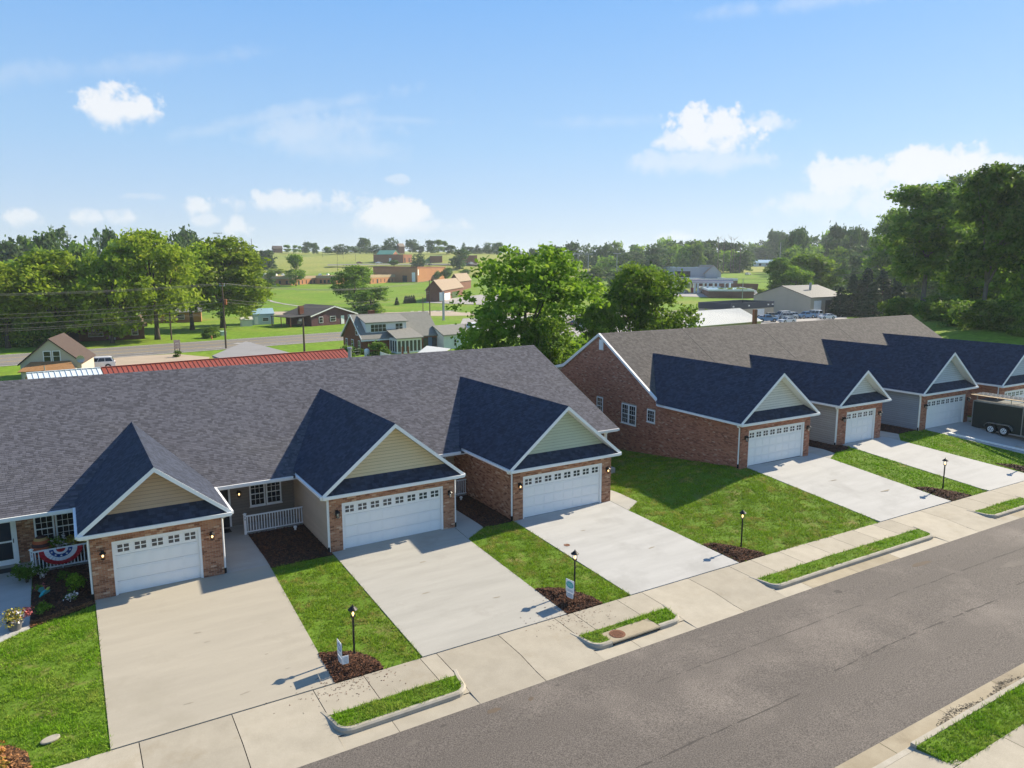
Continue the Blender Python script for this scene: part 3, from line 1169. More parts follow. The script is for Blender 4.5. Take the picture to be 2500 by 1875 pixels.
def lantern(row, x, y, z, lit=True, Nn=-Y_):
    """coach lantern: back plate, arm, four-post cage under a peaked cap, finial and bulb"""
    key = lit
    if key not in _lant:
        mb = MB()
        mb.box(-.055, .055, -.02, 0, -.14, .10)
        mb.tube([(0, -.02, .06), (0, -.09, .13), (0, -.16, .12)], .012, 6)
        for sx in (-1, 1):
            for sy in (-1, 1):
                mb.tube([(sx * .055, -.16 + sy * .055, -.20), (sx * .075, -.16 + sy * .075, .02)], .008, 4)
        mb.lathe((0, -.16, 0), [(.085, -.215), (.085, -.195), (.05, -.195)], 4)
        mb.lathe((0, -.16, 0), [(.13, .02), (.125, .035), (.055, .10), (.04, .12), (.012, .13), (.018, .15), (.004, .17)], 8)
        a = mb.mesh('wall_lantern', M_BLACK)
        g = MB()
        g.lathe((0, -.16, 0), [(.045, -.19), (.06, .015)], 8)
        gl = g.mesh('glass', mat('lantern_glass', (.75, .72, .66), rough=.25, trans=.7))
        b = MB()
        b.lathe((0, -.16, -.12), [(.012, 0), (.035, .03), (.04, .06), (.02, .10), (.002, .11)], 8)
        _lant[key] = (a, gl, b.mesh('bulb', M_BULB if lit else M_WHITE))
    a, gl, b = _lant[key]
    l = link('wall_lantern', a, row, loc=(x, y, z))
    link('bulb', b, l)
    if not lit:
        link('glass', gl, l)


def downspout(row, pts, foot=True):
    mb = MB()
    mb.tube(pts, .042, 6)
    if foot:
        p = pts[-1]
        mb.tube([(p[0], p[1], p[2] + .16), (p[0], p[1], p[2] - .08)], .055, 6, m=1)
    mb.build('downspout', [M_WHITE, M_BLACK], row)


def garage_wing(row, g, main, brick, roofm, side, sidekind, gable, cols, lit, left_vis=True, singles=None, spout=(1, 1), sh_singles=None):
    xl, xr, yF, z0 = g['xl'], g['xr'], g['yf'], g['z0']
    ze, pk, o, of = main['ze'], main['pk'], .36, .33
    xc, hw = (xl + xr) / 2, (xr - xl) / 2
    zp = ze + pk * (hw + o)
    dl, dw, dh = g['dl'], g['dw'], 2.134
    wt = ze - .12
    yv = lambda z: main['yme'] + (z - main['zm']) / main['pm']
    # front brick wall round the door
    mb = MB()
    j = .092
    mb.box(xl, dl - j, yF, yF + .2, z0 - .5, wt)
    mb.box(dl + dw + j, xr, yF, yF + .2, z0 - .5, wt)
    mb.box(dl - j, dl + dw + j, yF, yF + .2, z0 + dh + .092, wt)
    wall = mb.build('brick_wall', M_MORTAR, row)
    lay_bricks(wall, (xl - .01, yF, z0 - .05), X_, -Y_, xr - xl + .02, 0, wt - z0 - .0, brick, [(dl - j - xl + .01, dl + dw + j - xl + .01, -1, dh + .092 + .05)], singles=singles)
    # side walls
    mb = MB()
    yb = main['wall_y']
    mb.box(xr - .2, xr - .003, yF + .201, yb, z0 - .5, wt)
    mb.build('side_wall', SID['taupe'] if sidekind != 'brick' else M_MORTAR, row)
    mb = MB()
    mb.box(xl + .003, xl + .2, yF + .201, yb, z0 - 1.5 if sidekind == 'none' else z0 - .5, wt)
    sw = mb.build('side_wall', M_MORTAR if sidekind == 'brick' else side or M_MORTAR, row)
    if sidekind == 'brick':
        lay_bricks(sw, (xl + .003, yF, z0 - .3), Y_, -X_, yb - yF, 0, wt - z0 + .3, brick)
    elif sidekind == 'siding':
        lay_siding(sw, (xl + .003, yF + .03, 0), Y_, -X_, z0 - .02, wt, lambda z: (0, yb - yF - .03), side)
        mb = MB()
        mb.box(xl - .03, xl + .002, yF - .001, yF + .07, z0 - .02, wt)
        mb.build('corner_trim', M_WHITE, row)
    garage_door(row, dl, dw, yF + .11, z0, dh, cols)
    # roof: two slabs, shingled
    yf_ = yF - of
    for sgn in (-1, 1):
        xe = xc + sgn * (hw + o)
        pts = [(xe, yf_, ze), (xc, yf_, zp), (xc, yv(zp) + .05, zp), (xe, yv(ze) + .05, ze)]
        if sgn > 0:
            pts = pts[::-1]
        mb = MB()
        n0 = len(mb.v)
        mb.poly(pts, .5, 0)
        mb.poly([(p[0], p[1], p[2] - .13) for p in pts][::-1], .5, 1)
        mb.poly([pts[0], pts[1], tuple(np.array(pts[1]) - .13 * Z_), tuple(np.array(pts[0]) - .13 * Z_)][::-1], .5, 1)
        rf = mb.build('garage_roof', [roofm, M_WHITE], row, fix=False)
        Sv = unit((-sgn, 0, pk))
        Nn = unit((sgn * pk, 0, 1))
        L = math.hypot(hw + o, zp - ze)
        sin = (zp - ze) / L
        lay_shingles(rf, (xe, yf_ - .02, ze), Y_, Sv, Nn, L, .14, lambda s: [(0, yv(ze + s * sin) - yf_ + .02)], roofm)
        # eave gutter
        mb = MB()
        mb.box(min(xe, xe + sgn * .11), max(xe, xe + sgn * .11), yf_ + .0, yv(ze) - .85, ze - .125, ze - .012)
        mb.build('gutter', M_WHITE, row)
        mb = MB()
        mb.box(min(xc + sgn * hw, xe) + .003, max(xc + sgn * hw, xe) - .003, yf_ + .1, yv(ze), ze - .150, ze - .1265)
        mb.build('soffit', M_WHITE, row)
        # rake board
        mb = MB()
        d = .19
        mb.prism([(xe + sgn * .02, yf_ - .03, ze - d + .03), (xe + sgn * .02, yf_ - .03, ze + .03 - .0), (xc, yf_ - .03, zp + .015), (xc, yf_ - .03, zp - d + .015)], (0, .028, 0))
        mb.build('rake_board', M_WHITE, row)
    # ridge caps
    mb = MB()
    y = yf_ - .02
    while y < yv(zp) - .1:
        r = random.random()
        for sgn in (-1, 1):
            a = np.array((xc, y, zp + .028))
            b = np.array((xc + sgn * .13, y, zp + .024 - .13 * pk))
            mb.poly([a, b, b + (0, .22, -.006), a + (0, .22, -.006)], r)
        y += .2
    mb.build('ridge_cap', roofm, row, fix=False)
    # pent roof below the gable and the gable itself
    yg = yF + .25
    z1, z2 = ze - .015, ze + .50
    xlim = lambda z: (zp - .14 - z) / pk
    mb = MB()
    mb.prism([(xc - xlim(z1), yf_ + .02, z1), (xc + xlim(z1), yf_ + .02, z1), (xc + xlim(z2), yg + .02, z2), (xc - xlim(z2), yg + .02, z2)], (0, 0, -.06))
    pr = mb.build('pent_roof', roofm, row)
    L = math.hypot(yg - yf_, z2 - z1)
    Sv = unit((0, yg - yf_, z2 - z1))
    Nn = unit((0, -(z2 - z1), yg - yf_))
    lay_shingles(pr, (xc, yf_ + .02, z1), X_, Sv, Nn, L, .14, lambda s: [(-xlim(z1 + s / L * (z2 - z1)), xlim(z1 + s / L * (z2 - z1)))], roofm)
    mb = MB()
    mb.box(xl - o - .02, xr + o + .02, yf_ - .11, yf_ - .032, ze - .155, ze - .03)
    mb.build('gutter', M_WHITE, row)
    mb = MB()
    mb.box(xl - o + .03, xr + o - .03, yf_ - .03, yF - .0, ze - .20, ze - .158)
    mb.build('soffit', M_WHITE, row)
    mb = MB()
    mb.box(xl - .002, xr + .002, yF - .035, yF - .001, ze - .34, ze - .201)
    mb.build('frieze_board', M_WHITE, row) if main.get('frieze') else None
    mb = MB()
    mb.prism([(xc - xlim(z1), yg + .02, z1), (xc + xlim(z1), yg + .02, z1), (xc, yg + .02, zp - .14)], (0, .1, 0))
    gw = mb.build('gable_wall', gable, row)
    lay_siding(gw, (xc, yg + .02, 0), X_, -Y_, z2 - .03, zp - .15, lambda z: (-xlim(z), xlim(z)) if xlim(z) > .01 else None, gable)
    # lanterns and downspouts
    lz = z0 + 1.86
    if lit is not None:
        lantern(row, (xl + dl - j) / 2 + .03, yF - .013, lz, lit)
        lantern(row, (xr + dl + dw + j) / 2 - .0, yF - .013, lz, lit)
    if spout[0]:
        downspout(row, [(xl - o - .05, yF - .1, ze - .13), (xl - o - .03, yF - .1, ze - .22), (xl - .06, yF + .06, ze - .36), (xl - .06, yF + .06, z0 + .1)])
    if spout[1]:
        downspout(row, [(xr + o + .05, yF - .1, ze - .13), (xr + o + .03, yF - .1, ze - .22), (xr + .06, yF + .04, ze - .36), (xr + .06, yF + .04, z0 + .1)])
    return dict(xc=xc, hw=hw + o, zp=zp, ze=ze, pk=pk)


def main_roof(row, main, x0, x1, wings, roofm, singles=None, zone=None, rear=None, e=.14):
    yme, zm, pm, yr = main['yme'], main['zm'], main['pm'], main['yr']
    zr_ = zm + pm * (yr - yme)
    rear = rear or [(2 * yr - yme, zm)]
    sec = [(yme, zm - .14), (yme, zm), (yr, zr_)] + list(rear)
    sec = [(x0, y, z) for y, z in sec] + [(x0, rear[-1][0], rear[-1][1] - .14)]
    mb = MB()
    mb.prism(sec, (x1 - x0, 0, 0))
    rf = mb.build('main_roof', roofm, row)
    L = math.hypot(yr - yme, zr_ - zm)
    cs, sn = (yr - yme) / L, (zr_ - zm) / L

    def ival(s):
        z = zm + s * sn
        iv = [(0, x1 - x0)]
        for w in wings:
            h = w['hw'] if z < w['ze'] else (w['zp'] - z) / w['pk']
            if h <= 0:
                continue
            a, b = w['xc'] - h - x0, w['xc'] + h - x0
            nv = []
            for p, q in iv:
                if b <= p or a >= q:
                    nv.append((p, q))
                    continue
                if a > p:
                    nv.append((p, a))
                if b < q:
                    nv.append((b, q))
            iv = nv
        return iv
    lay_shingles(rf, (x0, yme - .02, zm), X_, np.array((0, cs, sn)), np.array((0, -sn, cs)), L, e, ival, roofm, singles, zone)
    mb = MB()
    x = x0
    while x < x1 - .05:
        r = random.random()
        a, b = np.array((x, yr, zr_ + .03)), np.array((x, yr - .14, zr_ + .026 - .14 * pm))
        c = np.array((x, yr + .14, zr_ + .026 - .14 * pm))
        ex = (min(.24, x1 - x), 0, -.006)
        mb.poly([a, b, b + ex, a + ex][::-1], r)
        mb.poly([c, a, a + ex, c + ex][::-1], r)
        x += .22
    mb.build('ridge_cap', roofm, row, fix=False)
    return rf, zr_


def railing(row, x0, x1, y, z0, left_post=True, right_post=False):
    mb = MB()
    mb.box(x0, x1, y - .03, y + .03, z0 + .86, z0 + .92)
    mb.box(x0, x1, y - .025, y + .025, z0 + .08, z0 + .13)
    mb.box((x0 + x1) / 2 - .02, (x0 + x1) / 2 + .02, y - .02, y + .02, z0, z0 + .08)
    r = mb.build('porch_railing', M_WHITE, row)
    n = max(2, int((x1 - x0) / .125))
    q = MB()
    q.box(-.019, .019, -.019, .019, z0 + .13, z0 + .86)
    bm_ = q.mesh('baluster', M_WHITE)
    for i in range(n):
        link('baluster', bm_, r, loc=(x0 + (i + .5) * (x1 - x0) / n, y, 0))
    q = MB()
    q.box(-.055, .055, -.055, .055, z0, z0 + 1.0)
    q.lathe((0, 0, z0 + 1.0), [(.095, 0), (.095, .02), (.05, .05), (.001, .055)], 4)
    pm_ = q.mesh('post', M_WHITE)
    if left_post:
        link('post', pm_, r, loc=(x0 - .056, y, 0))
    if right_post:
        link('post', pm_, r, loc=(x1 + .056, y, 0))
    return r


def digits(parent, txt, x, y, z, size, m):
    for i, ch in enumerate(txt):
        cu = bpy.data.curves.new('digit', 'FONT')
        cu.body = ch
        cu.size = size
        cu.extrude = .004
        cu.align_x = 'CENTER'
        cu.materials.append(m)
        tmp = link('digit', cu)
        bpy.context.view_layer.update()
        dg = bpy.context.evaluated_depsgraph_get()
        me_ = bpy.data.meshes.new_from_object(tmp.evaluated_get(dg))
        bpy.data.objects.remove(tmp)
        link('house_number', me_, parent, loc=(x, y, z - i * size * .95), rot=(R(90), 0, 0))


# ------------------------------------------------------------------ near row
row1 = thing('townhouse_row', 'nearer brick townhouse row with slate grey roof and three front garages, houses 72 and 74', 'house', (0, 0, 0))
MA = dict(ze=2.796, pk=.822, pm=.441, yme=4.181, yr=14.019, zm=2.640, wall_y=5.9)
G1 = dict(xl=-9.314, xr=-4.557, yf=.084, z0=0., dl=-8.50, dw=3.05)
G2 = dict(xl=0, xr=6.244, yf=0, z0=0., dl=.667, dw=4.877)
G3 = dict(xl=9.223, xr=15.457, yf=-.70, z0=0., dl=9.881, dw=4.877)
sb, ss = [300], [300]
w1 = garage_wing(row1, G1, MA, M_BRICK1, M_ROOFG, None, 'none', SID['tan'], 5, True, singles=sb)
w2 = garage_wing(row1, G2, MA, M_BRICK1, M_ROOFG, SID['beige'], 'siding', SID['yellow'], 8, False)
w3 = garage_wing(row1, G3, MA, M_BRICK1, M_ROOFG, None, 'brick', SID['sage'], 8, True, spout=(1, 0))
main_roof(row1, MA, -22, 19.99, [w1, w2, w3], M_ROOF1, singles=ss, zone=lambda i, u: i < 30 and 7.3 < u < 12.5)
mb = MB()
mb.box(-22, 19.5, 6.05, 22, -.4, 2.5)
mb.box(-22, 19.6, 5.9, 6.05, -.4, 2.5)
hw_ = mb.build('house_wall', SID['taupe'], row1)
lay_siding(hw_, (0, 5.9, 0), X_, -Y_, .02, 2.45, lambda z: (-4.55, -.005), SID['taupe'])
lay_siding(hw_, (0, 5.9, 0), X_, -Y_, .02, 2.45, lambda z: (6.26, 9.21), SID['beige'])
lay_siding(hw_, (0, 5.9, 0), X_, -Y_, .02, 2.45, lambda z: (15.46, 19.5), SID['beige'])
lay_bricks(hw_, (-16, 5.9, -.02), X_, -Y_, 6.68, 0, 2.47, M_BRICK1)
for a, b in ((-22, -9.78), (-4.09, -.47), (6.72, 8.75), (15.93, 19.99)):
    mb = MB()
    mb.box(a, b, 4.07, 4.18, 2.50, 2.632)
    mb.build('gutter', M_WHITE, row1)
for a, b in ((-22, -9.32), (-4.55, -.003), (6.25, 9.22), (15.46, 19.9)):
    mb = MB()
    mb.box(a, b, 4.10, 5.9, 2.46, 2.498)
    mb.build('porch_ceiling', M_WHITE, row1)
    mb = MB()
    mb.box(a, b, 4.30, 5.9, -.3, .03)
    mb.build('porch_floor', M_CONC, row1)
for x in (-2.22, -1.42):
    frame_window(row1, (x, 5.878, .88), X_, -Y_, .76, 1.26)
for x in (-11.30, -10.50):
    frame_window(row1, (x, 5.878, .78), X_, -Y_, .76, 1.26)
for x in (7.9,):
    frame_window(row1, (x, 5.878, .88), X_, -Y_, .76, 1.26)
for x in (16.6, 17.4):
    frame_window(row1, (x, 5.878, .88), X_, -Y_, .76, 1.26)


def front_door(row, x, y, z0, w=.92, h=2.05, storm=False):
    mb = MB()
    mb.box(x - .09, x, y - .06, y, z0, z0 + h + .09)
    mb.box(x + w, x + w + .09, y - .06, y, z0, z0 + h + .09)
    mb.box(x, x + w, y - .06, y, z0 + h, z0 + h + .09)
    d = mb.build('front_door', M_WHITE, row)
    mb = MB()
    if storm:
        mb.box(x + .002, x + .11, y - .05, y - .02, z0 + .02, z0 + h - .002)
        mb.box(x + w - .11, x + w - .002, y - .05, y - .02, z0 + .02, z0 + h - .002)
        for a, b in ((.02, .25), (1.02, 1.09), (h - .14, h - .002)):
            mb.box(x + .111, x + w - .111, y - .05, y - .02, z0 + a, z0 + b)
        mb.build('storm_door', M_WHITE, d)
        for a, b in ((.251, 1.019), (1.091, h - .141)):
            q = MB()
            q.box(x + .111, x + w - .111, y - .035, y - .025, z0 + a, z0 + b)
            q.build('pane', M_GLASS, d)
        q = MB()
        q.box(x + w - .07, x + w - .04, y - .075, y - .051, z0 + .98, z0 + 1.16)
        q.build('handle', M_BLACK, d)
    else:
        mb.box(x + .002, x + w - .002, y - .045, y - .01, z0 + .02, z0 + h - .002)
        mb.build('door_leaf', mat('door_dark', (.03, .03, .034), rough=.4), d)
        for i, (a, b, c, e_) in enumerate(((.12, .42, .25, .85), (.50, .80, .25, .85), (.12, .42, .98, 1.85), (.50, .80, .98, 1.85))):
            q = MB()
            q.box(x + a, x + b, y - .054, y - .0455, z0 + c, z0 + e_)
            q.build('raised_panel', mat('door_dark', (.03, .03, .034)), d)
    return d


front_door(row1, -4.15, 5.878, .03)
front_door(row1, -12.95, 5.878, .03, storm=True)
front_door(row1, 6.5, 5.878, .03)
lantern(row1, -2.74, 5.87, 1.72, True)
lantern(row1, 7.65, 5.87, 1.72, True)
mb = MB()
mb.box(-2.70, -2.54, 5.84, 5.876, .50, .66)
mb.build('utility_cover', SID['taupe'], row1)
rl = railing(row1, -2.74, -.005, 4.36, .03)
digits(rl, '74', -2.80, 4.30, .86, .13, M_BLACK)
rl2 = railing(row1, -11.36, -9.33, 4.36, .03)
digits(rl2, '72', -11.42, 4.30, .86, .13, M_BLACK)
railing(row1, 8.15, 9.2, 4.36, .03, right_post=False)
railing(row1, 16.7, 19.1, 4.36, .03)
mb = MB()
mb.box(19.10, 19.24, 4.37, 4.51, .03, 2.46)
mb.box(19.06, 19.28, 4.33, 4.55, .031, .18)
mb.box(19.06, 19.28, 4.33, 4.55, 2.34, 2.459)
mb.build('porch_column', M_WHITE, row1)
# vent pipes on the back slope just behind the ridge
zpipe = 2.64 + .441 * 9.838
mb = MB()
mb.lathe((12.15 - 6.0, 14.45, zpipe - .3), [(.20, 0), (.16, .06), (.115, .12), (.115, .78), (.16, .80), (.16, .93), (.001, .94)], 12)
mb.build('vent_pipe', M_STEEL, row1)
# patriotic fan hung on the railing of number 72
fan = thing('bunting', 'red, white and blue pleated half-round bunting hung on the porch railing', 'bunting', (-10.36, 4.29, .91))
RD, BL, WH = mat('bunting_red', (.42, .02, .03), rough=.8), mat('bunting_blue', (.02, .06, .22), rough=.8), mat('bunting_white', (.72, .72, .74), rough=.8)
bands = [(0, .17, RD, 'red_band', 1.), (.17, .27, WH, 'white_band', 1.), (.27, .43, BL, 'blue_band', 1.), (.43, .61, WH, 'white_band', 1.), (.61, .80, RD, 'red_band', 1.)]
for a, b, m_, nm, k in bands:
    mb = MB()
    n = 26
    for i in range(n):
        t0, t1 = math.pi + math.pi * i / n, math.pi + math.pi * (i + 1) / n
        zz = lambda j: -.012 - .02 * (j % 2)
        P_ = [(b * math.cos(t0), zz(i), b * .86 * math.sin(t0)), (b * math.cos(t1), zz(i + 1), b * .86 * math.sin(t1)), (a * math.cos(t1), zz(i + 1), a * .86 * math.sin(t1)), (a * math.cos(t0), zz(i), a * .86 * math.sin(t0))]
        mb.poly(P_)
        mb.poly([(p[0], p[1] + .006, p[2]) for p in P_][::-1])
    mb.build(nm, m_, fan, fix=False)
for i in range(5):
    t = math.pi + math.pi * (i + .5) / 5
    cx, cz = .35 * math.cos(t), .35 * .86 * math.sin(t)
    mb = MB()
    mb.prism([(cx + (.055 if k % 2 == 0 else .022) * math.cos(math.pi / 2 + k * math.pi / 5), -.042, cz + (.055 if k % 2 == 0 else .022) * math.sin(math.pi / 2 + k * math.pi / 5)) for k in range(10)], (0, .006, 0))
    mb.build('star', WH, fan)

# ------------------------------------------------------------------ far row
TH = R(-.774)
row2 = thing('townhouse_row', 'farther brick townhouse row with brown roof, red brick gable end and four front garages', 'house', (24.409, -1.771, 0), TH)
MA2 = dict(ze=3.599, pk=.79, pm=.609, yme=7.027, yr=13.874, zm=3.599, wall_y=8.2)
GG = [dict(xl=0, xr=6.228, yf=0, z0=.777, dl=.773, dw=4.85), dict(xl=9.916, xr=14.685, yf=.632, z0=.74, dl=10.912, dw=3.01),
      dict(xl=19.179, xr=25.542, yf=.481, z0=.743, dl=20.049, dw=4.872), dict(xl=27.97, xr=34.5, yf=-.47, z0=.74, dl=28.85, dw=4.87)]
ws = []
for g, side, sk, gab, cols in ((GG[0], None, 'none', 'cream', 8), (GG[1], SID['grey'], 'siding', 'mist', 5), (GG[2], SID['blue'], 'siding', 'palebl', 8), (GG[3], None, 'brick', 'palebl', 8)):
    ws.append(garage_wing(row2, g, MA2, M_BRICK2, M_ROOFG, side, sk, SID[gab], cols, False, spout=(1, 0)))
RZ = MA2['zm'] + MA2['pm'] * (MA2['yr'] - MA2['yme'])
rear = [(18.47, 4.98), (20.06, 4.59)]
main_roof(row2, MA2, .02, 39.13, ws, M_ROOF2, rear=rear, e=.15)
# gable end
mb = MB()
sec = [(0, -1.6), (20.0, -1.6), (20.0, 4.45), (18.4, 4.80), (13.874, RZ - .16), (7.1, 3.50), (0.2, 3.48), (.2, 3.3), (0., 3.3)]
mb.prism([(.0, y, z) for y, z in sec], (.22, 0, 0))
gw = mb.build('gable_end_wall', M_MORTAR, row2)


def gtop(z):
    zz = z - 1.5
    if zz < 3.46:
        return (0, 20)
    a = MA2['yme'] + (zz + .14 - MA2['zm']) / MA2['pm']
    b = 13.874 + (RZ - .16 - zz) / ((RZ - 4.98) / (18.47 - 13.874))
    return (a, b) if b > a else None


WIN2 = [(13.34, .74, 1.69, 1.32), (9.53, 1.58, 1.57, 1.42), (7.55, .80, 2.13, .88)]
lay_bricks(gw, (0, 0, -1.5), Y_, -X_, 20, 0, 9.4, M_BRICK2, [(y - .03, y + w + .03, z + 1.5 - .05, z + h + 1.5 + .03) for y, w, z, h in WIN2] + [(13.4, 13.95, 8.05, 8.85)], top=gtop)
# windows on a wall that faces -x: the frame runs from high y to low y
frame_window(row2, (-.004, 13.34, 1.69), Y_, -X_, .74, 1.32)
frame_window(row2, (-.004, 9.53, 1.57), Y_, -X_, .78, 1.42)
frame_window(row2, (-.004, 10.33, 1.57), Y_, -X_, .78, 1.42)
frame_window(row2, (-.004, 7.55, 2.13), Y_, -X_, .80, .88, sashes=1, rows=3)
mb = MB()
mb.box(-.035, -.003, 13.43, 13.92, 6.58, 7.32)
v_ = mb.build('gable_vent', M_WHITE, row2)
for i in range(7):
    q = MB()
    q.obox((-.036, 13.48, 6.66 + i * .088), (0, .39, 0), (-.02, 0, -.03), (0, 0, .03))
    q.build('louvre', M_WHITE, v_)
# white rake boards along the gable
mb = MB()
mb.prism([(-.146, 6.95, 3.43), (-.146, 6.95, 3.60), (-.146, 13.874, RZ + .03), (-.146, 13.874, RZ - .17)], (.165, 0, 0))
mb.build('rake_board', M_WHITE, row2)
mb = MB()
mb.prism([(-.146, 13.876, RZ - .17), (-.146, 13.876, RZ + .03), (-.146, 18.47, 5.01), (-.146, 20.06, 4.62), (-.146, 20.06, 4.40), (-.146, 18.42, 4.78)], (.165, 0, 0))
mb.build('rake_board', M_WHITE, row2)
for xx in (8.1, 16.8, 26.3):
    mb = MB()
    a = np.array((xx, MA2['yme'] + 1.8, MA2['zm'] + 1.8 * MA2['pm'] + .02))
    b = np.array((xx, MA2['yr'], RZ + .02))
    mb.obox(a, (.07, 0, 0), b - a, (0, 0, .016))
    mb.build('roof_seam', M_ROOF2, row2)
mb = MB()
mb.box(.23, 39, 8.2, 8.35, -.2, 3.45)
mb.box(.23, 38.9, 8.36, 20, -.2, 3.45)
hw2 = mb.build('house_wall', SID['grey'], row2)
for a, b in ((6.7, 9.45), (15.15, 18.7), (26.0, 27.5), (34.98, 39.13)):
    mb = MB()
    mb.box(a, b, 6.92, 7.02, 3.45, 3.59)
    mb.build('gutter', M_WHITE, row2)
    mb = MB()
    mb.box(a - .4, b + .4, 6.95, 8.2, 3.42, 3.449)
    mb.build('porch_ceiling', M_WHITE, row2)

# ------------------------------------------------------------------ trees
def leafmat(name, tones, transl=.28):
    m = mat(name, (0, 0, 0), rough=.7, spec=.15)
    t = m.node_tree
    L = t.links.new
    a = N('ShaderNodeAttribute', t, attribute_name='rnd')
    rp = N('ShaderNodeValToRGB', t)
    els = rp.color_ramp.elements
    els[0].position, els[1].position = 0, 1
    els[0].color, els[1].color = (*tones[0], 1), (*tones[-1], 1)
    for i, c in enumerate(tones[1:-1]):
        els.new((i + 1) / (len(tones) - 1)).color = (*c, 1)
    L(a.outputs['Fac'], rp.inputs['Fac'])
    oi = N('ShaderNodeObjectInfo', t)
    mr = N('ShaderNodeMapRange', t)
    L(oi.outputs['Random'], mr.inputs['Value'])
    mr.inputs['To Min'].default_value, mr.inputs['To Max'].default_value = .74, 1.26
    vm = N('ShaderNodeVectorMath', t, operation='SCALE')
    L(rp.outputs['Color'], vm.inputs[0])
    L(mr.outputs[0], vm.inputs['Scale'])
    b = t.nodes['Principled BSDF']
    L(vm.outputs[0], b.inputs['Base Color'])
    tr = N('ShaderNodeBsdfTranslucent', t)
    L(vm.outputs[0], tr.inputs['Color'])
    ms = N('ShaderNodeMixShader', t)
    ms.inputs[0].default_value = transl
    L(b.outputs[0], ms.inputs[1])
    L(tr.outputs[0], ms.inputs[2])
    L(ms.outputs[0], t.nodes['Material Output'].inputs['Surface'])
    return m


LF = {
    'bright': leafmat('leaf_bright', [(.10, .17, .012), (.20, .295, .018), (.28, .375, .026), (.37, .43, .045)], .45),
    'mid': leafmat('leaf_mid', [(.056, .130, .012), (.125, .235, .017), (.195, .325, .024), (.29, .40, .038)], .45),
    'dark': leafmat('leaf_dark', [(.046, .105, .015), (.094, .185, .022), (.15, .255, .030), (.25, .34, .044)], .42),
    'spruce': leafmat('leaf_spruce', [(.014, .034, .016), (.025, .053, .022), (.035, .068, .028), (.052, .095, .037)], .12),
    'far': leafmat('leaf_far', [(.036, .076, .024), (.062, .118, .03), (.088, .155, .036), (.13, .20, .044)], .28),
    'autumn': leafmat('leaf_mixed', [(.10, .12, .02), (.24, .24, .04), (.34, .26, .05), (.45, .16, .10)], .3),
}
M_BARK = mat('bark', (.10, .08, .062), (.06, .048, .038), 3., rough=.95, stretch=(4, 4, .7))
M_BARKG = mat('bark_grey', (.17, .15, .135), (.11, .095, .085), 3., rough=.95, stretch=(4, 4, .7))
M_DEAD = mat('dead_wood', (.20, .16, .12), (.14, .11, .085), 3., rough=.95)


def crown_leaves(g, lobes, nclump, nleaf, leaf, spread, up=.35):
    """leaf quads gathered in clumps on the outside of overlapping lobes"""
    lob = np.array(lobes)
    vol = lob[:, 3] * lob[:, 4]
    pick = g.choice(len(lob), nclump, p=vol / vol.sum())
    d = g.normal(size=(nclump, 3))
    d[:, 2] += .25
    d /= np.linalg.norm(d, axis=1)[:, None]
    rad = g.uniform(.60, 1.04, nclump) ** .8
    c = lob[pick, :3] + d * rad[:, None] * np.stack([lob[pick, 3], lob[pick, 3], lob[pick, 4]], 1)
    n = nclump * nleaf
    cl = np.repeat(np.arange(nclump), nleaf)
    sz = spread * g.uniform(.7, 1.4, nclump)
    off = g.normal(size=(n, 3)) * sz[cl][:, None] * np.array([1, 1, .62])
    p = c[cl] + off
    nrm = g.normal(size=(n, 3)) + d[cl] * .7 + np.array([0, 0, up])
    nrm /= np.linalg.norm(nrm, axis=1)[:, None]
    a = np.cross(nrm, g.normal(size=(n, 3)))
    a /= np.linalg.norm(a, axis=1)[:, None]
    b = np.cross(nrm, a)
    s = leaf * g.uniform(.6, 1.35, n)[:, None]
    V = np.stack([p - a * s, p - b * s * .55, p + a * s, p + b * s * .55], 1)
    r = np.clip(.5 + g.normal(0, .16, nclump)[cl] + g.normal(0, .13, n), 0, 1)
    return V, r


def limbs(g, lobes, h, tr, m, n=9, dead=False):
    mb = MB()
    top = h * .62
    k = 7
    pts, rad = [], []
    bx, by = g.uniform(-.03, .03, 2) * h
    for i in range(k):
        t = i / (k - 1)
        pts.append((bx * t * t, by * t * t, -.4 + (top + .4) * t))
        rad.append(tr * (1.35 if i == 0 else 1 - .72 * t))
    mb.tube(pts, rad, 8)
    order = sorted(range(len(lobes)), key=lambda q: -lobes[q][3])[:n]
    for q in order:
        lx, ly, lz, lr, lh = lobes[q]
        t0 = g.uniform(.35, .8)
        s = np.array([bx * t0 * t0, by * t0 * t0, top * t0])
        e = np.array([lx, ly, lz + lh * .35])
        mid = (s + e) / 2 + np.array([0, 0, -.06 * h]) + g.normal(size=3) * .02 * h
        r0 = tr * (1 - .7 * t0) * .7
        mb.tube([s, mid, e], [r0, r0 * .65, r0 * .18], 6)
        for _ in range(2):
            e2 = e + g.normal(size=3) * lr * .55
            mb.tube([mid, (mid + e2) / 2 + (0, 0, .02 * h), e2], [r0 * .45, r0 * .3, r0 * .08], 4)
    return mb


def broad_lobes(g, h, w, n, zlo=.32, flat=.8, lsz=(.13, .23)):
    lob = []
    for i in range(n):
        t = g.uniform(0, 1)
        z = h * (zlo + (.93 - zlo) * t)
        env = math.sin(math.pi * (.16 + .74 * t)) ** .7
        rr = w * .5 * env
        an = i * 2.399 + g.uniform(-.5, .5)
        q = math.sqrt(g.uniform(.08, 1.)) * .72 * rr
        lr = w * g.uniform(*lsz)
        lob.append((q * math.cos(an), q * math.sin(an), min(z, h - lr * flat), lr, lr * flat))
    return lob


TREE = {}


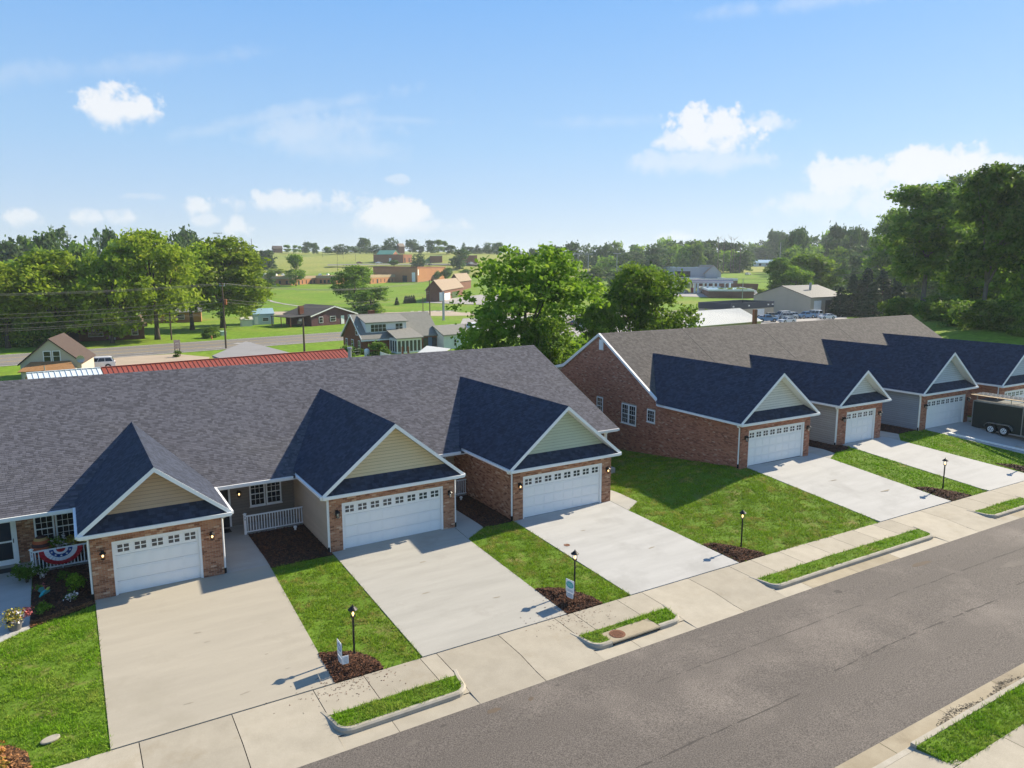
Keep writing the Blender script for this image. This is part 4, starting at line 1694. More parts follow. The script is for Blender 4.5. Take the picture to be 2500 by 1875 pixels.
def make_tree(key, h, w, nl, ncl, nleaf, leaf, spread, kind='mid', seed=1, bark=None, zlo=.32, tr=.35, flat=.8, lsz=(.13, .23)):
    g = np.random.default_rng(seed)
    lob = broad_lobes(g, h, w, nl, zlo, flat, lsz)
    V, r = crown_leaves(g, lob, ncl, nleaf, leaf, spread)
    cm = np_mesh('crown', V, r, LF[kind])
    tm = limbs(g, lob, h, tr, bark or M_BARK).mesh('trunk', bark or M_BARK)
    tm.shade_smooth()
    TREE[key] = (tm, cm, h, w)


def make_conifer(key, h, w, nw, nleaf, leaf, kind='spruce', seed=1, tr=.16):
    """whorls of drooping boughs, each a spray of needle tufts"""
    g = np.random.default_rng(seed)
    P_, Nn = [], []
    for i in range(nw):
        t = (i + g.uniform(-.4, .4)) / nw
        z = h * (.04 + .96 * t)
        rr = w * .5 * (1 - t) ** .85 * g.uniform(.78, 1.1) + .12
        nb = int(5 + 9 * (1 - t))
        for k in range(nb):
            an = g.uniform(0, 2 * math.pi)
            q = np.sqrt(g.uniform(.1, 1, nleaf)) * rr
            P_.append(np.stack([q * math.cos(an) + g.normal(0, .10, nleaf) * (.4 + q), q * math.sin(an) + g.normal(0, .10, nleaf) * (.4 + q), z - q * .18 + g.normal(0, .05 * h / 8, nleaf) + .10 * q * q / max(rr, .2)], 1))
            Nn.append(np.tile([math.cos(an) * .6, math.sin(an) * .6, .7], (nleaf, 1)))
    p = np.concatenate(P_)
    nrm = np.concatenate(Nn) + g.normal(size=p.shape) * .6
    nrm /= np.linalg.norm(nrm, axis=1)[:, None]
    a = np.cross(nrm, g.normal(size=p.shape))
    a /= np.linalg.norm(a, axis=1)[:, None]
    b = np.cross(nrm, a)
    s = leaf * g.uniform(.6, 1.4, len(p))[:, None]
    V = np.stack([p - a * s, p - b * s * .4, p + a * s, p + b * s * .4], 1)
    cm = np_mesh('crown', V, np.clip(.5 + g.normal(0, .22, len(p)), 0, 1), LF[kind])
    mb = MB()
    mb.tube([(0, 0, -.3), (0, 0, h * .5), (0, 0, h * .97)], [tr, tr * .55, .02], 7)
    TREE[key] = (mb.mesh('trunk', M_BARK), cm, h, w)


# full trees of the middle distance (metres)
make_tree('big1', 16, 16.5, 46, 760, 34, .22, .36, 'mid', 11, zlo=.16, tr=.42, lsz=(.07, .17))
make_tree('big2', 15, 14, 40, 600, 34, .22, .36, 'mid', 12, zlo=.18, tr=.36, lsz=(.07, .18))
make_tree('br1', 18, 15, 24, 430, 30, .36, .55, 'bright', 21, zlo=.25, tr=.42)
make_tree('br2', 18, 13, 20, 400, 30, .36, .55, 'bright', 22, zlo=.26, tr=.4)
make_tree('br3', 14, 13, 18, 360, 30, .34, .52, 'bright', 23, zlo=.22, tr=.34)
make_tree('wd1', 20, 14, 44, 640, 30, .30, .40, 'dark', 31, M_BARKG, zlo=.30, tr=.36, lsz=(.08, .17))
make_tree('wd2', 21, 13, 44, 640, 30, .30, .40, 'dark', 32, M_BARKG, zlo=.36, tr=.4, lsz=(.08, .17))
make_tree('wd3', 17, 14, 38, 560, 30, .30, .42, 'mid', 33, M_BARKG, zlo=.24, tr=.34, lsz=(.08, .18))
make_tree('wd4', 15, 13, 44, 640, 28, .30, .42, 'mid', 34, M_BARKG, zlo=.03, tr=.3, lsz=(.09, .18))
make_tree('slim', 13, 6.5, 18, 230, 26, .30, .42, 'mid', 41, zlo=.10, tr=.22, flat=1.3)
make_tree('loose', 14, 11, 26, 250, 24, .32, .42, 'mid', 47, zlo=.12, tr=.3, flat=.9)
make_tree('slim2', 14, 7.5, 22, 240, 24, .30, .42, 'dark', 42, zlo=.04, tr=.24, flat=1.2)
make_tree('round', 7, 6, 14, 150, 24, .26, .34, 'dark', 43, zlo=.30, tr=.16)
make_tree('shrub', 2.2, 2.6, 12, 130, 18, .15, .18, 'dark', 44, zlo=.05, tr=.05)
make_tree('shrubb', 3., 4.2, 12, 120, 18, .2, .24, 'bright', 45, zlo=.08, tr=.06)
make_tree('under', 5, 8, 16, 170, 24, .30, .45, 'dark', 46, zlo=.04, tr=.08)
# distant ones, fewer and larger leaf clumps
for i in range(4):
    make_tree('far%d' % i, 13, (13, 15, 11, 14)[i], 22, 190, 9, .70, .70, 'far', 60 + i, zlo=.05, tr=.3, flat=1.05)
for i in range(3):
    make_tree('farg%d' % i, 12, (14, 13, 16)[i], 22, 190, 9, .70, .70, 'mid', 70 + i, zlo=.05, tr=.3, flat=1.0)
make_tree('farb', 13, 13, 16, 130, 9, .75, .75, 'bright', 76, zlo=.08, tr=.3)
make_conifer('spr1', 8, 4.6, 26, 16, .30, 'spruce', 51)
make_conifer('spr2', 8.5, 4.0, 26, 16, .30, 'spruce', 52)
make_conifer('farc', 14, 7, 16, 9, .7, 'far', 53)


def plant(key, u, v_top, vb, w_px, label, cat='tree', name=None, group=None, dist=None, z=None, wscale=None, rot=None, single=False):
    """a tree whose foot stands where the survey line of sight (u, vb) meets the ground and whose top reaches v_top"""
    if dist is not None:
        p = at_d(u, 645, dist)
        p = np.array([p[0], p[1], float(zg(p[0], p[1])) if z is None else z])
    else:
        p = on_ground(u, vb)
    D = depth(p)
    ztop = (CAM + ray(u, v_top) * D)[2]
    H = max(1., ztop - p[2])
    Wd = w_px * D / FPX
    tm, cm, h, w = TREE[key]
    sx, sz = Wd / (w * .86), H / (h * .985)
    rz = random.uniform(0, 6.28) if rot is None else rot
    nm = name or 'tree'
    if single:
        o = link(nm, cm, loc=p, rot=(0, 0, rz))
        tag(o, label, cat, group)
        o.scale = (sx, sx, sz)
        return o
    o = thing(nm, label, cat, p, rz, group)
    o.scale = (sx, sx, sz)
    link('trunk', tm, o)
    link('crown', cm, o)
    return o


# two broad trees behind the gap between the rows
plant('big1', 1284, 612, 0, 415, 'tall broad green tree rising behind the right end of the nearer roof', 'tree', 'broadleaf_tree', dist=72, rot=.6)
plant('big2', 1578, 645, 0, 262, 'smaller broad green tree behind the left end of the farther roof', 'tree', 'broadleaf_tree', dist=84, rot=2.)
plant('big2', 1462, 735, 0, 150, 'low leafy tree filling the gap between the two broad trees', 'tree', 'broadleaf_tree', dist=80, rot=4.)
plant('big2', 1330, 770, 0, 190, 'bushy young tree at the foot of the tall broad tree between the rows', 'tree', 'broadleaf_tree', dist=66, rot=3.)
# bright maples along the road on the left
LT = [('br1', 385, 570, 829, 190, 'tall bright green tree with a thick bare trunk beside the road'),
      ('br1', 545, 585, 800, 205, 'wide bright green tree right of the thick trunk, nearest the field'),
      ('br2', 470, 600, 805, 150, 'bright green tree squeezed between the two tallest roadside trees'),
      ('br3', 275, 625, 838, 165, 'bright tree with a low fork in front of the shaded brick ranch house'),
      ('br1', 130, 618, 842, 210, 'bushy yellow-green tree behind the brown-roofed cape house'),
      ('br2', 20, 640, 850, 150, 'bright tree at the left frame edge above the cape house'),
      ('br3', 205, 655, 822, 140, 'small bright tree over the left half of the brick ranch house'),
      ('br3', 60, 735, 846, 120, 'low leafy tree with an ivy trunk left of the cape house'),
      ('br2', 330, 640, 800, 130, 'bright tree behind the fork-trunk tree'),
      ('br3', 620, 690, 790, 70, 'drooping small tree beside the pale blue shed')]
for k, u, vt, vb, w, lab in LT:
    plant(k, u, vt, vb, w, lab, 'tree', 'maple_tree', 'roadside trees on the left')
LT2 = [('far0', 40, 606, 90), ('farg0', 105, 600, 110), ('far1', 150, 562, 95), ('far2', 118, 572, 60), ('farg1', 200, 598, 100), ('far1', 252, 569, 80), ('far2', 270, 566, 46), ('farg2', 300, 592, 100), ('far0', 10, 592, 90),
       ('far3', 70, 578, 80), ('far0', 340, 604, 70), ('far1', 430, 572, 70), ('far0', 470, 566, 75), ('farg1', 10, 640, 110), ('farc', 575, 594, 40), ('far2', 600, 606, 60), ('farg0', 180, 622, 90), ('farg2', 60, 622, 110), ('farg1', 260, 622, 100)]
for i, (k, u, vt, w) in enumerate(LT2):
    plant(k, u, vt, 0, w, 'distant darker tree showing above the roadside trees on the left', 'tree', 'distant_tree', 'distant trees behind the roadside trees', dist=random.uniform(270, 380), single=True)

# lone trees on the field and by the school
plant('loose', 866, 648, 752, 92, 'tall loose tree with side boughs standing alone behind the dormered brick house', 'tree', 'field_tree')
plant('slim2', 905, 690, 768, 80, 'dark ivy-clad tree with bare branches beside the tall loose tree', 'tree', 'field_tree')
plant('slim', 723, 622, 699, 38, 'upright oval tree on the lawn in front of the school wall', 'tree', 'field_tree')
plant('slim', 660, 664, 700, 26, 'thin sparse tree left of the oval tree before the school', 'tree', 'field_tree')
plant('round', 1092, 654, 687, 27, 'round clipped dark tree against the tall school wall', 'tree', 'round_tree')
plant('round', 1064, 661, 686, 28, 'paler round tree left of the clipped dark one at the school', 'tree', 'round_tree')
plant('farc', 640, 611, 655, 34, 'bluish cone-shaped tree at the left end of the field', 'tree', 'conifer_tree')
plant('farc', 665, 629, 656, 24, 'small blue spruce at the left end of the field', 'tree', 'conifer_tree')
plant('far0', 652, 612, 655, 40, 'rounded dark tree between the cone-shaped trees at the field', 'tree', 'field_tree')
plant('slim', 614, 608, 655, 30, 'narrow dark tree farthest left beside the field', 'tree', 'field_tree')
plant('round', 962, 635, 651, 26, 'low dome-shaped evergreen in front of the upper school', 'tree', 'round_tree')
plant('far1', 1022, 620, 651, 36, 'light green tree at the right corner of the upper school', 'tree', 'field_tree')
plant('far0', 1123, 610, 655, 48, 'large dark tree before the right wing of the upper school', 'tree', 'field_tree')
plant('round', 1136, 657, 672, 26, 'young green tree right of the tall school wall', 'tree', 'field_tree')
plant('shrubb', 675, 656, 668, 40, 'low spreading shrub at the back of the school roof', 'shrub', 'shrub')
# crest of the hill
HC = [('slim', 703, 601, 16), ('slim', 722, 602, 13), ('slim', 733, 604, 9), ('far0', 750, 595, 27), ('far2', 770, 597, 20), ('farg0', 800, 606, 28), ('far1', 834, 600, 42), ('far3', 866, 604, 34), ('far2', 890, 585, 30), ('far1', 918, 601, 40), ('far0', 944, 604, 26),
      ('far1', 956, 585, 40), ('far3', 1008, 588, 34), ('far2', 1028, 604, 18), ('far0', 1052, 591, 30), ('slim', 1072, 589, 18), ('slim', 1086, 592, 16), ('far2', 1100, 602, 24), ('farc', 1133, 595, 18), ('far0', 1150, 606, 30), ('farc', 1166, 600, 22), ('far1', 1194, 596, 32), ('far2', 1216, 596, 26), ('far3', 1180, 609, 40)]
for k, u, vt, w in HC:
    p = at_d(u, 620, 735)
    plant(k, u, vt - 3, 0, w, 'far dark tree on the crest of the grassy hill', 'tree', 'hill_tree', 'trees on the crest of the hill', dist=random.uniform(690, 760), single=True)
RF = [('far1', 1265, 610, 24), ('far2', 1302, 608, 30), ('farg0', 1330, 604, 34), ('far0', 1362, 603, 40), ('far0', 1402, 594, 44), ('far1', 1432, 598, 40), ('far3', 1458, 600, 40), ('far0', 1486, 598, 36), ('farg1', 1505, 592, 40), ('far2', 1548, 600, 28),
      ('far3', 1290, 620, 40), ('farg2', 1335, 622, 60), ('farg1', 1300, 628, 44), ('far1', 1375, 616, 40)]
for k, u, vt, w in RF:
    plant(k, u, vt, 0, w, 'far tree in the hedgerow beyond the green field right of the hill', 'tree', 'hedgerow_tree', 'trees of the far hedgerow', dist=random.uniform(520, 620), single=True)
# wooded slope on the right, individual crowns
WS = []
g_ = np.random.default_rng(5)
prof = [(1480, 612), (1540, 604), (1580, 590), (1620, 588), (1680, 580), (1740, 590), (1800, 598), (1850, 592), (1880, 572), (1930, 566), (1975, 580), (2010, 588), (2040, 558), (2090, 560), (2130, 580), (2180, 585), (2260, 575)]
pu, pv = [q[0] for q in prof], [q[1] for q in prof]
for row_, (dd, drop) in enumerate(((560, 0), (500, 14), (440, 30), (390, 48), (340, 64))):
    for u in np.arange(1478 + row_ * 9, 2290, 36):
        u_ = u + g_.uniform(-12, 12)
        vt = np.interp(u_, pu, pv) + drop + g_.uniform(-5, 9)
        if 1600 < u_ < 1925 and row_ > 1:
            continue
        if 1440 < u_ < 1500 and row_ > 1:
            continue
        if 1832 < u_ < 1915 and row_ < 2:
            dd_ = 715
        else:
            dd_ = dd
        WS.append((g_.choice(['far0', 'far1', 'far2', 'far3', 'farg0', 'farg1', 'farg2'] + (['farb'] if row_ > 1 and u_ > 1850 else [])), u_, vt, g_.uniform(44, 74), dd_ + g_.uniform(-25, 25)))
for k, u, vt, w, dd in WS:
    plant(k, u, vt, 0, w, 'tree of the wooded slope behind the shops on the right', 'tree', 'forest_tree', 'trees of the wooded slope', dist=dd, single=True)
for i, (u, vt, w) in enumerate(((1888, 566, 40), (1905, 570, 44), (1945, 562, 50), (2040, 555, 46), (2075, 556, 40), (2098, 560, 36), (1960, 566, 40))):
    plant(random.choice(['far0', 'far2', 'far3']), u, vt, 0, w, ('tall dark tree above the wooded slope, leftmost of the left four', 'tall dark tree above the wooded slope, second from the left', 'tall dark tree above the wooded slope, with the highest left crown', 'tall dark tree above the wooded slope, first of the right three', 'tall dark tree above the wooded slope, middle of the right three', 'tall dark tree above the wooded slope, last of the right three', 'tall dark tree above the wooded slope, rightmost of the left four')[i], 'tree', 'forest_tree', 'tall trees above the wooded slope', dist=random.uniform(690, 720) if u < 1915 else random.uniform(430, 470), single=True)
plant('wd3', 1975, 615, 0, 165, 'large dark tree behind the tan metal workshop', 'tree', 'shade_tree', dist=265)
plant('wd2', 1905, 632, 0, 70, 'darker narrow tree left of the large tree behind the tan workshop', 'tree', 'shade_tree', dist=255)
plant('wd3', 1945, 645, 0, 90, 'low bushy tree below the large tree behind the tan workshop', 'tree', 'shade_tree', dist=250)
plant('round', 1452, 652, 700, 46, 'small round-topped tree in the field behind the two broad trees', 'tree', 'field_tree')
plant('round', 1418, 665, 694, 24, 'small dark tree beside the round-topped tree in the field', 'tree', 'field_tree')
for u, w in ((1770, 36), (1817, 38), (1858, 18)):
    plant('shrubb', u, 702 if u != 1858 else 704, 722, w, {1770: 'bright rounded shrub left in the parking island by the canopy', 1817: 'bright rounded shrub right in the parking island', 1858: 'small bright shrub near the tan workshop'}[u], 'shrub', 'shrub')
# bare trees on the skyline
for i, (u, vt) in enumerate(((1766, 580), (1784, 578), (1790, 582), (1806, 600), (1752, 576))):
    p = at_d(u, 645, 480)
    z0 = float(zg(p[0], p[1]))
    H = (CAM + ray(u, vt) * 480)[2] - z0
    mb = MB()
    g = np.random.default_rng(90 + i)
    mb.tube([(0, 0, 0), (.2, 0, H * .5), (0, .2, H)], [.35, .25, .06], 5)
    for k in range(14):
        zz = H * g.uniform(.45, .95)
        a = g.uniform(0, 6.28)
        r = g.uniform(1, 3.2)
        mb.tube([(0, 0, zz), (r * math.cos(a), r * math.sin(a), zz + r * .9)], [.12, .03], 4)
    t = thing('bare_tree', 'leafless grey tree sticking up out of the wooded slope', 'tree', (p[0], p[1], z0), 0, 'bare trees on the slope')
    mb.build('trunk', M_DEAD, t, kind=None)

# the dark wood at the right edge
RW = [('wd1', 2250, 455, 768, 225, 'tall shade tree with a bare grey trunk at the front of the right wood'),
      ('wd2', 2395, 418, 800, 190, 'tallest tree of the right wood with a long bare trunk and sunlit yellow-green leaves'),
      ('wd4', 2330, 430, 735, 190, 'tall tree behind the two bare-trunked trees of the right wood'),
      ('wd2', 2490, 418, 790, 180, 'tall tree at the right frame edge'),
      ('wd3', 2190, 500, 740, 140, 'lower outreaching tree on the left flank of the right wood'),
      ('wd4', 2440, 470, 745, 190, 'leafy tree behind the sunlit tree in the right wood'),
      ('wd4', 2290, 540, 750, 190, 'leafy tree filling the gap behind the front grey trunk'),
      ('wd4', 2540, 440, 790, 200, 'tree reaching in from the right frame edge'),
      ('wd4', 2160, 585, 740, 130, 'leafy tree right of the dark spruces'),
      ('wd4', 2370, 590, 745, 170, 'low leafy tree between the two bare grey trunks'),
      ('wd4', 2235, 610, 742, 150, 'low leafy tree behind the spruce clump'),
      ('wd4', 2475, 600, 745, 180, 'low leafy tree behind the rightmost trunk')]
for k, u, vt, vb, w, lab in RW:
    plant(k, u, vt, vb, w, lab, 'tree', 'woodland_tree', 'trees of the right wood')
for i, (u, w) in enumerate(((10, 90), (70, 100), (128, 80))):
    plant('under', u, 772 - i * 4, 846 - i, w, ('leafy undergrowth at the left frame edge', 'ivy-covered undergrowth left of the cape house', 'dark undergrowth between the cape house and the ranch house')[i], 'bush', 'bush')
for i, (u, vt, vb, w) in enumerate(((2050, 700, 772, 52), (2078, 672, 770, 60), (2112, 655, 768, 64), (2150, 660, 768, 66), (2185, 675, 770, 60), (2130, 690, 776, 60))):
    plant('spr1' if i % 2 else 'spr2', u, vt, vb, w, ('leftmost low', 'second from the left', 'third from the left', 'fourth from the left', 'rightmost', 'shortest front')[i] + ' dark pointed spruce of the clump right of the tan workshop', 'tree', 'spruce_tree', 'spruces right of the workshop')
for i, (u, vt, vb, w) in enumerate(((2205, 728, 775, 80), (2300, 722, 780, 100), (2345, 738, 795, 110), (2400, 735, 800, 120), (2470, 742, 806, 110), (2500, 745, 810, 110), (2180, 738, 776, 60), (2540, 740, 812, 120))):
    plant('under', u, vt, vb, w, ('shaded bush by the front grey trunk of the right wood', 'shaded bush behind the brown roof end', 'shaded bush midway along the foot of the right wood', 'shaded bush under the tallest tree of the right wood', 'shaded bush right of the tallest tree', 'shaded bush at the right frame edge', 'low shaded bush between spruces and the front grey trunk', 'shaded bush reaching in from the right frame edge')[i], 'bush', 'bush', 'undergrowth bushes of the right wood')
plant('shrub', 2490, 750, 822, 50, 'low bush at the sunny edge of the right lawn', 'bush', 'bush')

# ------------------------------------------------------------------ the town behind: roads and lots
ZB = -2.0


def G(u, v):
    return at(u, v, ZB)


M_ROADB = mat('old_asphalt', (.20, .185, .165), (.165, .155, .14), .08, rough=.95, world=True, fine=.1, fscale=2, stretch=(.3, 1, 1))
M_LOTT = mat('tan_lot', (.42, .34, .25), (.34, .28, .21), .3, rough=.95, world=True)
M_LOTD = mat('dark_lot', (.12, .115, .115), (.10, .098, .098), .2, rough=.95, world=True)
M_LOTP = mat('pale_lot', (.36, .34, .315), (.30, .285, .265), .15, rough=.95, world=True)
M_YEL = mat('road_yellow', (.50, .34, .06), rough=.8)
M_LINE = mat('road_white', (.66, .65, .62), rough=.8)


def lerp(a, b, t):
    return np.asarray(a) * (1 - t) + np.asarray(b) * t


F1, F2, N1, N2 = G(0, 868), G(826.7, 810), G(0, 894), G(826.7, 833)
dirb = unit((F2 - F1) + (N2 - N1))
BA = math.atan2(dirb[1], dirb[0])
pb = np.array([-dirb[1], dirb[0], 0])
mid0 = (N1 + F1) / 2
wid = float(((F1 - N1) + (F2 - N2)) @ pb) / 2


def road_pt(s, t, dz=0.):
    """s metres along the through road, t across it (0 in the middle)"""
    p = mid0 + dirb * s + pb * t
    return np.array([p[0], p[1], ZB + dz])


def flat(name, pts, m, dz, parent=None):
    mb = MB()
    mb.poly([(p[0], p[1], ZB + dz) for p in pts])
    return mb.build(name, m, parent, kind=None if parent else 'structure', fix=False)


flat('through_road', [road_pt(-200, -wid / 2), road_pt(420, -wid / 2), road_pt(420, wid / 2), road_pt(-200, wid / 2)], M_ROADB, .03)
mb, mw = MB(), MB()
for t in (-wid * .16, wid * .16):
    for d in (-.16, .16):
        mb.poly([road_pt(-200, t + d - .06, .036), road_pt(420, t + d - .06, .036), road_pt(420, t + d + .06, .036), road_pt(-200, t + d + .06, .036)])
for t in (-wid * .46, wid * .46):
    mw.poly([road_pt(-200, t - .07, .036), road_pt(420, t - .07, .036), road_pt(420, t + .07, .036), road_pt(-200, t + .07, .036)])
for s in np.arange(-150, 300, 12):
    mw.poly([road_pt(s, -wid * .30 - .06, .037), road_pt(s + 3, -wid * .30 - .06, .037), road_pt(s + 3, -wid * .30 + .06, .037), road_pt(s, -wid * .30 + .06, .037)])
for s in (38, 92):
    mw.poly([road_pt(s, -.12, .037), road_pt(s + 2.4, -.12, .037), road_pt(s + 2.4, .12, .037), road_pt(s, .12, .037)])
    mw.poly([road_pt(s - 1.2, 0, .0375), road_pt(s + .05, -.5, .0375), road_pt(s + .05, .5, .0375)])
pieces(mb, 'road_marking', M_YEL, None, 1)
pieces(mw, 'road_marking', M_LINE, None, 1)
for o in list(COL.objects):
    if o.name.startswith('road_marking'):
        o['kind'] = 'structure'
flat('gravel_lot', [G(196, 886), G(300, 871.5), G(428, 864), G(512, 872), G(500, 900), G(330, 925), G(190, 925)], M_LOTT, .02)
flat('side_street', [G(655, 761), G(1150, 756), G(1320, 752), G(1320, 768), G(1112, 771), G(870, 773), G(655, 768)], M_LOTT, .02)
flat('shop_lot', [G(962, 748), G(1120, 738), G(1240, 742), G(1240, 760), G(985, 760)], M_LOTD, .04)
lines_ = MB()
for u in np.arange(975, 1120, 14):
    a, b = G(u, 750.5), G(u - 9, 747.2)
    lines_.poly([(a[0], a[1], ZB + .05), (a[0] + .35, a[1], ZB + .05), (b[0] + .35, b[1], ZB + .05), (b[0], b[1], ZB + .05)])
for u in np.arange(985, 1110, 18):
    a, b = G(u, 760.5), G(u + 8, 760.2)
    lines_.poly([(a[0], a[1], ZB + .05), (b[0], b[1], ZB + .05), (b[0] + .4, b[1] + 1.2, ZB + .05), (a[0] + .4, a[1] + 1.2, ZB + .05)])
lines_.build('stall_marking', M_LINE, kind='structure', fix=False)
flat('workshop_lot', [G(1620, 815), G(1700, 770), G(1890, 760), G(2060, 762), G(2080, 800), G(1900, 815)], M_LOTP, .02)
flat('lot_behind_trees', [G(1120, 800), G(1130, 778), G(1500, 760), G(1700, 765), G(1700, 800), G(1300, 830)], M_LOTP, .025)


def strip_on_ground(name, uv, w, m, off=.06):
    P_ = [on_ground(u, v) for u, v in uv]
    mb = MB()
    for a, b in zip(P_[:-1], P_[1:]):
        d = unit((b - a) * np.array([1, 1, 0]))
        n = np.array([-d[1], d[0], 0]) * w / 2
        for k in range(4):
            p, q = lerp(a, b, k / 4), lerp(a, b, (k + 1) / 4)
            pts = [p - n, q - n, q + n, p + n]
            mb.poly([(s[0], s[1], float(zg(s[0], s[1])) + off) for s in pts])
    return mb.build(name, m, kind='structure', fix=False)


strip_on_ground('field_path', [(634, 724), (665, 736.5), (697, 743), (771, 753)], 1.5, M_LOTP)
strip_on_ground('school_lot', [(800, 648), (900, 646.5), (1000, 646), (1120, 646), (1240, 648)], 9, M_ROADB, .35)
strip_on_ground('shop_road', [(1100, 742), (1240, 722), (1400, 712), (1560, 716), (1760, 722), (1900, 716)], 26, M_LOTP, .12)
strip_on_ground('far_road', [(2050, 682), (2150, 672), (2200, 668)], 6, M_LOTP, .1)

# ------------------------------------------------------------------ buildings of the town
FB = {
    'red': mat('far_red_brick', (.23, .085, .045), (.17, .062, .035), 3., rough=.9),
    'orange': mat('far_orange_brick', (.44, .20, .085), (.38, .17, .072), .5, rough=.9),
    'brown': mat('far_brown_brick', (.19, .085, .055), (.15, .066, .042), 2., rough=.9),
    'rust': mat('far_rust_brick', (.30, .13, .07), (.25, .11, .06), .6, rough=.9),
    'purple': mat('far_plum_brick', (.16, .075, .08), (.12, .055, .06), 2.5, rough=.9),
    'beige': mat('far_beige_siding', (.52, .47, .37), (.48, .43, .34), 1., rough=.8),
    'white': mat('far_white_siding', (.70, .71, .70), (.64, .65, .65), 1., rough=.8),
    'pale': mat('far_pale_blue_siding', (.52, .60, .64), (.48, .56, .60), 1., rough=.8),
    'tan': mat('far_tan_metal', (.46, .40, .31), (.42, .365, .28), .4, rough=.6),
    'grey': mat('far_grey_metal', (.33, .37, .41), (.29, .33, .37), .3, rough=.6),
}
RFM = {
    'brown': mat('far_brown_roof', (.085, .06, .05), (.065, .048, .042), 2., rough=.95),
    'grey': mat('far_grey_roof', (.24, .235, .21), (.20, .195, .175), 2., rough=.95),
    'dark': mat('far_dark_roof', (.07, .065, .065), (.055, .05, .05), 1., rough=.95),
    'tan': mat('far_tan_roof', (.32, .25, .18), (.27, .21, .155), 1., rough=.95),
    'rust': mat('far_rusty_roof', (.36, .19, .08), (.28, .145, .06), 2., rough=.95),
    'flat': mat('far_flat_membrane', (.60, .54, .45), (.52, .46, .38), .15, rough=.9),
    'metal': mat('far_white_metal_roof', (.62, .62, .57), (.56, .56, .52), .6, rough=.5),
    'slate': mat('far_slate_membrane', (.10, .125, .165), (.08, .10, .14), .3, rough=.8),
    'green': mat('far_green_roof', (.20, .46, .30), (.17, .40, .26), .3, rough=.6),
    'blue': mat('far_blue_roof', (.33, .50, .62), (.28, .44, .56), .3, rough=.5),
    'wsgrey': mat('workshop_grey_roof', (.085, .093, .093), (.076, .083, .083), .3, rough=.6),
}
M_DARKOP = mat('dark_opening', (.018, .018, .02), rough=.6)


def hit(P, d, u):
    """point on the line P + t d that stands on the sight line column u"""
    k = (u - 1250) / FPX
    n = RT - k * FW
    d = np.array([d[0], d[1], 0.])
    return np.asarray(P) + d * (((CAM - P) @ n) / (d @ n))


def opening(parent, O, U, Nn, w, h, kind):
    O = np.asarray(O, float)
    if kind == 'win':
        mb = MB()
        f = .10
        mb.obox(O - U * f - Z_ * f, U * (w + 2 * f), Z_ * (h + 2 * f), Nn * .05)
        wn = mb.build('window', M_WHITE, parent)
        mb2 = MB()
        mb2.obox(O + Nn * .052, U * w, Z_ * (h / 2 - .03), Nn * .012)
        mb2.build('pane', M_GLASS, wn)
        mb2 = MB()
        mb2.obox(O + Z_ * (h / 2 + .03) + Nn * .052, U * w, Z_ * (h / 2 - .03), Nn * .012)
        mb2.build('pane', M_GLASS, wn)
        return wn
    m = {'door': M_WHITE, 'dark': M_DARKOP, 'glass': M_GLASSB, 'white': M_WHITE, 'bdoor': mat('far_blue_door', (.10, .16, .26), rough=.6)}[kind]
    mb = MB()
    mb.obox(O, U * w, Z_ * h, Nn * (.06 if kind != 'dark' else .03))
    return mb.build({'door': 'door', 'dark': 'doorway', 'glass': 'window', 'white': 'panel', 'bdoor': 'door'}[kind], m, parent)


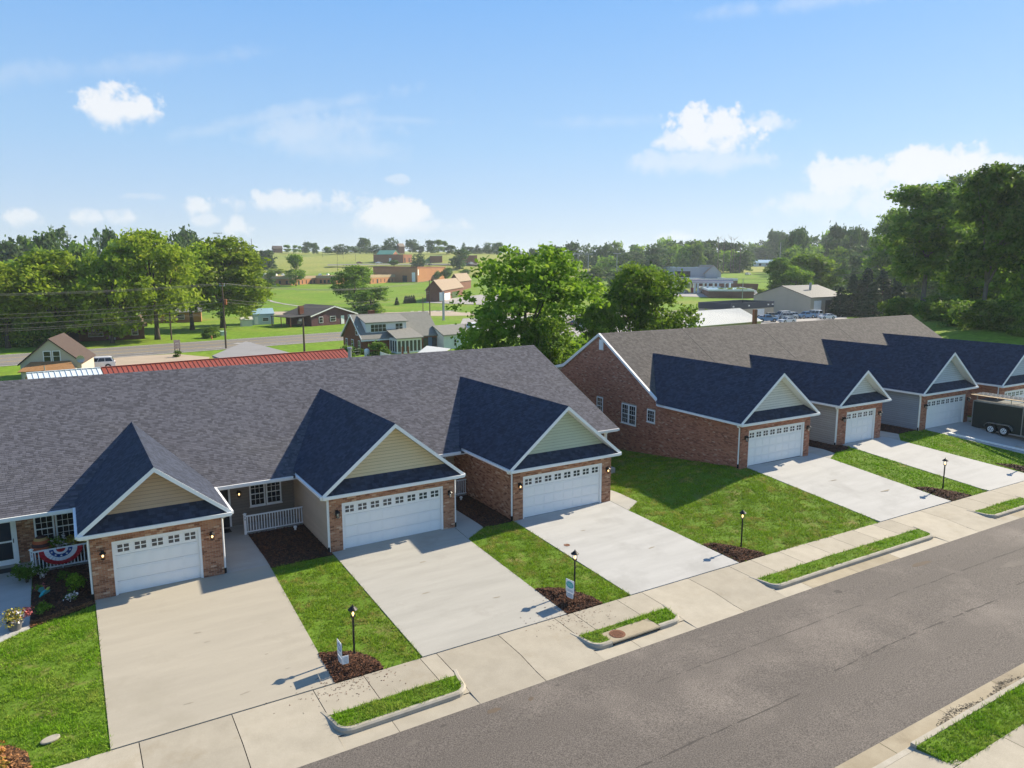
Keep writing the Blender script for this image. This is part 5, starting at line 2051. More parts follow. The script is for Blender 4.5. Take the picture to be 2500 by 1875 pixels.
def building(name, label, cat, O, U, w, d, h, rise, axis, wallm, roofm, over=.4, ops=(), group=None, parapet=None, gable=None, thick=.18):
    """O front-left foot, U unit direction of the front (left to right seen from outside); depth goes behind"""
    O = np.asarray(O, float)
    U = unit((U[0], U[1], 0))
    B = np.array([-U[1], U[0], 0.])
    t = thing(name, label, cat, O, 0, group)
    q = lambda x, y, z: U * x + B * y + Z_ * z
    mb = MB()
    mb.obox(q(0, 0, -1.5), U * w, B * d, Z_ * (h + 1.5))
    mg = MB()
    if axis == 'x':
        mg.prism([q(0, 0, h), q(0, d, h), q(0, d / 2, h + rise)], U * w)
    elif axis == 'y':
        mg.prism([q(0, 0, h), q(w, 0, h), q(w / 2, 0, h + rise)], B * d)
    wl_ = mb.build('wall', wallm, t)
    if axis in 'xy':
        mg.build('gable', gable or wallm, t)
    if axis == 'x':
        s = rise / (d / 2)
        for sg in (0, 1):
            y0, y1 = (-over, d / 2) if sg == 0 else (d + over, d / 2)
            mb = MB()
            mb.prism([q(-over, y0, h - over * s + .02), q(w + over, y0, h - over * s + .02), q(w + over, y1, h + rise + .02), q(-over, y1, h + rise + .02)], (0, 0, thick))
            mb.build('roof', roofm, t)
    elif axis == 'y':
        s = rise / (w / 2)
        for sg in (0, 1):
            x0, x1 = (-over, w / 2) if sg == 0 else (w + over, w / 2)
            mb = MB()
            mb.prism([q(x0, -over, h - over * s + .02), q(x0, d + over, h - over * s + .02), q(x1, d + over, h + rise + .02), q(x1, -over, h + rise + .02)], (0, 0, thick))
            mb.build('roof', roofm, t)
    else:
        mb = MB()
        mb.obox(q(.3, .3, h + .01), U * (w - .6), B * (d - .6), Z_ * .05)
        mb.build('roof', roofm, t)
        ph, pm_ = parapet if parapet else (.5, wallm)
        mb = MB()
        for a, b_, c_, e_ in ((-.08, w + .08, -.08, .25), (-.08, w + .08, d - .25, d + .08), (-.08, .25, .2501, d - .2501), (w - .25, w + .08, .2501, d - .2501)):
            mb.obox(q(a, c_, h - ph * .4), U * (b_ - a), B * (e_ - c_), Z_ * ph)
        mb.build('parapet', pm_, t)
    for f, a, z, ww, hh, kind in ops:
        if f == 'f':
            opening(t, q(a, -.005, z), U, -B, ww, hh, kind)
        elif f == 'r':
            opening(t, q(w + .005, a, z), B, U, ww, hh, kind)
        elif f == 'l':
            opening(t, q(-.005, a + ww, z), -B, -U, ww, hh, kind)
    t['_'] = 0
    del t['_']
    return t, q, U, B


def corner_building(name, label, cat, uv, uL, uR, rz, h, rise, axis, wallm, roofm, D=None, ops=(), zoff=0., **kw):
    """building seen at its near corner: left face out to column uL, right face back to column uR"""
    C_ = on_ground(*uv) if D is None else at_d(uv[0], uv[1], D)
    a = R(rz)
    U = np.array([math.cos(a), math.sin(a), 0])
    B = np.array([-U[1], U[0], 0])
    Lp = hit(C_, -U, uL)
    Rp = hit(C_, B, uR)
    w, d = float(np.linalg.norm(Lp - C_)), float(np.linalg.norm(Rp - C_))
    return building(name, label, cat, Lp + Z_ * zoff, U, w, d, h, rise, axis, wallm, roofm, ops=ops(w, d) if callable(ops) else ops, **kw)


# cape house
A, B_ = at(49, 889.5, .3), at(197.5, 883.7, .3)
A[2] = B_[2] = ZB
w = float(np.linalg.norm(B_ - A))
t, q, U, B = building('cape_house', 'beige gabled cottage with dark brown roof and rusty lean-to at the left', 'house', A, B_ - A, w, 8.5, 2.3, 3.0, 'y', FB['beige'], RFM['brown'], over=.25,
                      ops=[('f', w * .40, 2.55, .72, 1.25, 'win'), ('f', w * .40 + 1.05, 2.55, .72, 1.25, 'win'), ('l', 2., .7, .8, 1.3, 'win'), ('l', 5., .7, .8, 1.3, 'win')])
mb = MB()
mb.prism([q(.3, -2.6, 1.55), q(w - .1, -2.6, 1.55), q(w - 1.2, -.02, 2.45), q(1.2, -.02, 2.45)], (0, 0, .1))
mb.build('lean_to_roof', RFM['rust'], t)
mb = MB()
mb.obox(q(.7, -2.3, -1), U * (w - 1.2), B * 2.29, Z_ * 2.6)
mb.build('lean_to_wall', FB['beige'], t)
opening(t, q(w * .56, -2.305, .45), U, -B, .9, .8, 'win')
opening(t, q(w * .40, -2.305, .1), U, -B, .14, 1.0, 'dark')
mb = MB()
mb.tube([q(w * .47, -2.45, .2), q(w * .47, -2.45, 2.3)], .07, 8)
mb.build('flue', M_STEEL, t)
mb = MB()
mb.tube([q(w + .1, -.3, 1.6), q(w + .05, -.3, 2.4)], .03, 6)
mb.build('mast', M_STEEL, t)
dish = thing('satellite_dish', 'grey satellite dish on a mast at the right eave of the beige cottage', 'satellite dish', A + q(w + .05, -.35, 2.75))
mb = MB()
for i in range(12):
    for j in range(3):
        t0, t1 = 2 * math.pi * i / 12, 2 * math.pi * (i + 1) / 12
        r0, r1 = j * .16, (j + 1) * .16
        f_ = lambda r_, t_: (r_ * math.cos(t_), -.25 + r_ * r_ * -.5 + .2, r_ * math.sin(t_))
        mb.poly([f_(r0, t0), f_(r1, t0), f_(r1, t1), f_(r0, t1)])
mb.build('reflector', M_STEEL, dish, fix=False)
mb = MB()
mb.tube([(0, -.03, -.45), (0, -.5, -.1)], .02, 5)
mb.tube([(0, -.05, 0), (0, .0, -.4)], .025, 5)
mb.build('arm', M_STEEL, dish)

# long shed with a red metal roof and a white roofed end
M_RIB = mat('red_metal_roof', (.30, .075, .045), (.25, .062, .038), .5, rough=.45)
M_RIBW = mat('pale_metal_roof', (.60, .66, .68), (.54, .60, .62), .5, rough=.4)
ra, rb = at(64, 912.5, 2.5), at(840, 853.4, 2.5)
sd = unit((rb - ra) * np.array([1, 1, 0]))
sn_ = np.array([sd[1], -sd[0], 0])
Ls = float(np.linalg.norm(rb - ra))
spl = float((hit(ra, sd, 247) - ra) @ sd)
for nm, lab, s0, s1, m_ in (('metal_shed', 'white metal roofed end of the long low shed behind the nearer row', 0, spl - .1, M_RIBW), ('metal_shed', 'long low shed with a ribbed red metal roof behind the nearer row', spl, Ls, M_RIB)):
    t = thing(nm, lab, 'shed', (0, 0, 0), 0)
    P0 = ra + sd * s0
    ln = s1 - s0
    mb = MB()
    e1 = sn_ * 4.6 - Z_ * 1.75
    mb.prism([P0, P0 + sd * ln, P0 + sd * ln + e1, P0 + e1], Z_ * .05)
    e2 = -sn_ * 4.6 - Z_ * 1.75
    mb.prism([P0, P0 + sd * ln, P0 + sd * ln + e2, P0 + e2], Z_ * .05)
    rf = mb.build('roof', m_, t)
    mb = MB()
    k = .46
    while k < ln:
        for e_ in (e1, e2):
            mb.obox(P0 + sd * k + Z_ * .051, sd * .06, e_, Z_ * .05)
        k += .46
    mb.obox(P0 - sn_ * .15 + Z_ * .05, sd * ln, sn_ * .3, Z_ * .06)
    mb.build('roof_ribs', m_, rf, kind='stuff')
    mb = MB()
    mb.prism([P0 + e1 * .94 - Z_ * .15, P0 - Z_ * .1, P0 + e2 * .94 - Z_ * .15, P0 + e2 * .94 - Z_ * 3.2, P0 + e1 * .94 - Z_ * 3.2], sd * ln)
    mb.build('wall', FB['orange'] if m_ is M_RIBW else FB['beige'], t)

# grey flat-roofed garage by the road
P_ = [at(518, 868, 1.4), at(600, 833, 1.4), at(712, 862, 1.4)]
P_.append(P_[0] + P_[2] - P_[1])
t = thing('flat_roof_garage', 'low grey flat-roofed garage between the red shed and the road', 'garage', (0, 0, 0))
mb = MB()
mb.prism([p - Z_ * .25 for p in P_], (0, 0, .25))
mb.build('roof', mat('grey_roll_roof', (.26, .255, .25), (.235, .23, .225), .4, rough=.9), t)
mb = MB()
cpt = sum(P_) / 4
mb.prism([lerp(p, cpt, .04) - Z_ * 3.4 for p in P_], (0, 0, 3.14))
mb.build('wall', FB['brown'], t)

# white-dormered brick house
A, B_, C_ = at(884.4, 826.8, .6), at(1068, 815, .6), at(826.8, 819, .6)
A[2] = B_[2] = C_[2] = ZB
w, d = float(np.linalg.norm(B_ - A)), float(np.linalg.norm(C_ - A))
t, q, U, B = building('dormer_house', 'red brick house with grey roof, long white dormer and glazed white porch', 'house', A, B_ - A, w, d, 2.6, 3.6, 'x', FB['red'], RFM['grey'], over=.35,
                      ops=[('l', d * .22, 3.1, .8, 1.4, 'win'), ('l', d * .12, .6, .6, 1.5, 'win'), ('l', d * .45, .8, .8, 1.3, 'win'), ('l', d * .78, .6, .6, 1.5, 'win'), ('f', w * .155, .9, .8, 1.3, 'win'),
                           ('f', w * .80, .3, .85, 1.7, 'glass'), ('f', w * .865, .0, .8, 2.1, 'bdoor'), ('f', w * .925, .3, .85, 1.7, 'glass')])
s = 3.6 / (d / 2)
mb = MB()
mb.prism([q(w * .07, .75, 2.6 + .4), q(w * .07, .75, 5.1), q(w * .07, d / 2 - .25, 5.75), q(w * .07, d / 2, 5.6)], U * (w * .53))
dm = mb.build('dormer', FB['white'], t)
mb = MB()
mb.prism([q(w * .055, .45, 5.05), q(w * .62, .45, 5.05), q(w * .62, d / 2 - .15, 6.12), q(w * .055, d / 2 - .15, 6.12)], (0, 0, .12))
mb.build('dormer_roof', RFM['grey'], t)
for a in (.135, .185, .235, .285, .455, .505):
    opening(t, q(w * a, .745, 3.55), U, -B, .62, 1.2, 'win')
px0, px1 = w * .335, w * .66
mb = MB()
mb.prism([q(px0 - .3, -3.3, 2.45), q(px1 + .3, -3.3, 2.45), q(px1 + .1, .9, 3.75), q(px0 - .1, .9, 3.75)], (0, 0, .14))
mb.build('porch_roof', RFM['grey'], t)
mb = MB()
mb.obox(q(px0, -3.0, -.3), U * (px1 - px0), B * 2.98, Z_ * .55)
mb.obox(q(px0, -3.0, 2.1), U * (px1 - px0), B * 2.98, Z_ * .4)
for k in range(7):
    mb.obox(q(px0 + (px1 - px0 - .18) * k / 6, -3.0, .251), U * .18, B * .18, Z_ * 1.848)
for k in (1, 2, 3):
    mb.obox(q(px0, -3.0 + .85 * k, .251), U * .18, B * .18, Z_ * 1.848)
mb.build('porch_frame', M_WHITE, t)
mb = MB()
mb.obox(q(px0 + .19, -2.88, .26), U * (px1 - px0 - .4), B * .04, Z_ * 1.83)
mb.obox(q(px0 + .08, -2.7, .26), U * .04, B * 2.6, Z_ * 1.83)
mb.build('porch_glass', M_GLASSB, t)
mb = MB()
mb.obox(q(w * .24, d * .55, 5.6), U * 1.0, B * .7, Z_ * 1.35)
mb.build('chimney', FB['red'], t)
mb = MB()
mb.prism([q(-.38, -.36, 2.3), q(-.38, -.36, 2.62), q(-.38, d / 2, 6.42), q(-.38, d / 2, 6.1)], U * .06)
mb.prism([q(-.38, d + .36, 2.3), q(-.38, d + .36, 2.62), q(-.38, d / 2, 6.42), q(-.38, d / 2, 6.1)], U * .06)
mb.obox(q(-.4, -.43, 2.15), U * (w * .37), B * .08, Z_ * .2)
mb.build('trim', M_WHITE, t)
# yard of the dormered house
tk = thing('propane_tank', 'upright white tank beside the wire fence before the dormered house', 'tank', G(896, 872))
mb = MB()
mb.lathe((0, 0, 0), [(.25, 0), (.42, .15), (.42, 1.15), (.3, 1.32), (.08, 1.4), (.001, 1.4)], 14)
mb.build('shell', M_WHITE, tk, smooth=True)
fc = thing('yard_fence', 'white board fence round the deck of the dormered house', 'fence', (0, 0, 0))
pts = [at(928, 862, -1), at(945, 868, -1), at(965, 871, -1), at(985, 868, -1), at(1020, 866, -1)]
for a, b in zip(pts[:-1], pts[1:]):
    n = max(3, int(np.linalg.norm(b - a) / .6))
    for k in range(n):
        p0, p1 = lerp(a, b, k / n), lerp(a, b, (k + .9) / n)
        mb = MB()
        mb.obox(p0 - Z_ * 1.3, p1 - p0, (.03, .04, 0), Z_ * 1.55)
        mb.build('board', M_WHITE, fc)
for i, u in enumerate((983, 997)):
    mb = MB()
    p = at(u, 866, -.9)
    mb.box(p[0] - .12, p[0] + .12, p[1] - .12, p[1] + .12, -2.2, .35)
    mb.build('post', FB['red'], fc)
cp = [at(1012, 868, 1.0), at(1042, 845, 1.6), at(1100, 852, 1.6), at(1062, 872, 1.0)]
t = thing('carport', 'pale metal carport roof peeping over the nearer roof ridge', 'carport', (0, 0, 0))
mb = MB()
mb.prism(cp, (0, 0, .06))
mb.build('roof', RFM['metal'], t)
for p in cp:
    mb = MB()
    mb.tube([(p[0], p[1], ZB - .2), p], .06, 6)
    mb.build('post', M_STEEL, t)
A, B_ = G(1084, 853), G(1150, 847)
building('white_garage', 'white garage with grey roof partly behind the broad tree', 'garage', A, B_ - A, float(np.linalg.norm(B_ - A)), 6, 2.5, 1.3, 'x', FB['white'], RFM['grey'], over=.3, ops=[('f', 2.2, .5, .5, 1.1, 'win')])
for i, (u, v, k, w_) in enumerate(((850, 868, 'shrub', 40), (925, 868, 'shrub', 44), (942, 872, 'shrub', 30), (870, 862, 'shrub', 36))):
    plant(k, u, (846, 838, 852, 850)[i], v + 4, w_, ('dark shrub against the gable wall of the dormered house', 'tall shrub left of the white board fence', 'bluish shrub in front of the white board fence', 'dark shrub behind the wire fence by the tank')[i], 'shrub', 'shrub')
wf = thing('wire_fence', 'low wire fence between the red shed and the white tank', 'fence', (0, 0, 0))
mb = MB()
fp = [G(845, 874), G(862, 872), G(880, 870)]
for p in fp:
    mb.tube([p - Z_ * .1, p + Z_ * 1.3], .03, 5)
for h_ in (.4, .85, 1.25):
    mb.tube([p + Z_ * h_ for p in fp], .012, 4)
mb.build('wire', M_STEEL, wf)

# plum ranch, pale blue shed and others across the road
A, B_ = G(761, 797), G(868, 789)
w = float(np.linalg.norm(B_ - A))
t, q, U, B = building('ranch_house', 'plum brick ranch house with low dark gable across the road', 'house', A, B_ - A, w, 11, 2.6, 2.0, 'y', FB['purple'], RFM['dark'], over=.5,
                      ops=[('f', w * .17, .8, 1., 1.3, 'win'), ('f', w * .42, 1.0, 1.5, 1.1, 'win'), ('f', w * .66, .1, .95, 2.1, 'door'), ('f', w * .83, .8, 1., 1.4, 'win')])
mb = MB()
mb.prism([q(-5.5, .6, 2.3), q(.2, .6, 2.5), q(.2, 9, 2.5), q(-5.5, 9, 2.3)], (0, 0, .15))
mb.build('carport_roof', RFM['dark'], t)
for y in (.8, 4.8, 8.8):
    mb = MB()
    mb.obox(q(-5.3, y, -.2), U * .15, B * .15, Z_ * 2.5)
    mb.build('carport_post', FB['red'], t)
mb = MB()
mb.obox(q(-.5, 4, 2.8), U * 1.2, B * .8, Z_ * 2.0)
mb.build('chimney', FB['red'], t)
mb = MB()
mb.prism([q(-.52, -.53, 2.25), q(-.52, -.53, 2.55), q(w / 2, -.53, 4.72), q(w / 2, -.53, 4.42)], B * .06)
mb.prism([q(w + .52, -.53, 2.25), q(w + .52, -.53, 2.55), q(w / 2, -.53, 4.72), q(w / 2, -.53, 4.42)], B * .06)
mb.build('trim', M_WHITE, t)
corner_building('garden_shed', 'pale blue garden shed with pale metal roof on the green lawn', 'shed', (669, 791), 620, 676, BA * 57.3 - 4, 2.7, 1.1, 'x', FB['pale'], RFM['blue'], ops=lambda w, d: [('f', w * .45, .9, 1.4, .7, 'win'), ('f', w * .06, .1, .8, 1.9, 'white')], over=.2)
corner_building('garden_shed', 'small white lean-to shed left of the pale blue one', 'shed', (617, 796), 590, 620, BA * 57.3 - 4, 1.6, .5, 'x', FB['white'], RFM['metal'], over=.15)
A, B_ = G(145, 836), G(354, 827)
w = float(np.linalg.norm(B_ - A))
t, q, U, B = building('ranch_house', 'long shaded brick ranch house under the roadside trees', 'house', A, B_ - A, w, 8.5, 2.7, 1.7, 'x', FB['brown'], RFM['tan'], over=.6,
                      ops=[('f', w * .05, .1, 2.6, 2.2, 'dark'), ('f', w * .34, .9, 2.4, 1.2, 'win'), ('f', w * .58, .1, .95, 2.1, 'door'), ('f', w * .85, .9, 1.0, 1.1, 'win')])
A, B_ = G(344, 790), G(492, 786)
w = float(np.linalg.norm(B_ - A))
building('ranch_house', 'orange brick house half hidden behind the thick roadside trunks', 'house', A, B_ - A, w, 9, 2.7, 1.8, 'x', FB['orange'], RFM['grey'], over=.5, ops=[('f', w * .2, .9, 1.2, 1.2, 'win'), ('f', w * .6, .9, 1.6, 1.2, 'win')])

# brick shop with gable front beside the lot
t, q, U, B = corner_building('brick_shop', 'dark brick shop with brown gabled roof beside the striped car park', 'shop', (1078, 737.5), 1040.5, 1130, -38, 4.6, 3.4, 'y', FB['brown'], RFM['tan'], over=.4,
                             ops=lambda w, d: [('r', d * .12, .4, d * .25, 2.6, 'white'), ('r', d * .45, .4, d * .3, 2.6, 'glass')])
corner_building('brick_shop', 'second brown roof behind the gabled brick shop', 'shop', (1120, 712), 1098, 1150, -38, 5.0, 3., 'y', FB['brown'], RFM['tan'], over=.4)
for i, u in enumerate((969, 990, 994, 999.5, 1005, 1010.5)):
    p = on_ground(u, (745, 741, 740.5, 740, 739.5, 739)[i])
    s_ = thing('columnar_shrub', 'small dark upright shrub in the row at the edge of the striped car park' if i else 'single dark upright shrub left of the shrub row at the car park', 'shrub', p, 0, 'upright shrubs at the car park')
    s_.scale = (.42, .42, .36)
    link('crown', TREE['spr1'][1], s_)

# the school
SR = -58
def left_corner_building(name, label, cat, uv, uF, uB, rz, h, wallm, roofm, parapet, ops=()):
    """seen at its front left corner: front runs right to column uF, left face runs back to column uB"""
    C_ = on_ground(*uv)
    a_ = R(rz)
    U_ = np.array([math.cos(a_), math.sin(a_), 0])
    B_q = np.array([-U_[1], U_[0], 0])
    w_, d_ = float(np.linalg.norm(hit(C_, U_, uF) - C_)), float(np.linalg.norm(hit(C_, B_q, uB) - C_))
    return building(name, label, cat, C_, U_, w_, d_, h, 0, 'flat', wallm, roofm, parapet=parapet, ops=ops(w_, d_) if callable(ops) else ops)


M_BAND = mat('school_band', (.42, .32, .20), (.38, .29, .18), .4, rough=.9)
left_corner_building('school_building', 'tall tan brick school block with one sunlit and one shaded wall', 'school', (1019.5, 689.5), 1088, 912, 38, 8.6, FB['orange'], RFM['flat'], (.9, FB['rust']),
                     ops=lambda w, d: [('l', 1.5, .3, 2.2, 5.5, 'white'), ('l', 7, 0, 3.0, 4.0, 'dark'), ('f', .5, 4.2, 1.2, 3.4, 'white')])
for u, v, uF, uB, lab in ((712, 697.5, 775, 627, 'low tan brick school wing farthest left, with a pale flat roof'), (820, 695, 912, 772, 'low tan school wing behind the loose field tree'), (905, 693.5, 965, 880, 'low tan school wing with paired windows next to the tall block')):
    left_corner_building('school_building', lab, 'school', (u, v), uF, uB, 38, 4.1, FB['orange'], RFM['flat'], (1.5, M_BAND),
                         ops=lambda w, d: [('f', w * (.08 + .155 * k), .3 if k % 3 == 1 else .8, 1.7 if k % 3 == 1 else .8, 2.3 if k % 3 == 1 else 1.9, 'dark') for k in range(6)] + [('l', d * (.1 + .2 * k), .8, 1.4, 1.8, 'dark') for k in range(4)])
for k in range(9):
    u = 640 + k * 27 + random.uniform(-8, 8)
    p = at_d(u, 677.5, 462)
    p[2] = 6.4
    t = thing('roof_unit', 'small pale ventilation unit on the flat school roof', 'vent', p, random.uniform(0, 1), 'vents on the school roof')
    mb = MB()
    mb.box(-.9, .9, -.7, .7, -1.2, .5)
    mb.box(-.6, .6, -.5, .5, .5, .75)
    mb.build('housing', M_WHITE, t)
# upper school with green roofs
t, q, U, B = left_corner_building('upper_school', 'rust brick school on the hill with a pale green gable roof', 'school', (985, 642.5), 1006, 912, 38, 6.6, FB['rust'], RFM['flat'], (.5, FB['rust']), ops=lambda w, d: [('f', w * .1, 0, 2.0, 4.2, 'dark'), ('f', w * .6, 0, 2., 4.2, 'dark'), ('l', d * .4, 0, 2, 4, 'white')])
mb = MB()
mb.prism([q(-.6, 9, 6.8), q(-.6, 24, 6.8), q(4.5, 24, 10), q(4.5, 9, 10)], (0, 0, .25))
mb.prism([q(9.6, 9, 6.8), q(9.6, 24, 6.8), q(4.5, 24, 10), q(4.5, 9, 10)], (0, 0, .25))
mb.build('green_roof', RFM['green'], t)
mb = MB()
mb.prism([q(-.2, 9.3, 6.7), q(9.2, 9.3, 6.7), q(4.5, 9.3, 9.8)], B * 14.4)
mb.build('gable', FB['rust'], t)
corner_building('upper_school', 'middle wing of the hill school with a green lean-to roof', 'school', (1080, 642.5), 1050, 1102, -25, 5.6, 0, 'flat', FB['rust'], RFM['green'], parapet=(.3, RFM['green']))
corner_building('upper_school', 'right wing of the hill school behind the dark tree', 'school', (1165, 645), 1140, 1182, -25, 6.2, 0, 'flat', FB['rust'], RFM['flat'], parapet=(.4, FB['rust']))
corner_building('hill_house', 'small brown house on the crest of the grassy hill', 'house', (690, 619), 668, 694, -10, 4.5, 3, 'x', FB['brown'], RFM['brown'], D=730)
corner_building('hill_house', 'red roofed house between the crest trees above the upper school', 'house', (988, 616), 976, 996, -10, 5.5, 3, 'x', FB['rust'], RFM['tan'], D=720)
corner_building('red_barn', 'small red shed on the green field right of the broad tree', 'barn', (1412, 649), 1407, 1431, -60, 3., .8, 'y', mat('barn_red', (.36, .06, .05), rough=.8), RFM['grey'])

# shops and workshops on the right
t, q, U, B = corner_building('workshop', 'large tan metal workshop with low grey gable roof', 'workshop', (1976.5, 771.5), 1838, 2062, -86, 5.2, 3.1, 'y', FB['tan'], RFM['wsgrey'], D=214, over=.25,
                             ops=lambda w, d: [('r', d * .10, .1, 3.6, 4.2, 'white'), ('r', d * .13, .1, 3.2, 2.4, 'dark'), ('r', d * .42, .1, 3.6, 4.2, 'dark')])
mb = MB()
mb.tube([q(14, 8, 6), q(14, 8, 9.3)], .35, 8)
mb.build('roof_vent', M_STEEL, t)
t, q, U, B = corner_building('flat_workshop', 'low workshop with dark slate flat roof and open garage bay', 'workshop', (1782, 785), 1704, 1887, -82, 3.7, 0, 'flat', FB['tan'], RFM['slate'], D=195, parapet=(1.7, mat('slate_fascia', (.035, .045, .065), rough=.6)),
                             ops=lambda w, d: [('r', d * .60, .0, 3.6, 2.8, 'white'), ('r', d * .62, .0, 3.0, 2.55, 'dark')])
for k in (.04, .40, .85, .95):
    mb = MB()
    p_ = hit(at_d(1782, 785, 195), B, 1782 + 105 * k)
    mb.obox((p_[0], p_[1], ZB + 3.6), B * .4, U * .35, Z_ * .35)
    o_ = mb.build('flood_lamp', M_WHITE, t)
    o_.location = -t.location
r0, r1, e0, e1 = at(1687.7, 760.8, 3.0), at(1806, 753, 3.0), at(1702, 798, .9), at(1862, 784.5, .9)
t = thing('metal_roof_building', 'long low building with cream metal roof and brick chimney behind the farther row', 'building', (0, 0, 0))
mb = MB()
mb.prism([r0, r1, e1, e0], (0, 0, .08))
bk = (r0 - e0) * np.array([1, 1, 0]) * .9
mb.prism([r0, r1, r1 + bk - Z_ * 2, r0 + bk - Z_ * 2], (0, 0, .08))
rf = mb.build('roof', RFM['metal'], t)
mb = MB()
for k in range(1, 40):
    a, b = lerp(r0, r1, k / 40), lerp(e0, e1, k / 40)
    mb.obox(a + Z_ * .08, (r1 - r0) / 40 * .06, b - a, Z_ * .05)
mb.build('roof_ribs', RFM['metal'], rf, kind='stuff')
mb = MB()
mb.prism([lerp(e0, r0, .06) - Z_ * .2, lerp(e1, r1, .06) - Z_ * .2, lerp(e1, r1, .06) - Z_ * 4, lerp(e0, r0, .06) - Z_ * 4], bk * 1.6)
mb.build('wall', FB['beige'], t)
cpos = at(1842, 789, .8)
mb = MB()
mb.box(cpos[0] - .4, cpos[0] + .4, cpos[1] - .3, cpos[1] + .3, -2, 3.6)
mb.build('chimney', FB['red'], t)
t, q, U, B = corner_building('warehouse', 'blue-grey metal warehouse with flat roof below the wooded slope', 'warehouse', (1735, 680), 1641, 1826, -40, 5.5, 0, 'flat', FB['grey'], RFM['blue'], parapet=(.5, FB['grey']), ops=lambda w, d: [('f', 1, .2, w * .42, 3.6, 'dark')])
corner_building('tan_roof_house', 'house with broad tan roof in front of the blue-grey warehouse', 'house', (1760, 683), 1722, 1810, -40, 3.5, 3.8, 'y', FB['grey'], RFM['tan'], over=.6)
A, B_ = on_ground(1847, 650), on_ground(1906, 648)
B_ = A + RT * np.array([1, 1, 0]) * float(np.linalg.norm(B_ - A)) if np.linalg.norm(B_ - A) < 30 else A + RT * np.array([1, 1, 0]) * 17
building('blue_roof_hall', 'pale blue roofed hall at the foot of the wooded slope', 'hall', A, B_ - A, float(np.linalg.norm(B_ - A)), 10, 3.2, 2.2, 'x', FB['pale'], RFM['blue'], over=.6, ops=[('f', 2, .4, 2, 2, 'glass'), ('f', 8, .4, 3, 2, 'glass')])
print('HALL', depth(A))
corner_building('long_shop', 'long shop with white flat roof behind the canopy', 'shop', (1800, 702), 1700, 1872, -30, 3.6, 0, 'flat', FB['brown'], RFM['flat'], parapet=(1.0, M_WHITE))
corner_building('long_shop', 'brown walled shop under the dark trees behind the slate workshop', 'shop', (1850, 712), 1775, 1875, -20, 3.0, 0, 'flat', FB['brown'], RFM['dark'], parapet=(.8, FB['brown']))
corner_building('long_shop', 'low pale shop with a broad white roof left of the filling station canopy', 'shop', (1665, 708), 1560, 1700, -30, 3.4, 0, 'flat', FB['beige'], RFM['metal'], parapet=(.8, M_WHITE))
corner_building('long_shop', 'low shop with blue-grey roof above the slate workshop', 'shop', (1840, 728), 1730, 1890, -40, 3.0, 0, 'flat', FB['brown'], RFM['blue'], parapet=(.7, M_WHITE))
# filling station canopy with red and white edge
t = thing('station_canopy', 'red and white edged filling station canopy on white columns', 'canopy', (0, 0, 0))
c0 = on_ground(1668, 717)
Dc = depth(c0)
top = lambda u, v, dz=0.: at_d(u, v, Dc) + Z_ * dz
cA, cB = top(1664, 693), top(1790, 690)
cA[2] = cB[2] = (cA[2] + cB[2]) / 2
Uc = unit(cB - cA)
Bc = np.array([-Uc[1], Uc[0], 0])
for i, (dz, m_) in enumerate(((0, M_WHITE), (.36, mat('canopy_red', (.45, .05, .06), rough=.5)), (.72, M_WHITE), (1.08, mat('canopy_violet', (.20, .14, .22), rough=.5)))):
    mb = MB()
    mb.obox(cA + Z_ * dz, Uc * np.linalg.norm(cB - cA), Bc * 9, Z_ * .34)
    mb.build('fascia', m_, t)
for k in (.06, .27, .33, .52, .72, .95):
    for b in (1., 8.):
        p = cA + Uc * (np.linalg.norm(cB - cA) * k) + Bc * b
        mb = MB()
        zz = float(zg(p[0], p[1]))
        mb.box(p[0] - .3, p[0] + .3, p[1] - .3, p[1] + .3, zz - .2, p[2])
        mb.build('column', M_WHITE, t)
for u in (1695, 1730, 1765):
    p = hit(c0, Uc, u) + Bc * 4
    pm_ = thing('fuel_pump', 'small red fuel pump under the station canopy', 'fuel pump', (p[0], p[1], float(zg(p[0], p[1]))), 0, 'fuel pumps')
    mb = MB()
    mb.box(-.5, .5, -.3, .3, 0, 1.9)
    mb.box(-.6, .6, -.4, .4, 1.9, 2.3)
    mb.build('cabinet', mat('canopy_red', (.45, .05, .06)), pm_)

# ------------------------------------------------------------------ vehicles
PAINT = {}


def paint(nm, c):
    if nm not in PAINT:
        PAINT[nm] = mat('car_paint_' + nm, c, rough=.28, spec=.6)
    return PAINT[nm]


M_TYRE = mat('tyre_rubber', (.02, .02, .021), rough=.9)
M_RIM = mat('alloy_rim', (.50, .51, .52), rough=.35, metal=.5)
M_LAMPR = mat('tail_lamp', (.35, .02, .02), rough=.3)
M_LAMPW = mat('head_lamp', (.75, .76, .76), rough=.2)


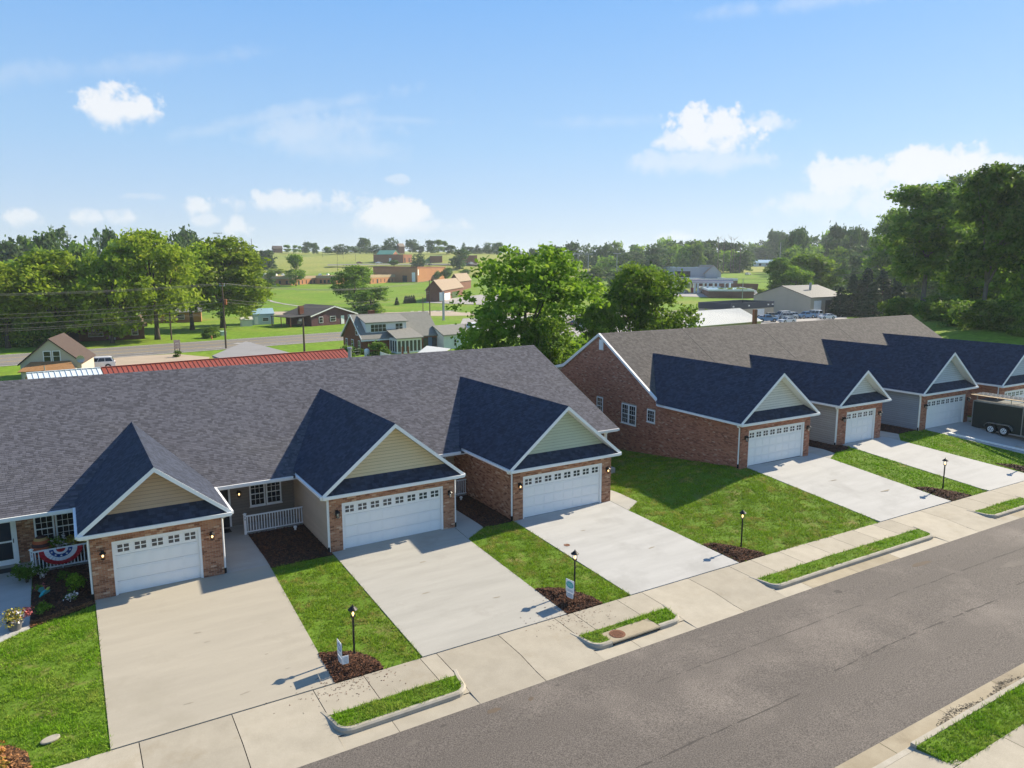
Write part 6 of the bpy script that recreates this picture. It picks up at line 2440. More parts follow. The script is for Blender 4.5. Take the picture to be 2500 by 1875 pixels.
def car(label, p, heading, kind='suv', colour=('white', (.72, .73, .74)), cat=None, group=None, scale=1.):
    """p foot point on the ground, heading = direction the bonnet points (radians, from +x)"""
    L_, W_, H_ = {'suv': (4.65, 1.86, 1.72), 'sedan': (4.6, 1.8, 1.45), 'truck': (5.5, 1.95, 1.85), 'van': (5.2, 1.98, 2.1)}[kind]
    prof = {
        'suv': [(-2.28, .45), (-2.32, .95), (-2.2, 1.05), (2.05, .98), (2.28, .80), (2.32, .45)],
        'sedan': [(-2.28, .42), (-2.3, .88), (-2.1, .98), (2.0, .86), (2.26, .70), (2.3, .42)],
        'truck': [(-2.72, .55), (-2.74, 1.12), (-2.7, 1.14), (2.5, 1.12), (2.72, .95), (2.74, .55)],
        'van': [(-2.55, .45), (-2.58, 1.1), (-2.5, 1.15), (2.3, 1.05), (2.55, .85), (2.58, .45)],
    }[kind]
    cab = {
        'suv': [(-2.18, 1.04), (-1.85, H_ - .08), (-1.5, H_), (.15, H_ - .02), (.45, H_ - .1), (1.25, 1.0)],
        'sedan': [(-1.75, .97), (-1.0, H_ - .04), (-.6, H_), (.2, H_ - .01), (1.15, .92)],
        'truck': [(-.75, 1.13), (-.62, H_ - .04), (-.4, H_), (.65, H_ - .02), (1.45, 1.12)],
        'van': [(-2.5, 1.13), (-2.4, H_ - .06), (-2.1, H_), (.7, H_ - .02), (1.7, 1.08)],
    }[kind]
    t = thing('parked_car' if kind != 'truck' else 'pickup_truck', label, cat or {'suv': 'car', 'sedan': 'car', 'truck': 'pickup truck', 'van': 'van'}[kind], p, heading, group)
    t.scale = (scale,) * 3
    hw = W_ / 2
    mb = MB()
    # lower body with rounded shoulders, swept in three widths
    lay = [(hw * .93, 0.), (hw, .35), (hw * .97, .8), (hw * .90, 1.)]
    n = len(prof)
    zb = prof[0][1] - .2

    def section(pts, hwid):
        return [[(x, -hwid(x, z), z) for x, z in pts], [(x, hwid(x, z), z) for x, z in pts]]
    wid_ = lambda x, z: hw * (1 - .09 * max(0, (abs(x) - 1.7)) ** 1.5) * (1.0 if z < .85 else .95)
    under = [(prof[-1][0] - .15, zb), (prof[0][0] + .15, zb)]
    loop = prof + under
    a, b = section(loop, wid_)
    for i in range(len(loop)):
        j = (i + 1) % len(loop)
        mb.poly([a[i], a[j], b[j], b[i]])
    mb.poly(a)
    mb.poly(b[::-1])
    widc = lambda x, z: hw * (.90 - .22 * (z - cab[0][1]) / (H_ - cab[0][1]))
    a, b = section(cab, widc)
    for i in range(len(cab)):
        j = (i + 1) % len(cab)
        mb.poly([a[i], a[j], b[j], b[i]])
    mb.poly(a)
    mb.poly(b[::-1])
    if kind == 'truck':
        mb.box(-2.70, -.80, hw * .86, hw * .95, 1.10, 1.26)
        mb.box(-2.70, -.80, -hw * .95, -hw * .86, 1.10, 1.26)
        mb.box(-2.72, -2.62, -hw * .86, hw * .86, 1.10, 1.26)
    body = mb.build('body', paint(*colour), t)
    # glass: sides, windscreen, rear
    g = MB()

    def gpt(x, z, s, off=.012):
        return (x, s * (widc(x, z) + off), z)
    x0, z0 = cab[0]
    zlo, zhi = cab[0][1] + .05, H_ - .13
    xr_at = lambda z: np.interp(z, [cab[0][1], cab[1][1]], [cab[0][0], cab[1][0]])
    f0, f1 = cab[-1], cab[-2]
    xf_at = lambda z: np.interp(z, [f0[1], f1[1]], [f0[0], f1[0]])
    cuts = [.0, .34, .67, 1.] if kind in ('suv', 'van') else ([0., .5, 1.] if kind == 'sedan' else [0., 1.])
    for s in (-1, 1):
        for c0_, c1_ in zip(cuts[:-1], cuts[1:]):
            bl, br = xr_at(zlo) + .14, xf_at(zlo) - .16
            tl, trr = xr_at(zhi) + .12, xf_at(zhi) - .06
            B0, B1 = bl + (br - bl) * c0_ + .03, bl + (br - bl) * c1_ - .03
            T0, T1 = tl + (trr - tl) * c0_ + .03, tl + (trr - tl) * c1_ - .03
            q_ = MB()
            P4 = [gpt(B0, zlo, s), gpt(B1, zlo, s), gpt(T1, zhi, s), gpt(T0, zhi, s)]
            q_.poly(P4 if s < 0 else P4[::-1])
            q_.build('side_window', M_GLASS, t, fix=False)
    for lo, hi, sg, nm in ((f0, f1, 1, 'windscreen'), (cab[0], cab[1], -1, 'rear_window')):
        q_ = MB()
        pa = lerp(lo, hi, .08), lerp(lo, hi, .94)
        nrm = unit((sg * abs(hi[1] - lo[1]), 0, abs(hi[0] - lo[0]) + .01)) * .012
        w0, w1 = widc(*pa[0]) - .07, widc(*pa[1]) - .07
        P4 = [(pa[0][0], -w0, pa[0][1]), (pa[0][0], w0, pa[0][1]), (pa[1][0], w1, pa[1][1]), (pa[1][0], -w1, pa[1][1])]
        q_.poly([tuple(np.array(z_) + nrm) for z_ in P4])
        q_.build(nm, M_GLASS, t, fix=False)
    r = .34 if kind != 'truck' else .40
    for x in (-L_ * .29, L_ * .30):
        for s in (-1, 1):
            y = s * (hw - .10)
            q_ = MB()
            q_.tube([(x, y - .11, r), (x, y + .11, r)], r, 16)
            wh = q_.build('wheel', M_TYRE, t)
            q_ = MB()
            ye = y + s * .112
            q_.tube([(x, ye - .004, r), (x, ye + .008, r)], r * .62, 10)
            q_.build('rim', M_RIM, wh)
            q_ = MB()
            q_.tube([(x, s * (hw * .99) - .012, r + .02), (x, s * (hw * .99) + .014, r + .02)], r * 1.18, 16)
            q_.build('wheel_arch', M_BLACK, t)
    for s in (-1, 1):
        q_ = MB()
        q_.box(L_ / 2 - .30, L_ / 2 - .02, s * hw * .72 - .2, s * hw * .72 + .2, .66, .80)
        q_.build('headlight', M_LAMPW, t)
        q_ = MB()
        q_.box(-L_ / 2 - .02, -L_ / 2 + .10, s * hw * .78 - .12, s * hw * .78 + .12, .80, 1.0)
        q_.build('tail_light', M_LAMPR, t)
        q_ = MB()
        xm = xf_at(zlo) - .25
        q_.box(xm - .07, xm + .07, s * (hw * .93) - .1, s * (hw * .93) + .1, zlo, zlo + .14)
        q_.build('mirror', paint(*colour), t)
    q_ = MB()
    q_.box(L_ / 2 - .06, L_ / 2 + .02, -hw * .5, hw * .5, .50, .66)
    q_.build('grille', M_BLACK, t)
    return t


gp = lambda u, v: np.array([*G(u, v)[:2], ZB + .04])
car('white crossover parked beside the beige cottage', gp(239, 901), R(176), 'suv')
WHT, SIL, BLU, DRK, TANC = ('white', (.74, .75, .76)), ('silver', (.42, .44, .46)), ('blue', (.10, .24, .42)), ('dark', (.03, .032, .04)), ('tan', (.34, .29, .22))
for u, v, h_, k, c, lab in [(1872, 786, -30, 'truck', BLU, 'blue pickup nose-out at the left of the workshop lot'), (1889, 778, -25, 'suv', TANC, 'tan car behind the blue pickup'), (1909, 778, 175, 'van', WHT, 'white van in the workshop lot'),
                            (1926, 779, -35, 'suv', SIL, 'silver wagon right of the white van'), (1939, 777, -30, 'suv', WHT, 'white hatchback with a dark rear window in the workshop lot'), (1921, 788, 172, 'sedan', WHT, 'low white saloon nearest the brown roof ridge'),
                            (1968, 777, 170, 'truck', BLU, 'blue truck with a pale load in front of the tan workshop'), (1938, 766, 175, 'truck', DRK, 'dark truck against the gable of the tan workshop'), (2019, 779, 160, 'sedan', WHT, 'white car nearest the dark spruces'),
                            (1856, 783, 150, 'sedan', WHT, 'white car half behind the brick chimney'), (1985, 775, 90, 'van', WHT, 'white box van parked at the workshop corner'), (1407, 797, 10, 'sedan', DRK, 'dark saloon glimpsed between the two broad trees'),
                            (1432, 804, 10, 'sedan', SIL, 'silver saloon glimpsed between the two broad trees'), (1160, 806, 20, 'suv', WHT, 'white car seen through the tall broad tree'), (1560, 775, 160, 'sedan', SIL, 'silver car seen through the smaller broad tree'),
                            (1068, 842, 5, 'suv', BLU, 'blue car between the dormered house and the white garage'), (738, 794, 95, 'suv', DRK, 'dark car under the plum ranch house carport')]:
    car(lab, gp(u, v), R(h_), k, c)
for u, v, h_, c, lab in [(878, 645, 10, ('maroon', (.16, .05, .04)), 'maroon car on the school hill car park'), (925, 645, 10, WHT, 'white car on the school hill car park'), (1032, 650, 40, DRK, 'dark car by the upper school, left of two'), (1050, 650, 40, DRK, 'dark car by the upper school, right of two'), (1150, 646, 20, SIL, 'silver car at the right end of the upper school'),
                         (1826, 672, 20, WHT, 'white car by the tan-roofed house'), (1870, 653, 20, SIL, 'silver car before the blue-roofed hall, left'), (1888, 654, 20, WHT, 'white car before the blue-roofed hall, right'),
                         (1712, 716, 10, WHT, 'white car under the filling station canopy'), (1748, 717, 10, BLU, 'blue car under the filling station canopy'), (1672, 716, 30, SIL, 'silver car left of the filling station canopy'), (1795, 718, 15, DRK, 'dark car right of the filling station canopy'), (1842, 718, 10, WHT, 'white car in front of the brown shop')]:
    p = on_ground(u, v)
    p[2] += .16 if u > 1200 else .4
    car(lab, p, R(h_), 'sedan', c, scale=1.05)

# ------------------------------------------------------------------ poles, wires, signs
def pole(label, u, vb, vt, r=.15, D=None, m=None, name='utility_pole', group=None):
    p = on_ground(u, vb) if D is None else at_d(u, vb, D)
    H = (CAM + ray(u, vt) * depth(p))[2] - p[2]
    t = thing(name, label, 'pole', p, BA, group)
    mb = MB()
    mb.tube([(0, 0, -.3), (0, 0, H)], [r, r * .68], 8)
    mb.build('shaft', m or M_WOOD, t)
    return t, p, H


t1, p1, H1 = pole('tall wooden utility pole with a rusty transformer by the road', 552, 851, 689.5, .17)
mb = MB()
mb.tube([(.38, -.1, H1 - 3.9), (.38, -.1, H1 - 2.9)], .24, 10)
mb.build('transformer', mat('rust_can', (.30, .11, .05), rough=.8), t1)
mb = MB()
mb.box(-.5, .5, -.06, .06, H1 - .6, H1 - .48)
mb.tube([(-.4, 0, H1 - .48), (-.4, 0, H1 - .1)], .05, 6)
mb.tube([(.4, 0, H1 - .48), (.4, 0, H1 - .1)], .05, 6)
mb.build('cross_arm', M_STEEL, t1)
t2, p2, H2 = pole('slim wooden utility pole beside the striped car park', 1050, 783.5, 683.4, .16)
t3, p3, H3 = pole('brown wooden pole behind the red shed roof', 744, 872, 775, .19)
t4, p4, H4 = pole('wooden pole with a dark lamp half hidden among the roadside trees', 419, 830, 720, .16)
t5, p5, H5 = pole('short brown pole beside the striped car park', 1033, 766, 725, .14)
t0 = thing('utility_pole', 'wooden utility pole beyond the left frame edge', 'pole', p1 - dirb * 62, BA)
mb = MB()
mb.tube([(0, 0, -.3), (0, 0, H1)], [.17, .12], 8)
mb.build('shaft', M_WOOD, t0)
M_WIRE = mat('wire', (.16, .155, .14), rough=.7)


def wire(a, b, sag, r=.022):
    mb = MB()
    n = 14
    mb.tube([lerp(a, b, k / n) - Z_ * (sag * 4 * (k / n) * (1 - k / n)) for k in range(n + 1)], r, 4)
    w_ = tag(mb.build('power_line', M_WIRE), 'thin power line strung along the through road', 'power line', 'power lines along the through road')
    return w_


q0 = p1 - dirb * 62
for dz, dx, sag in ((H1 - .1, -.4, 1.0), (H1 - .1, .4, 1.1), (H1 - .35, 0, 1.0), (H1 - 2.9, 0, 1.2), (H1 - 3.4, .1, 1.3), (H1 - 4.4, 0, 1.2), (H1 - 5.0, 0, 1.3), (H1 - 5.2, .1, 1.4)):
    o = dirb * dx
    wire(q0 + o + Z_ * dz, p1 + o + Z_ * dz, sag)
    if dz > H1 - 4:
        wire(p1 + o + Z_ * dz, p2 + o + Z_ * (H2 - (H1 - dz)), sag * 1.6)
for u, v, D_ in ((1640, 668, 330), (1640, 672, 330), (1640, 678, 330)):
    wire(at_d(1380, v - 5, 340), at_d(2000, v + 8, 300), 1.5, .05)
wire(at_d(2040, 672, 200), at_d(2140, 650, 190), .6, .05)
# tall sign post of the shop
p = on_ground(1083, 782)
t = thing('shop_sign', 'tall blue-grey sign pole with a pale top panel by the shop', 'sign', p, BA)
Hs = (CAM + ray(1082, 712) * depth(p))[2] - p[2]
mb = MB()
mb.box(-.22, .22, -.22, .22, -.2, Hs)
mb.build('post', FB['grey'], t)
mb = MB()
mb.box(-1.2, -.23, -.12, .12, Hs * .68, Hs * .98)
mb.build('panel', M_WHITE, t)
mb = MB()
mb.box(-.5, .5, -.4, .4, -.2, .08)
mb.build('footing', M_KERB, t)
# weathered roadside sign on two legs
p = G(434, 870)
t = thing('roadside_sign', 'weathered two-legged roadside sign with stacked plates in a clump of weeds', 'sign', p, BA)
for x in (-.38, .38):
    mb = MB()
    mb.box(x - .05, x + .05, -.05, .05, -.2, 2.75)
    mb.build('leg', M_WOOD, t)
for i, (z, h_) in enumerate(((2.2, .5), (1.72, .42), (1.28, .38))):
    mb = MB()
    mb.box(-.5, .5, -.09, -.055, z, z + h_)
    mb.build('plate', mat('faded_plate', (.46, .40, .38), (.30, .18, .16), 5., rough=.8), t)
plant('shrub', 433, 858, 872, 16, 'weedy clump at the foot of the roadside sign', 'shrub', 'shrub')
plant('shrub', 518, 800, 824, 34, 'dark rounded bush between the trunks and the tall utility pole', 'bush', 'bush')
plant('under', 505, 812, 826, 30, 'low dark bush beside the fire hydrant', 'bush', 'bush')
p = G(517, 828)
t = thing('fire_hydrant', 'small orange fire hydrant on the verge across the road', 'hydrant', p)
mb = MB()
mb.lathe((0, 0, 0), [(.16, 0), (.13, .08), (.12, .5), (.15, .55), (.10, .68), (.03, .74), (.001, .75)], 10)
mb.tube([(-.22, 0, .42), (.22, 0, .42)], .06, 8)
mb.build('barrel', mat('hydrant_orange', (.45, .16, .05), rough=.6), t)
p = G(545, 819)
t = thing('utility_box', 'pale green utility box on the lawn beside the tall pole', 'utility box', p, BA)
mb = MB()
mb.box(-.55, .55, -.45, .45, 0, .8)
mb.prism([(-.58, -.48, .8), (.58, -.48, .8), (.58, .48, .95), (-.58, .48, .95)], (0, 0, .05))
mb.build('cabinet', mat('box_green', (.30, .42, .34), rough=.6), t)
# sports field lights and far poles
for i, (u, vt, vb, D_, lab) in enumerate(((161, 568, 620, 330, 'leftmost floodlight mast above the trees'), (170, 576, 615, 360, 'floodlight mast just right of the leftmost one'), (247, 583, 630, 330, 'left mast of the second floodlight pair'), (267, 584, 632, 325, 'right mast of the second floodlight pair'), (536.7, 571, 612, 380, 'floodlight mast above the big bright trees'),
                                          (1411, 621, 672, 400, 'left light mast in the field right of the broad tree'), (1436, 621, 668, 410, 'middle light mast in the field right of the broad tree'), (1506, 620, 658, 450, 'light mast at the edge of the wooded slope'))):
    p = at_d(u, 650, D_)
    p[2] = float(zg(p[0], p[1]))
    H = (CAM + ray(u, vt) * D_)[2] - p[2]
    t = thing('floodlight_mast', lab, 'light mast', p, R(-31))
    mb = MB()
    mb.tube([(0, 0, -.3), (0, 0, H)], [.28, .16], 6)
    mb.build('shaft', M_STEEL, t)
    mb = MB()
    for z in (0, -.9) if i < 4 else (0,):
        mb.box(-2.3, 2.3, -.1, .1, H + z, H + z + .2)
        for k in range(6):
            mb.box(-2.2 + k * .82, -1.8 + k * .82, -.4, -.1, H + z + .05, H + z + .55)
    mb.build('lamp_bank', M_STEEL, t)
for u, vt, vb, D_, lab in ((617, 583, 640, 350, 'dark pole on the skyline left of the field'), (1903, 591, 640, 380, 'white flag pole before the wooded slope'), (1371, 648, 668, 380, 'pole at the corner of the far green field'), (1600 + 210 * .226, 656, 690, 300, 'pale lamp post left of the canopy'), (1816, 680, 722, 290, 'pale lamp post in the canopy forecourt')):
    p = at_d(u, 650, D_)
    p[2] = float(zg(p[0], p[1]))
    H = (CAM + ray(u, vt) * D_)[2] - p[2]
    t = thing('tall_pole', lab, 'pole', p)
    mb = MB()
    mb.tube([(0, 0, -.3), (0, 0, H)], [.2, .12], 6)
    mb.build('shaft', M_STEEL if 'white' in lab or 'pale' in lab else M_WOOD, t)
for u, v, h_ in ((824, 664, 70), (824, 640, 70), (838, 634, 0), (868, 640, 0), (788, 621, 0)):
    p = on_ground(u, max(v, 628))
    t = thing('field_post', 'thin post standing on the grassy school hill', 'post', p, 0, 'thin posts on the school hill')
    mb = MB()
    mb.tube([(0, 0, -.2), (0, 0, 7)], .12, 5)
    mb.build('shaft', M_WOOD, t)

# ------------------------------------------------------------------ mulch beds, lamps, signs, planting by the houses
def bed(poly, h, chipm, n, soil=True, label=None):
    """low mound of bark: soil sheet plus loose chips"""
    P = np.array(poly)
    c = P.mean(0)

    def zz(x, y):
        x, y = np.asarray(x, float), np.asarray(y, float)
        d = np.full(x.shape, 9.)
        for i in range(len(poly)):
            a, b = P[i], P[(i + 1) % len(P)]
            ab = b - a
            t = np.clip(((x - a[0]) * ab[0] + (y - a[1]) * ab[1]) / (ab @ ab), 0, 1)
            d = np.minimum(d, np.hypot(x - a[0] - t * ab[0], y - a[1] - t * ab[1]))
        return zgp(x, y) + h * sstep(0, .5, d)
    o = draped('mulch_bed', poly, .035, M_MULCH, kind='structure', cell=.25, skirt=.1, zf=zz)
    lo, hi = P.min(0), P.max(0)
    x, y = rng.uniform(lo[0], hi[0], n * 3), rng.uniform(lo[1], hi[1], n * 3)
    k = inside(poly, x, y)
    x, y = x[k][:n], y[k][:n]
    z = zz(x, y) + .045
    m = len(x)
    a = rng.uniform(0, 2 * math.pi, m)
    t = rng.normal(0, .35, m)
    ax = np.stack([np.cos(a), np.sin(a), t], 1) * rng.uniform(.025, .06, m)[:, None]
    bx = np.stack([-np.sin(a), np.cos(a), rng.normal(0, .4, m)], 1) * rng.uniform(.010, .022, m)[:, None]
    p = np.stack([x, y, z], 1)
    V = np.stack([p - ax - bx, p + ax - bx, p + ax + bx, p - ax + bx], 1)
    cm = np_mesh('bark_chips', V, rng.uniform(0, 1, m), chipm)
    q = link('bark_chips', cm, o, 'stuff')
    return zz


B1 = [(-2.96, -7.81), (-2.3, -8.05), (-1.85, -8.3), (-1.5, -8.85), (-1.36, -9.3), (-1.36, -9.73), (-3.0, -9.73)]
B2 = [(6.14, -7.45), (6.7, -7.6), (7.15, -7.95), (7.55, -8.6), (7.80, -9.2), (7.84, -9.73), (6.12, -9.73)]
B3 = [(15.60, -7.45), (16.2, -7.65), (16.6, -8.1), (17.0, -8.75), (17.3, -9.3), (17.36, -9.73), (15.60, -9.73)]
B4 = [(32.45, -7.8), (33.3, -8.1), (33.8, -8.6), (34.4, -9.3), (34.75, -9.93), (32.66, -9.93)]
B5 = [(42.1, -7.6), (43.2, -8.2), (44.2, -9.9), (42.45, -9.95)]
zb1 = bed(B1, .12, M_CHIP, 2600)
zb2 = bed(B2, .12, M_CHIP, 2800)
zb3 = bed(B3, .10, M_CHIP, 2200)
zb4 = bed(B4, .10, M_CHIP, 1500)
bed(B5, .10, M_CHIP, 700)
M12 = [(-2.7, 4.28), (-.01, 4.28), (-.01, .1), (.0, -.25), (-2.75, -.32), (-2.7, .0)]
M23 = [(7.52, 4.28), (9.2, 4.28), (9.2, -.68), (7.50, -.70)]
ML = [(-11.43, 4.28), (-9.33, 4.28), (-9.33, -.28), (-10.0, -.62), (-11.41, -1.16)]
M56 = [(32.35, 3.), (34.2, 4.), (34.3, -1.0), (34.8, -1.2), (34.85, -2.02), (32.85, -2.2)]
M67 = [(40.75, 3), (43.5, 3.5), (43.6, -1.2), (44.2, -1.35), (41.28, -1.4)]
zm12 = bed(M12, .05, M_CHIP, 3600)
zm23 = bed(M23, .05, M_CHIP, 2600)
zml = bed(ML, .05, M_CHIP, 2600)
bed([(-11.40, -1.10), (-10.0, -.58), (-9.40, -.26), (-9.40, .02), (-10.2, -.25), (-11.40, -.62)], .10, M_CHIPO, 1500)
bed(M56, .05, M_CHIP, 1500)
bed(M67, .05, M_CHIP, 1200)
BC = [(-13.5, -8.0), (-11.75, -8.15), (-11.3, -8.8), (-11.18, -9.73), (-13.5, -9.73)]
zbc = bed(BC, .08, M_CHIPO, 1600)

# ------------------------------------------------------------------ lawns: tufts of blades
def lawn(name, poly, holes, dens, zf, hgt=.075, seedm=M_BLADE, width=.011, clumpy=.6):
    P = np.array(poly)
    lo, hi = P.min(0), P.max(0)
    area = (hi[0] - lo[0]) * (hi[1] - lo[1])
    n = int(area * dens)
    x, y = rng.uniform(lo[0] - .04, hi[0] + .04, n), rng.uniform(lo[1] - .04, hi[1] + .04, n)
    ex_, ey_ = rng.normal(0, .035, n), rng.normal(0, .035, n)
    k = inside(poly, x + ex_, y + ey_)
    for h in holes:
        k &= ~inside(h, x + ex_, y + ey_)
    x, y = x[k], y[k]
    # thin, worn places
    f = np.sin(x * 2.1 + np.sin(y * 1.7)) * np.sin(y * 2.7 + 1.3 * np.sin(x * 1.1)) + .6 * np.sin(x * 5.3 + y * 3.1) * np.sin(y * 6.1 - x * 2.2)
    keep = rng.uniform(0, 1, len(x)) < np.clip(1 - clumpy * np.clip(f, 0, 1), .12, 1)
    x, y = x[keep], y[keep]
    f = f[keep]
    m = len(x)
    z = zf(x, y)
    nb = 3
    X, Y_a, Z_a = np.repeat(x, nb) + rng.normal(0, .018, m * nb), np.repeat(y, nb) + rng.normal(0, .018, m * nb), np.repeat(z, nb)
    a = rng.uniform(0, 2 * math.pi, m * nb)
    hh = hgt * rng.uniform(.55, 1.35, m * nb) * np.repeat(np.clip(1.1 - .35 * f, .6, 1.4), nb)
    lean = rng.normal(0, .55, (m * nb, 2)) * hh[:, None]
    dx, dy = np.cos(a) * width, np.sin(a) * width
    b = np.stack([X, Y_a, Z_a - .005], 1)
    V = np.stack([b - np.stack([dx, dy, 0 * dx], 1), b + np.stack([dx, dy, 0 * dx], 1), b + np.stack([lean[:, 0], lean[:, 1], hh], 1)], 1)
    me = np_mesh('grass', V, np.clip(rng.normal(.5, .22, m * nb) - .12 * np.repeat(f, nb), 0, 1), seedm, 3)
    return link(name, me, kind='stuff')


zl = lambda x, y: zgp(x, y) + .0
LA = [(-20, -9.74), (-9.37, -9.74), (-9.33, -.32), (-10.0, -.66), (-11.42, -1.18), (-12.28, -1.78), (-14, -2.64), (-20, -4)]
LB = [(-2.98, -9.73), (.05, -9.73), (.03, -.27), (-2.73, -.33)]
LC = [(6.13, -9.73), (9.26, -9.73), (9.24, -.70), (7.52, -.72), (6.16, -1.62)]
LD = [(15.60, -9.74), (26.02, -9.84), (25.0, -1.45), (24.42, -1.4), (24.42, 15), (16.75, 15), (16.75, -1.5), (15.44, -2.33)]
LE = [(31.65, -2.80), (32.83, -2.28), (34.83, -2.05), (34.9, -1.4), (36.5, -9.98), (32.64, -9.94)]
LFp = [(39.98, -2.4), (41.28, -1.44), (44.25, -1.4), (47.1, -10.05), (42.45, -10.1)]
lawn('grass', LA, [BC, [(-10.78 + .27 * math.cos(k * .4), -8.48 + .2 * math.sin(k * .4)) for k in range(16)]], 330, zl)
lawn('grass', LB, [B1], 330, zl, seedm=M_BLADED, clumpy=.8)
lawn('grass', LC, [B2], 320, zl, seedm=M_BLADED, clumpy=.75)
lawn('grass', LD, [B3], 240, zl, width=.013, seedm=M_BLADED, clumpy=.75)
lawn('grass', LE, [B4], 150, zl, width=.016, clumpy=.35)
lawn('grass', LFp, [B5], 130, zl, width=.016, clumpy=.3)
for i, v_ in enumerate(VERGE[:6]):
    lawn('grass', v_, [], 420 if i < 4 else 200, lambda x, y: np.full_like(x, -.425), hgt=.085, clumpy=.35)
lawn('grass', VERGE[-1], [], 420, lambda x, y: np.full_like(x, -.475), hgt=.085, clumpy=.35)

# crumbs of bark and grit washed onto the slabs round the two nearer beds
n_ = 420
px_ = np.concatenate([rng.normal(-2.6, .8, n_ // 2), rng.normal(6.3, .9, n_ // 2)])
py_ = np.concatenate([rng.normal(-9.9, .45, n_ // 2), rng.normal(-9.8, .6, n_ // 2)])
pz_ = np.where(py_ < -9.75, zapron(px_, py_), zgp(px_, py_) + .03) + .006
an_ = rng.uniform(0, 6.28, n_)
sa_ = np.stack([np.cos(an_), np.sin(an_), 0 * an_], 1) * rng.uniform(.012, .035, n_)[:, None]
sb_ = np.stack([-np.sin(an_), np.cos(an_), 0 * an_], 1) * rng.uniform(.006, .016, n_)[:, None]
pp_ = np.stack([px_, py_, pz_], 1)
link('bark_crumbs', np_mesh('bark_crumbs', np.stack([pp_ - sa_ - sb_, pp_ + sa_ - sb_, pp_ + sa_ + sb_, pp_ - sa_ + sb_], 1), rng.uniform(0, 1, n_), M_CHIP), kind='stuff')

# dark grit in the far gutter
n_ = 900
px_ = rng.uniform(11.5, 19, n_)
py_ = -20.86 + rng.normal(0, .07, n_) + .12 * np.sin(px_ * 2.1) + drift(px_)
an_ = rng.uniform(0, 6.28, n_)
sa_ = np.stack([np.cos(an_), np.sin(an_), 0 * an_], 1) * rng.uniform(.01, .035, n_)[:, None]
sb_ = np.stack([-np.sin(an_), np.cos(an_), 0 * an_], 1) * rng.uniform(.006, .02, n_)[:, None]
pp_ = np.stack([px_, py_, np.full(n_, -.592)], 1)
link('gutter_grit', np_mesh('gutter_grit', np.stack([pp_ - sa_ - sb_, pp_ + sa_ - sb_, pp_ + sa_ + sb_, pp_ - sa_ + sb_], 1), rng.uniform(0, 1, n_), mat('grit', (.10, .085, .06), (.06, .05, .04), 8., rnd=.4)), kind='stuff')
# cracks in the asphalt along the lane joint
M_CRACK = mat('road_crack', (.062, .056, .05), (.085, .076, .068), 5., rough=.95)
for x0_, x1_, y_, w_ in ((1.5, 9.5, -17.75, .022), (11.5, 22, -17.5, .03), (24, 44, -17.2, .03), (6, 17, -14.9, .012), (18, 40, -15.2, .014)):
    mb = MB()
    xs_ = np.arange(x0_, x1_, .22)
    ys_ = y_ + np.cumsum(rng.normal(0, .02, len(xs_))) * .6 + drift(xs_)
    ws_ = w_ * rng.uniform(.3, 1.6, len(xs_))
    for i in range(len(xs_) - 1):
        if rng.uniform() < .12:
            continue
        mb.poly([(xs_[i], ys_[i] - ws_[i], zr(ys_[i]) + .001), (xs_[i + 1], ys_[i + 1] - ws_[i + 1], zr(ys_[i + 1]) + .001), (xs_[i + 1], ys_[i + 1] + ws_[i + 1], zr(ys_[i + 1]) + .001), (xs_[i], ys_[i] + ws_[i], zr(ys_[i]) + .001)])
    mb.build('road_crack', M_CRACK, kind='structure', fix=False)
# faint marks on the driveways
M_MARK = mat('driveway_mark', (.30, .268, .21), (.265, .24, .19), 7., rough=.95)
for x_, y_, rx_, ry_ in ((-6.3, -4.4, .10, .06), (-6.1, -5.2, .09, .03), (-4.5, -7.0, .05, .03), (-5.6, -8.9, .16, .03), (-7.2, -8.6, .12, .03), (-4.1, -8.2, .07, .02), (3.2, -2.9, .12, .06), (2.1, -5.6, .15, .05), (4.4, -7.3, .18, .04), (11.6, -3.4, .12, .05), (13.2, -6.6, .2, .05), (28.5, -5.2, .3, .08), (30.2, -7.4, .5, .1)):
    blot(x_, y_, float(zgp(x_, y_)) + .0315, rx_, ry_, M_MARK, random.uniform(-.2, .2))

# ------------------------------------------------------------------ lamp posts
def lamp_post():
    t = thing('lamp_post', '', 'lamp post')
    mb = MB()
    mb.tube([(0, 0, -.3), (0, 0, 1.36)], .036, 10)
    mb.lathe((0, 0, 0), [(.055, 0), (.05, .05), (.037, .07)], 10)
    mb.tube([(-.02, 0, 1.05), (.16, 0, 1.05)], .012, 6)
    mb.build('post', M_BLACK, t)
    mb = MB()
    mb.lathe((0, 0, 1.36), [(.05, 0), (.09, .02), (.09, .035), (.05, .04)], 10)
    for k in range(4):
        a = math.pi / 4 + k * math.pi / 2
        mb.tube([(.075 * math.cos(a), .075 * math.sin(a), 1.39), (.105 * math.cos(a), .105 * math.sin(a), 1.63)], .008, 5)
    mb.lathe((0, 0, 1.63), [(.17, 0), (.165, .012), (.10, .07), (.06, .11), (.02, .125), (.03, .15), (.012, .175), (.004, .20)], 12)
    mb.build('lantern_frame', M_BLACK, t)
    mb = MB()
    mb.lathe((0, 0, 1.40), [(.012, 0), (.035, .05), (.042, .10), (.022, .15), (.002, .16)], 10)
    mb.build('bulb', M_BULB, t)
    return t


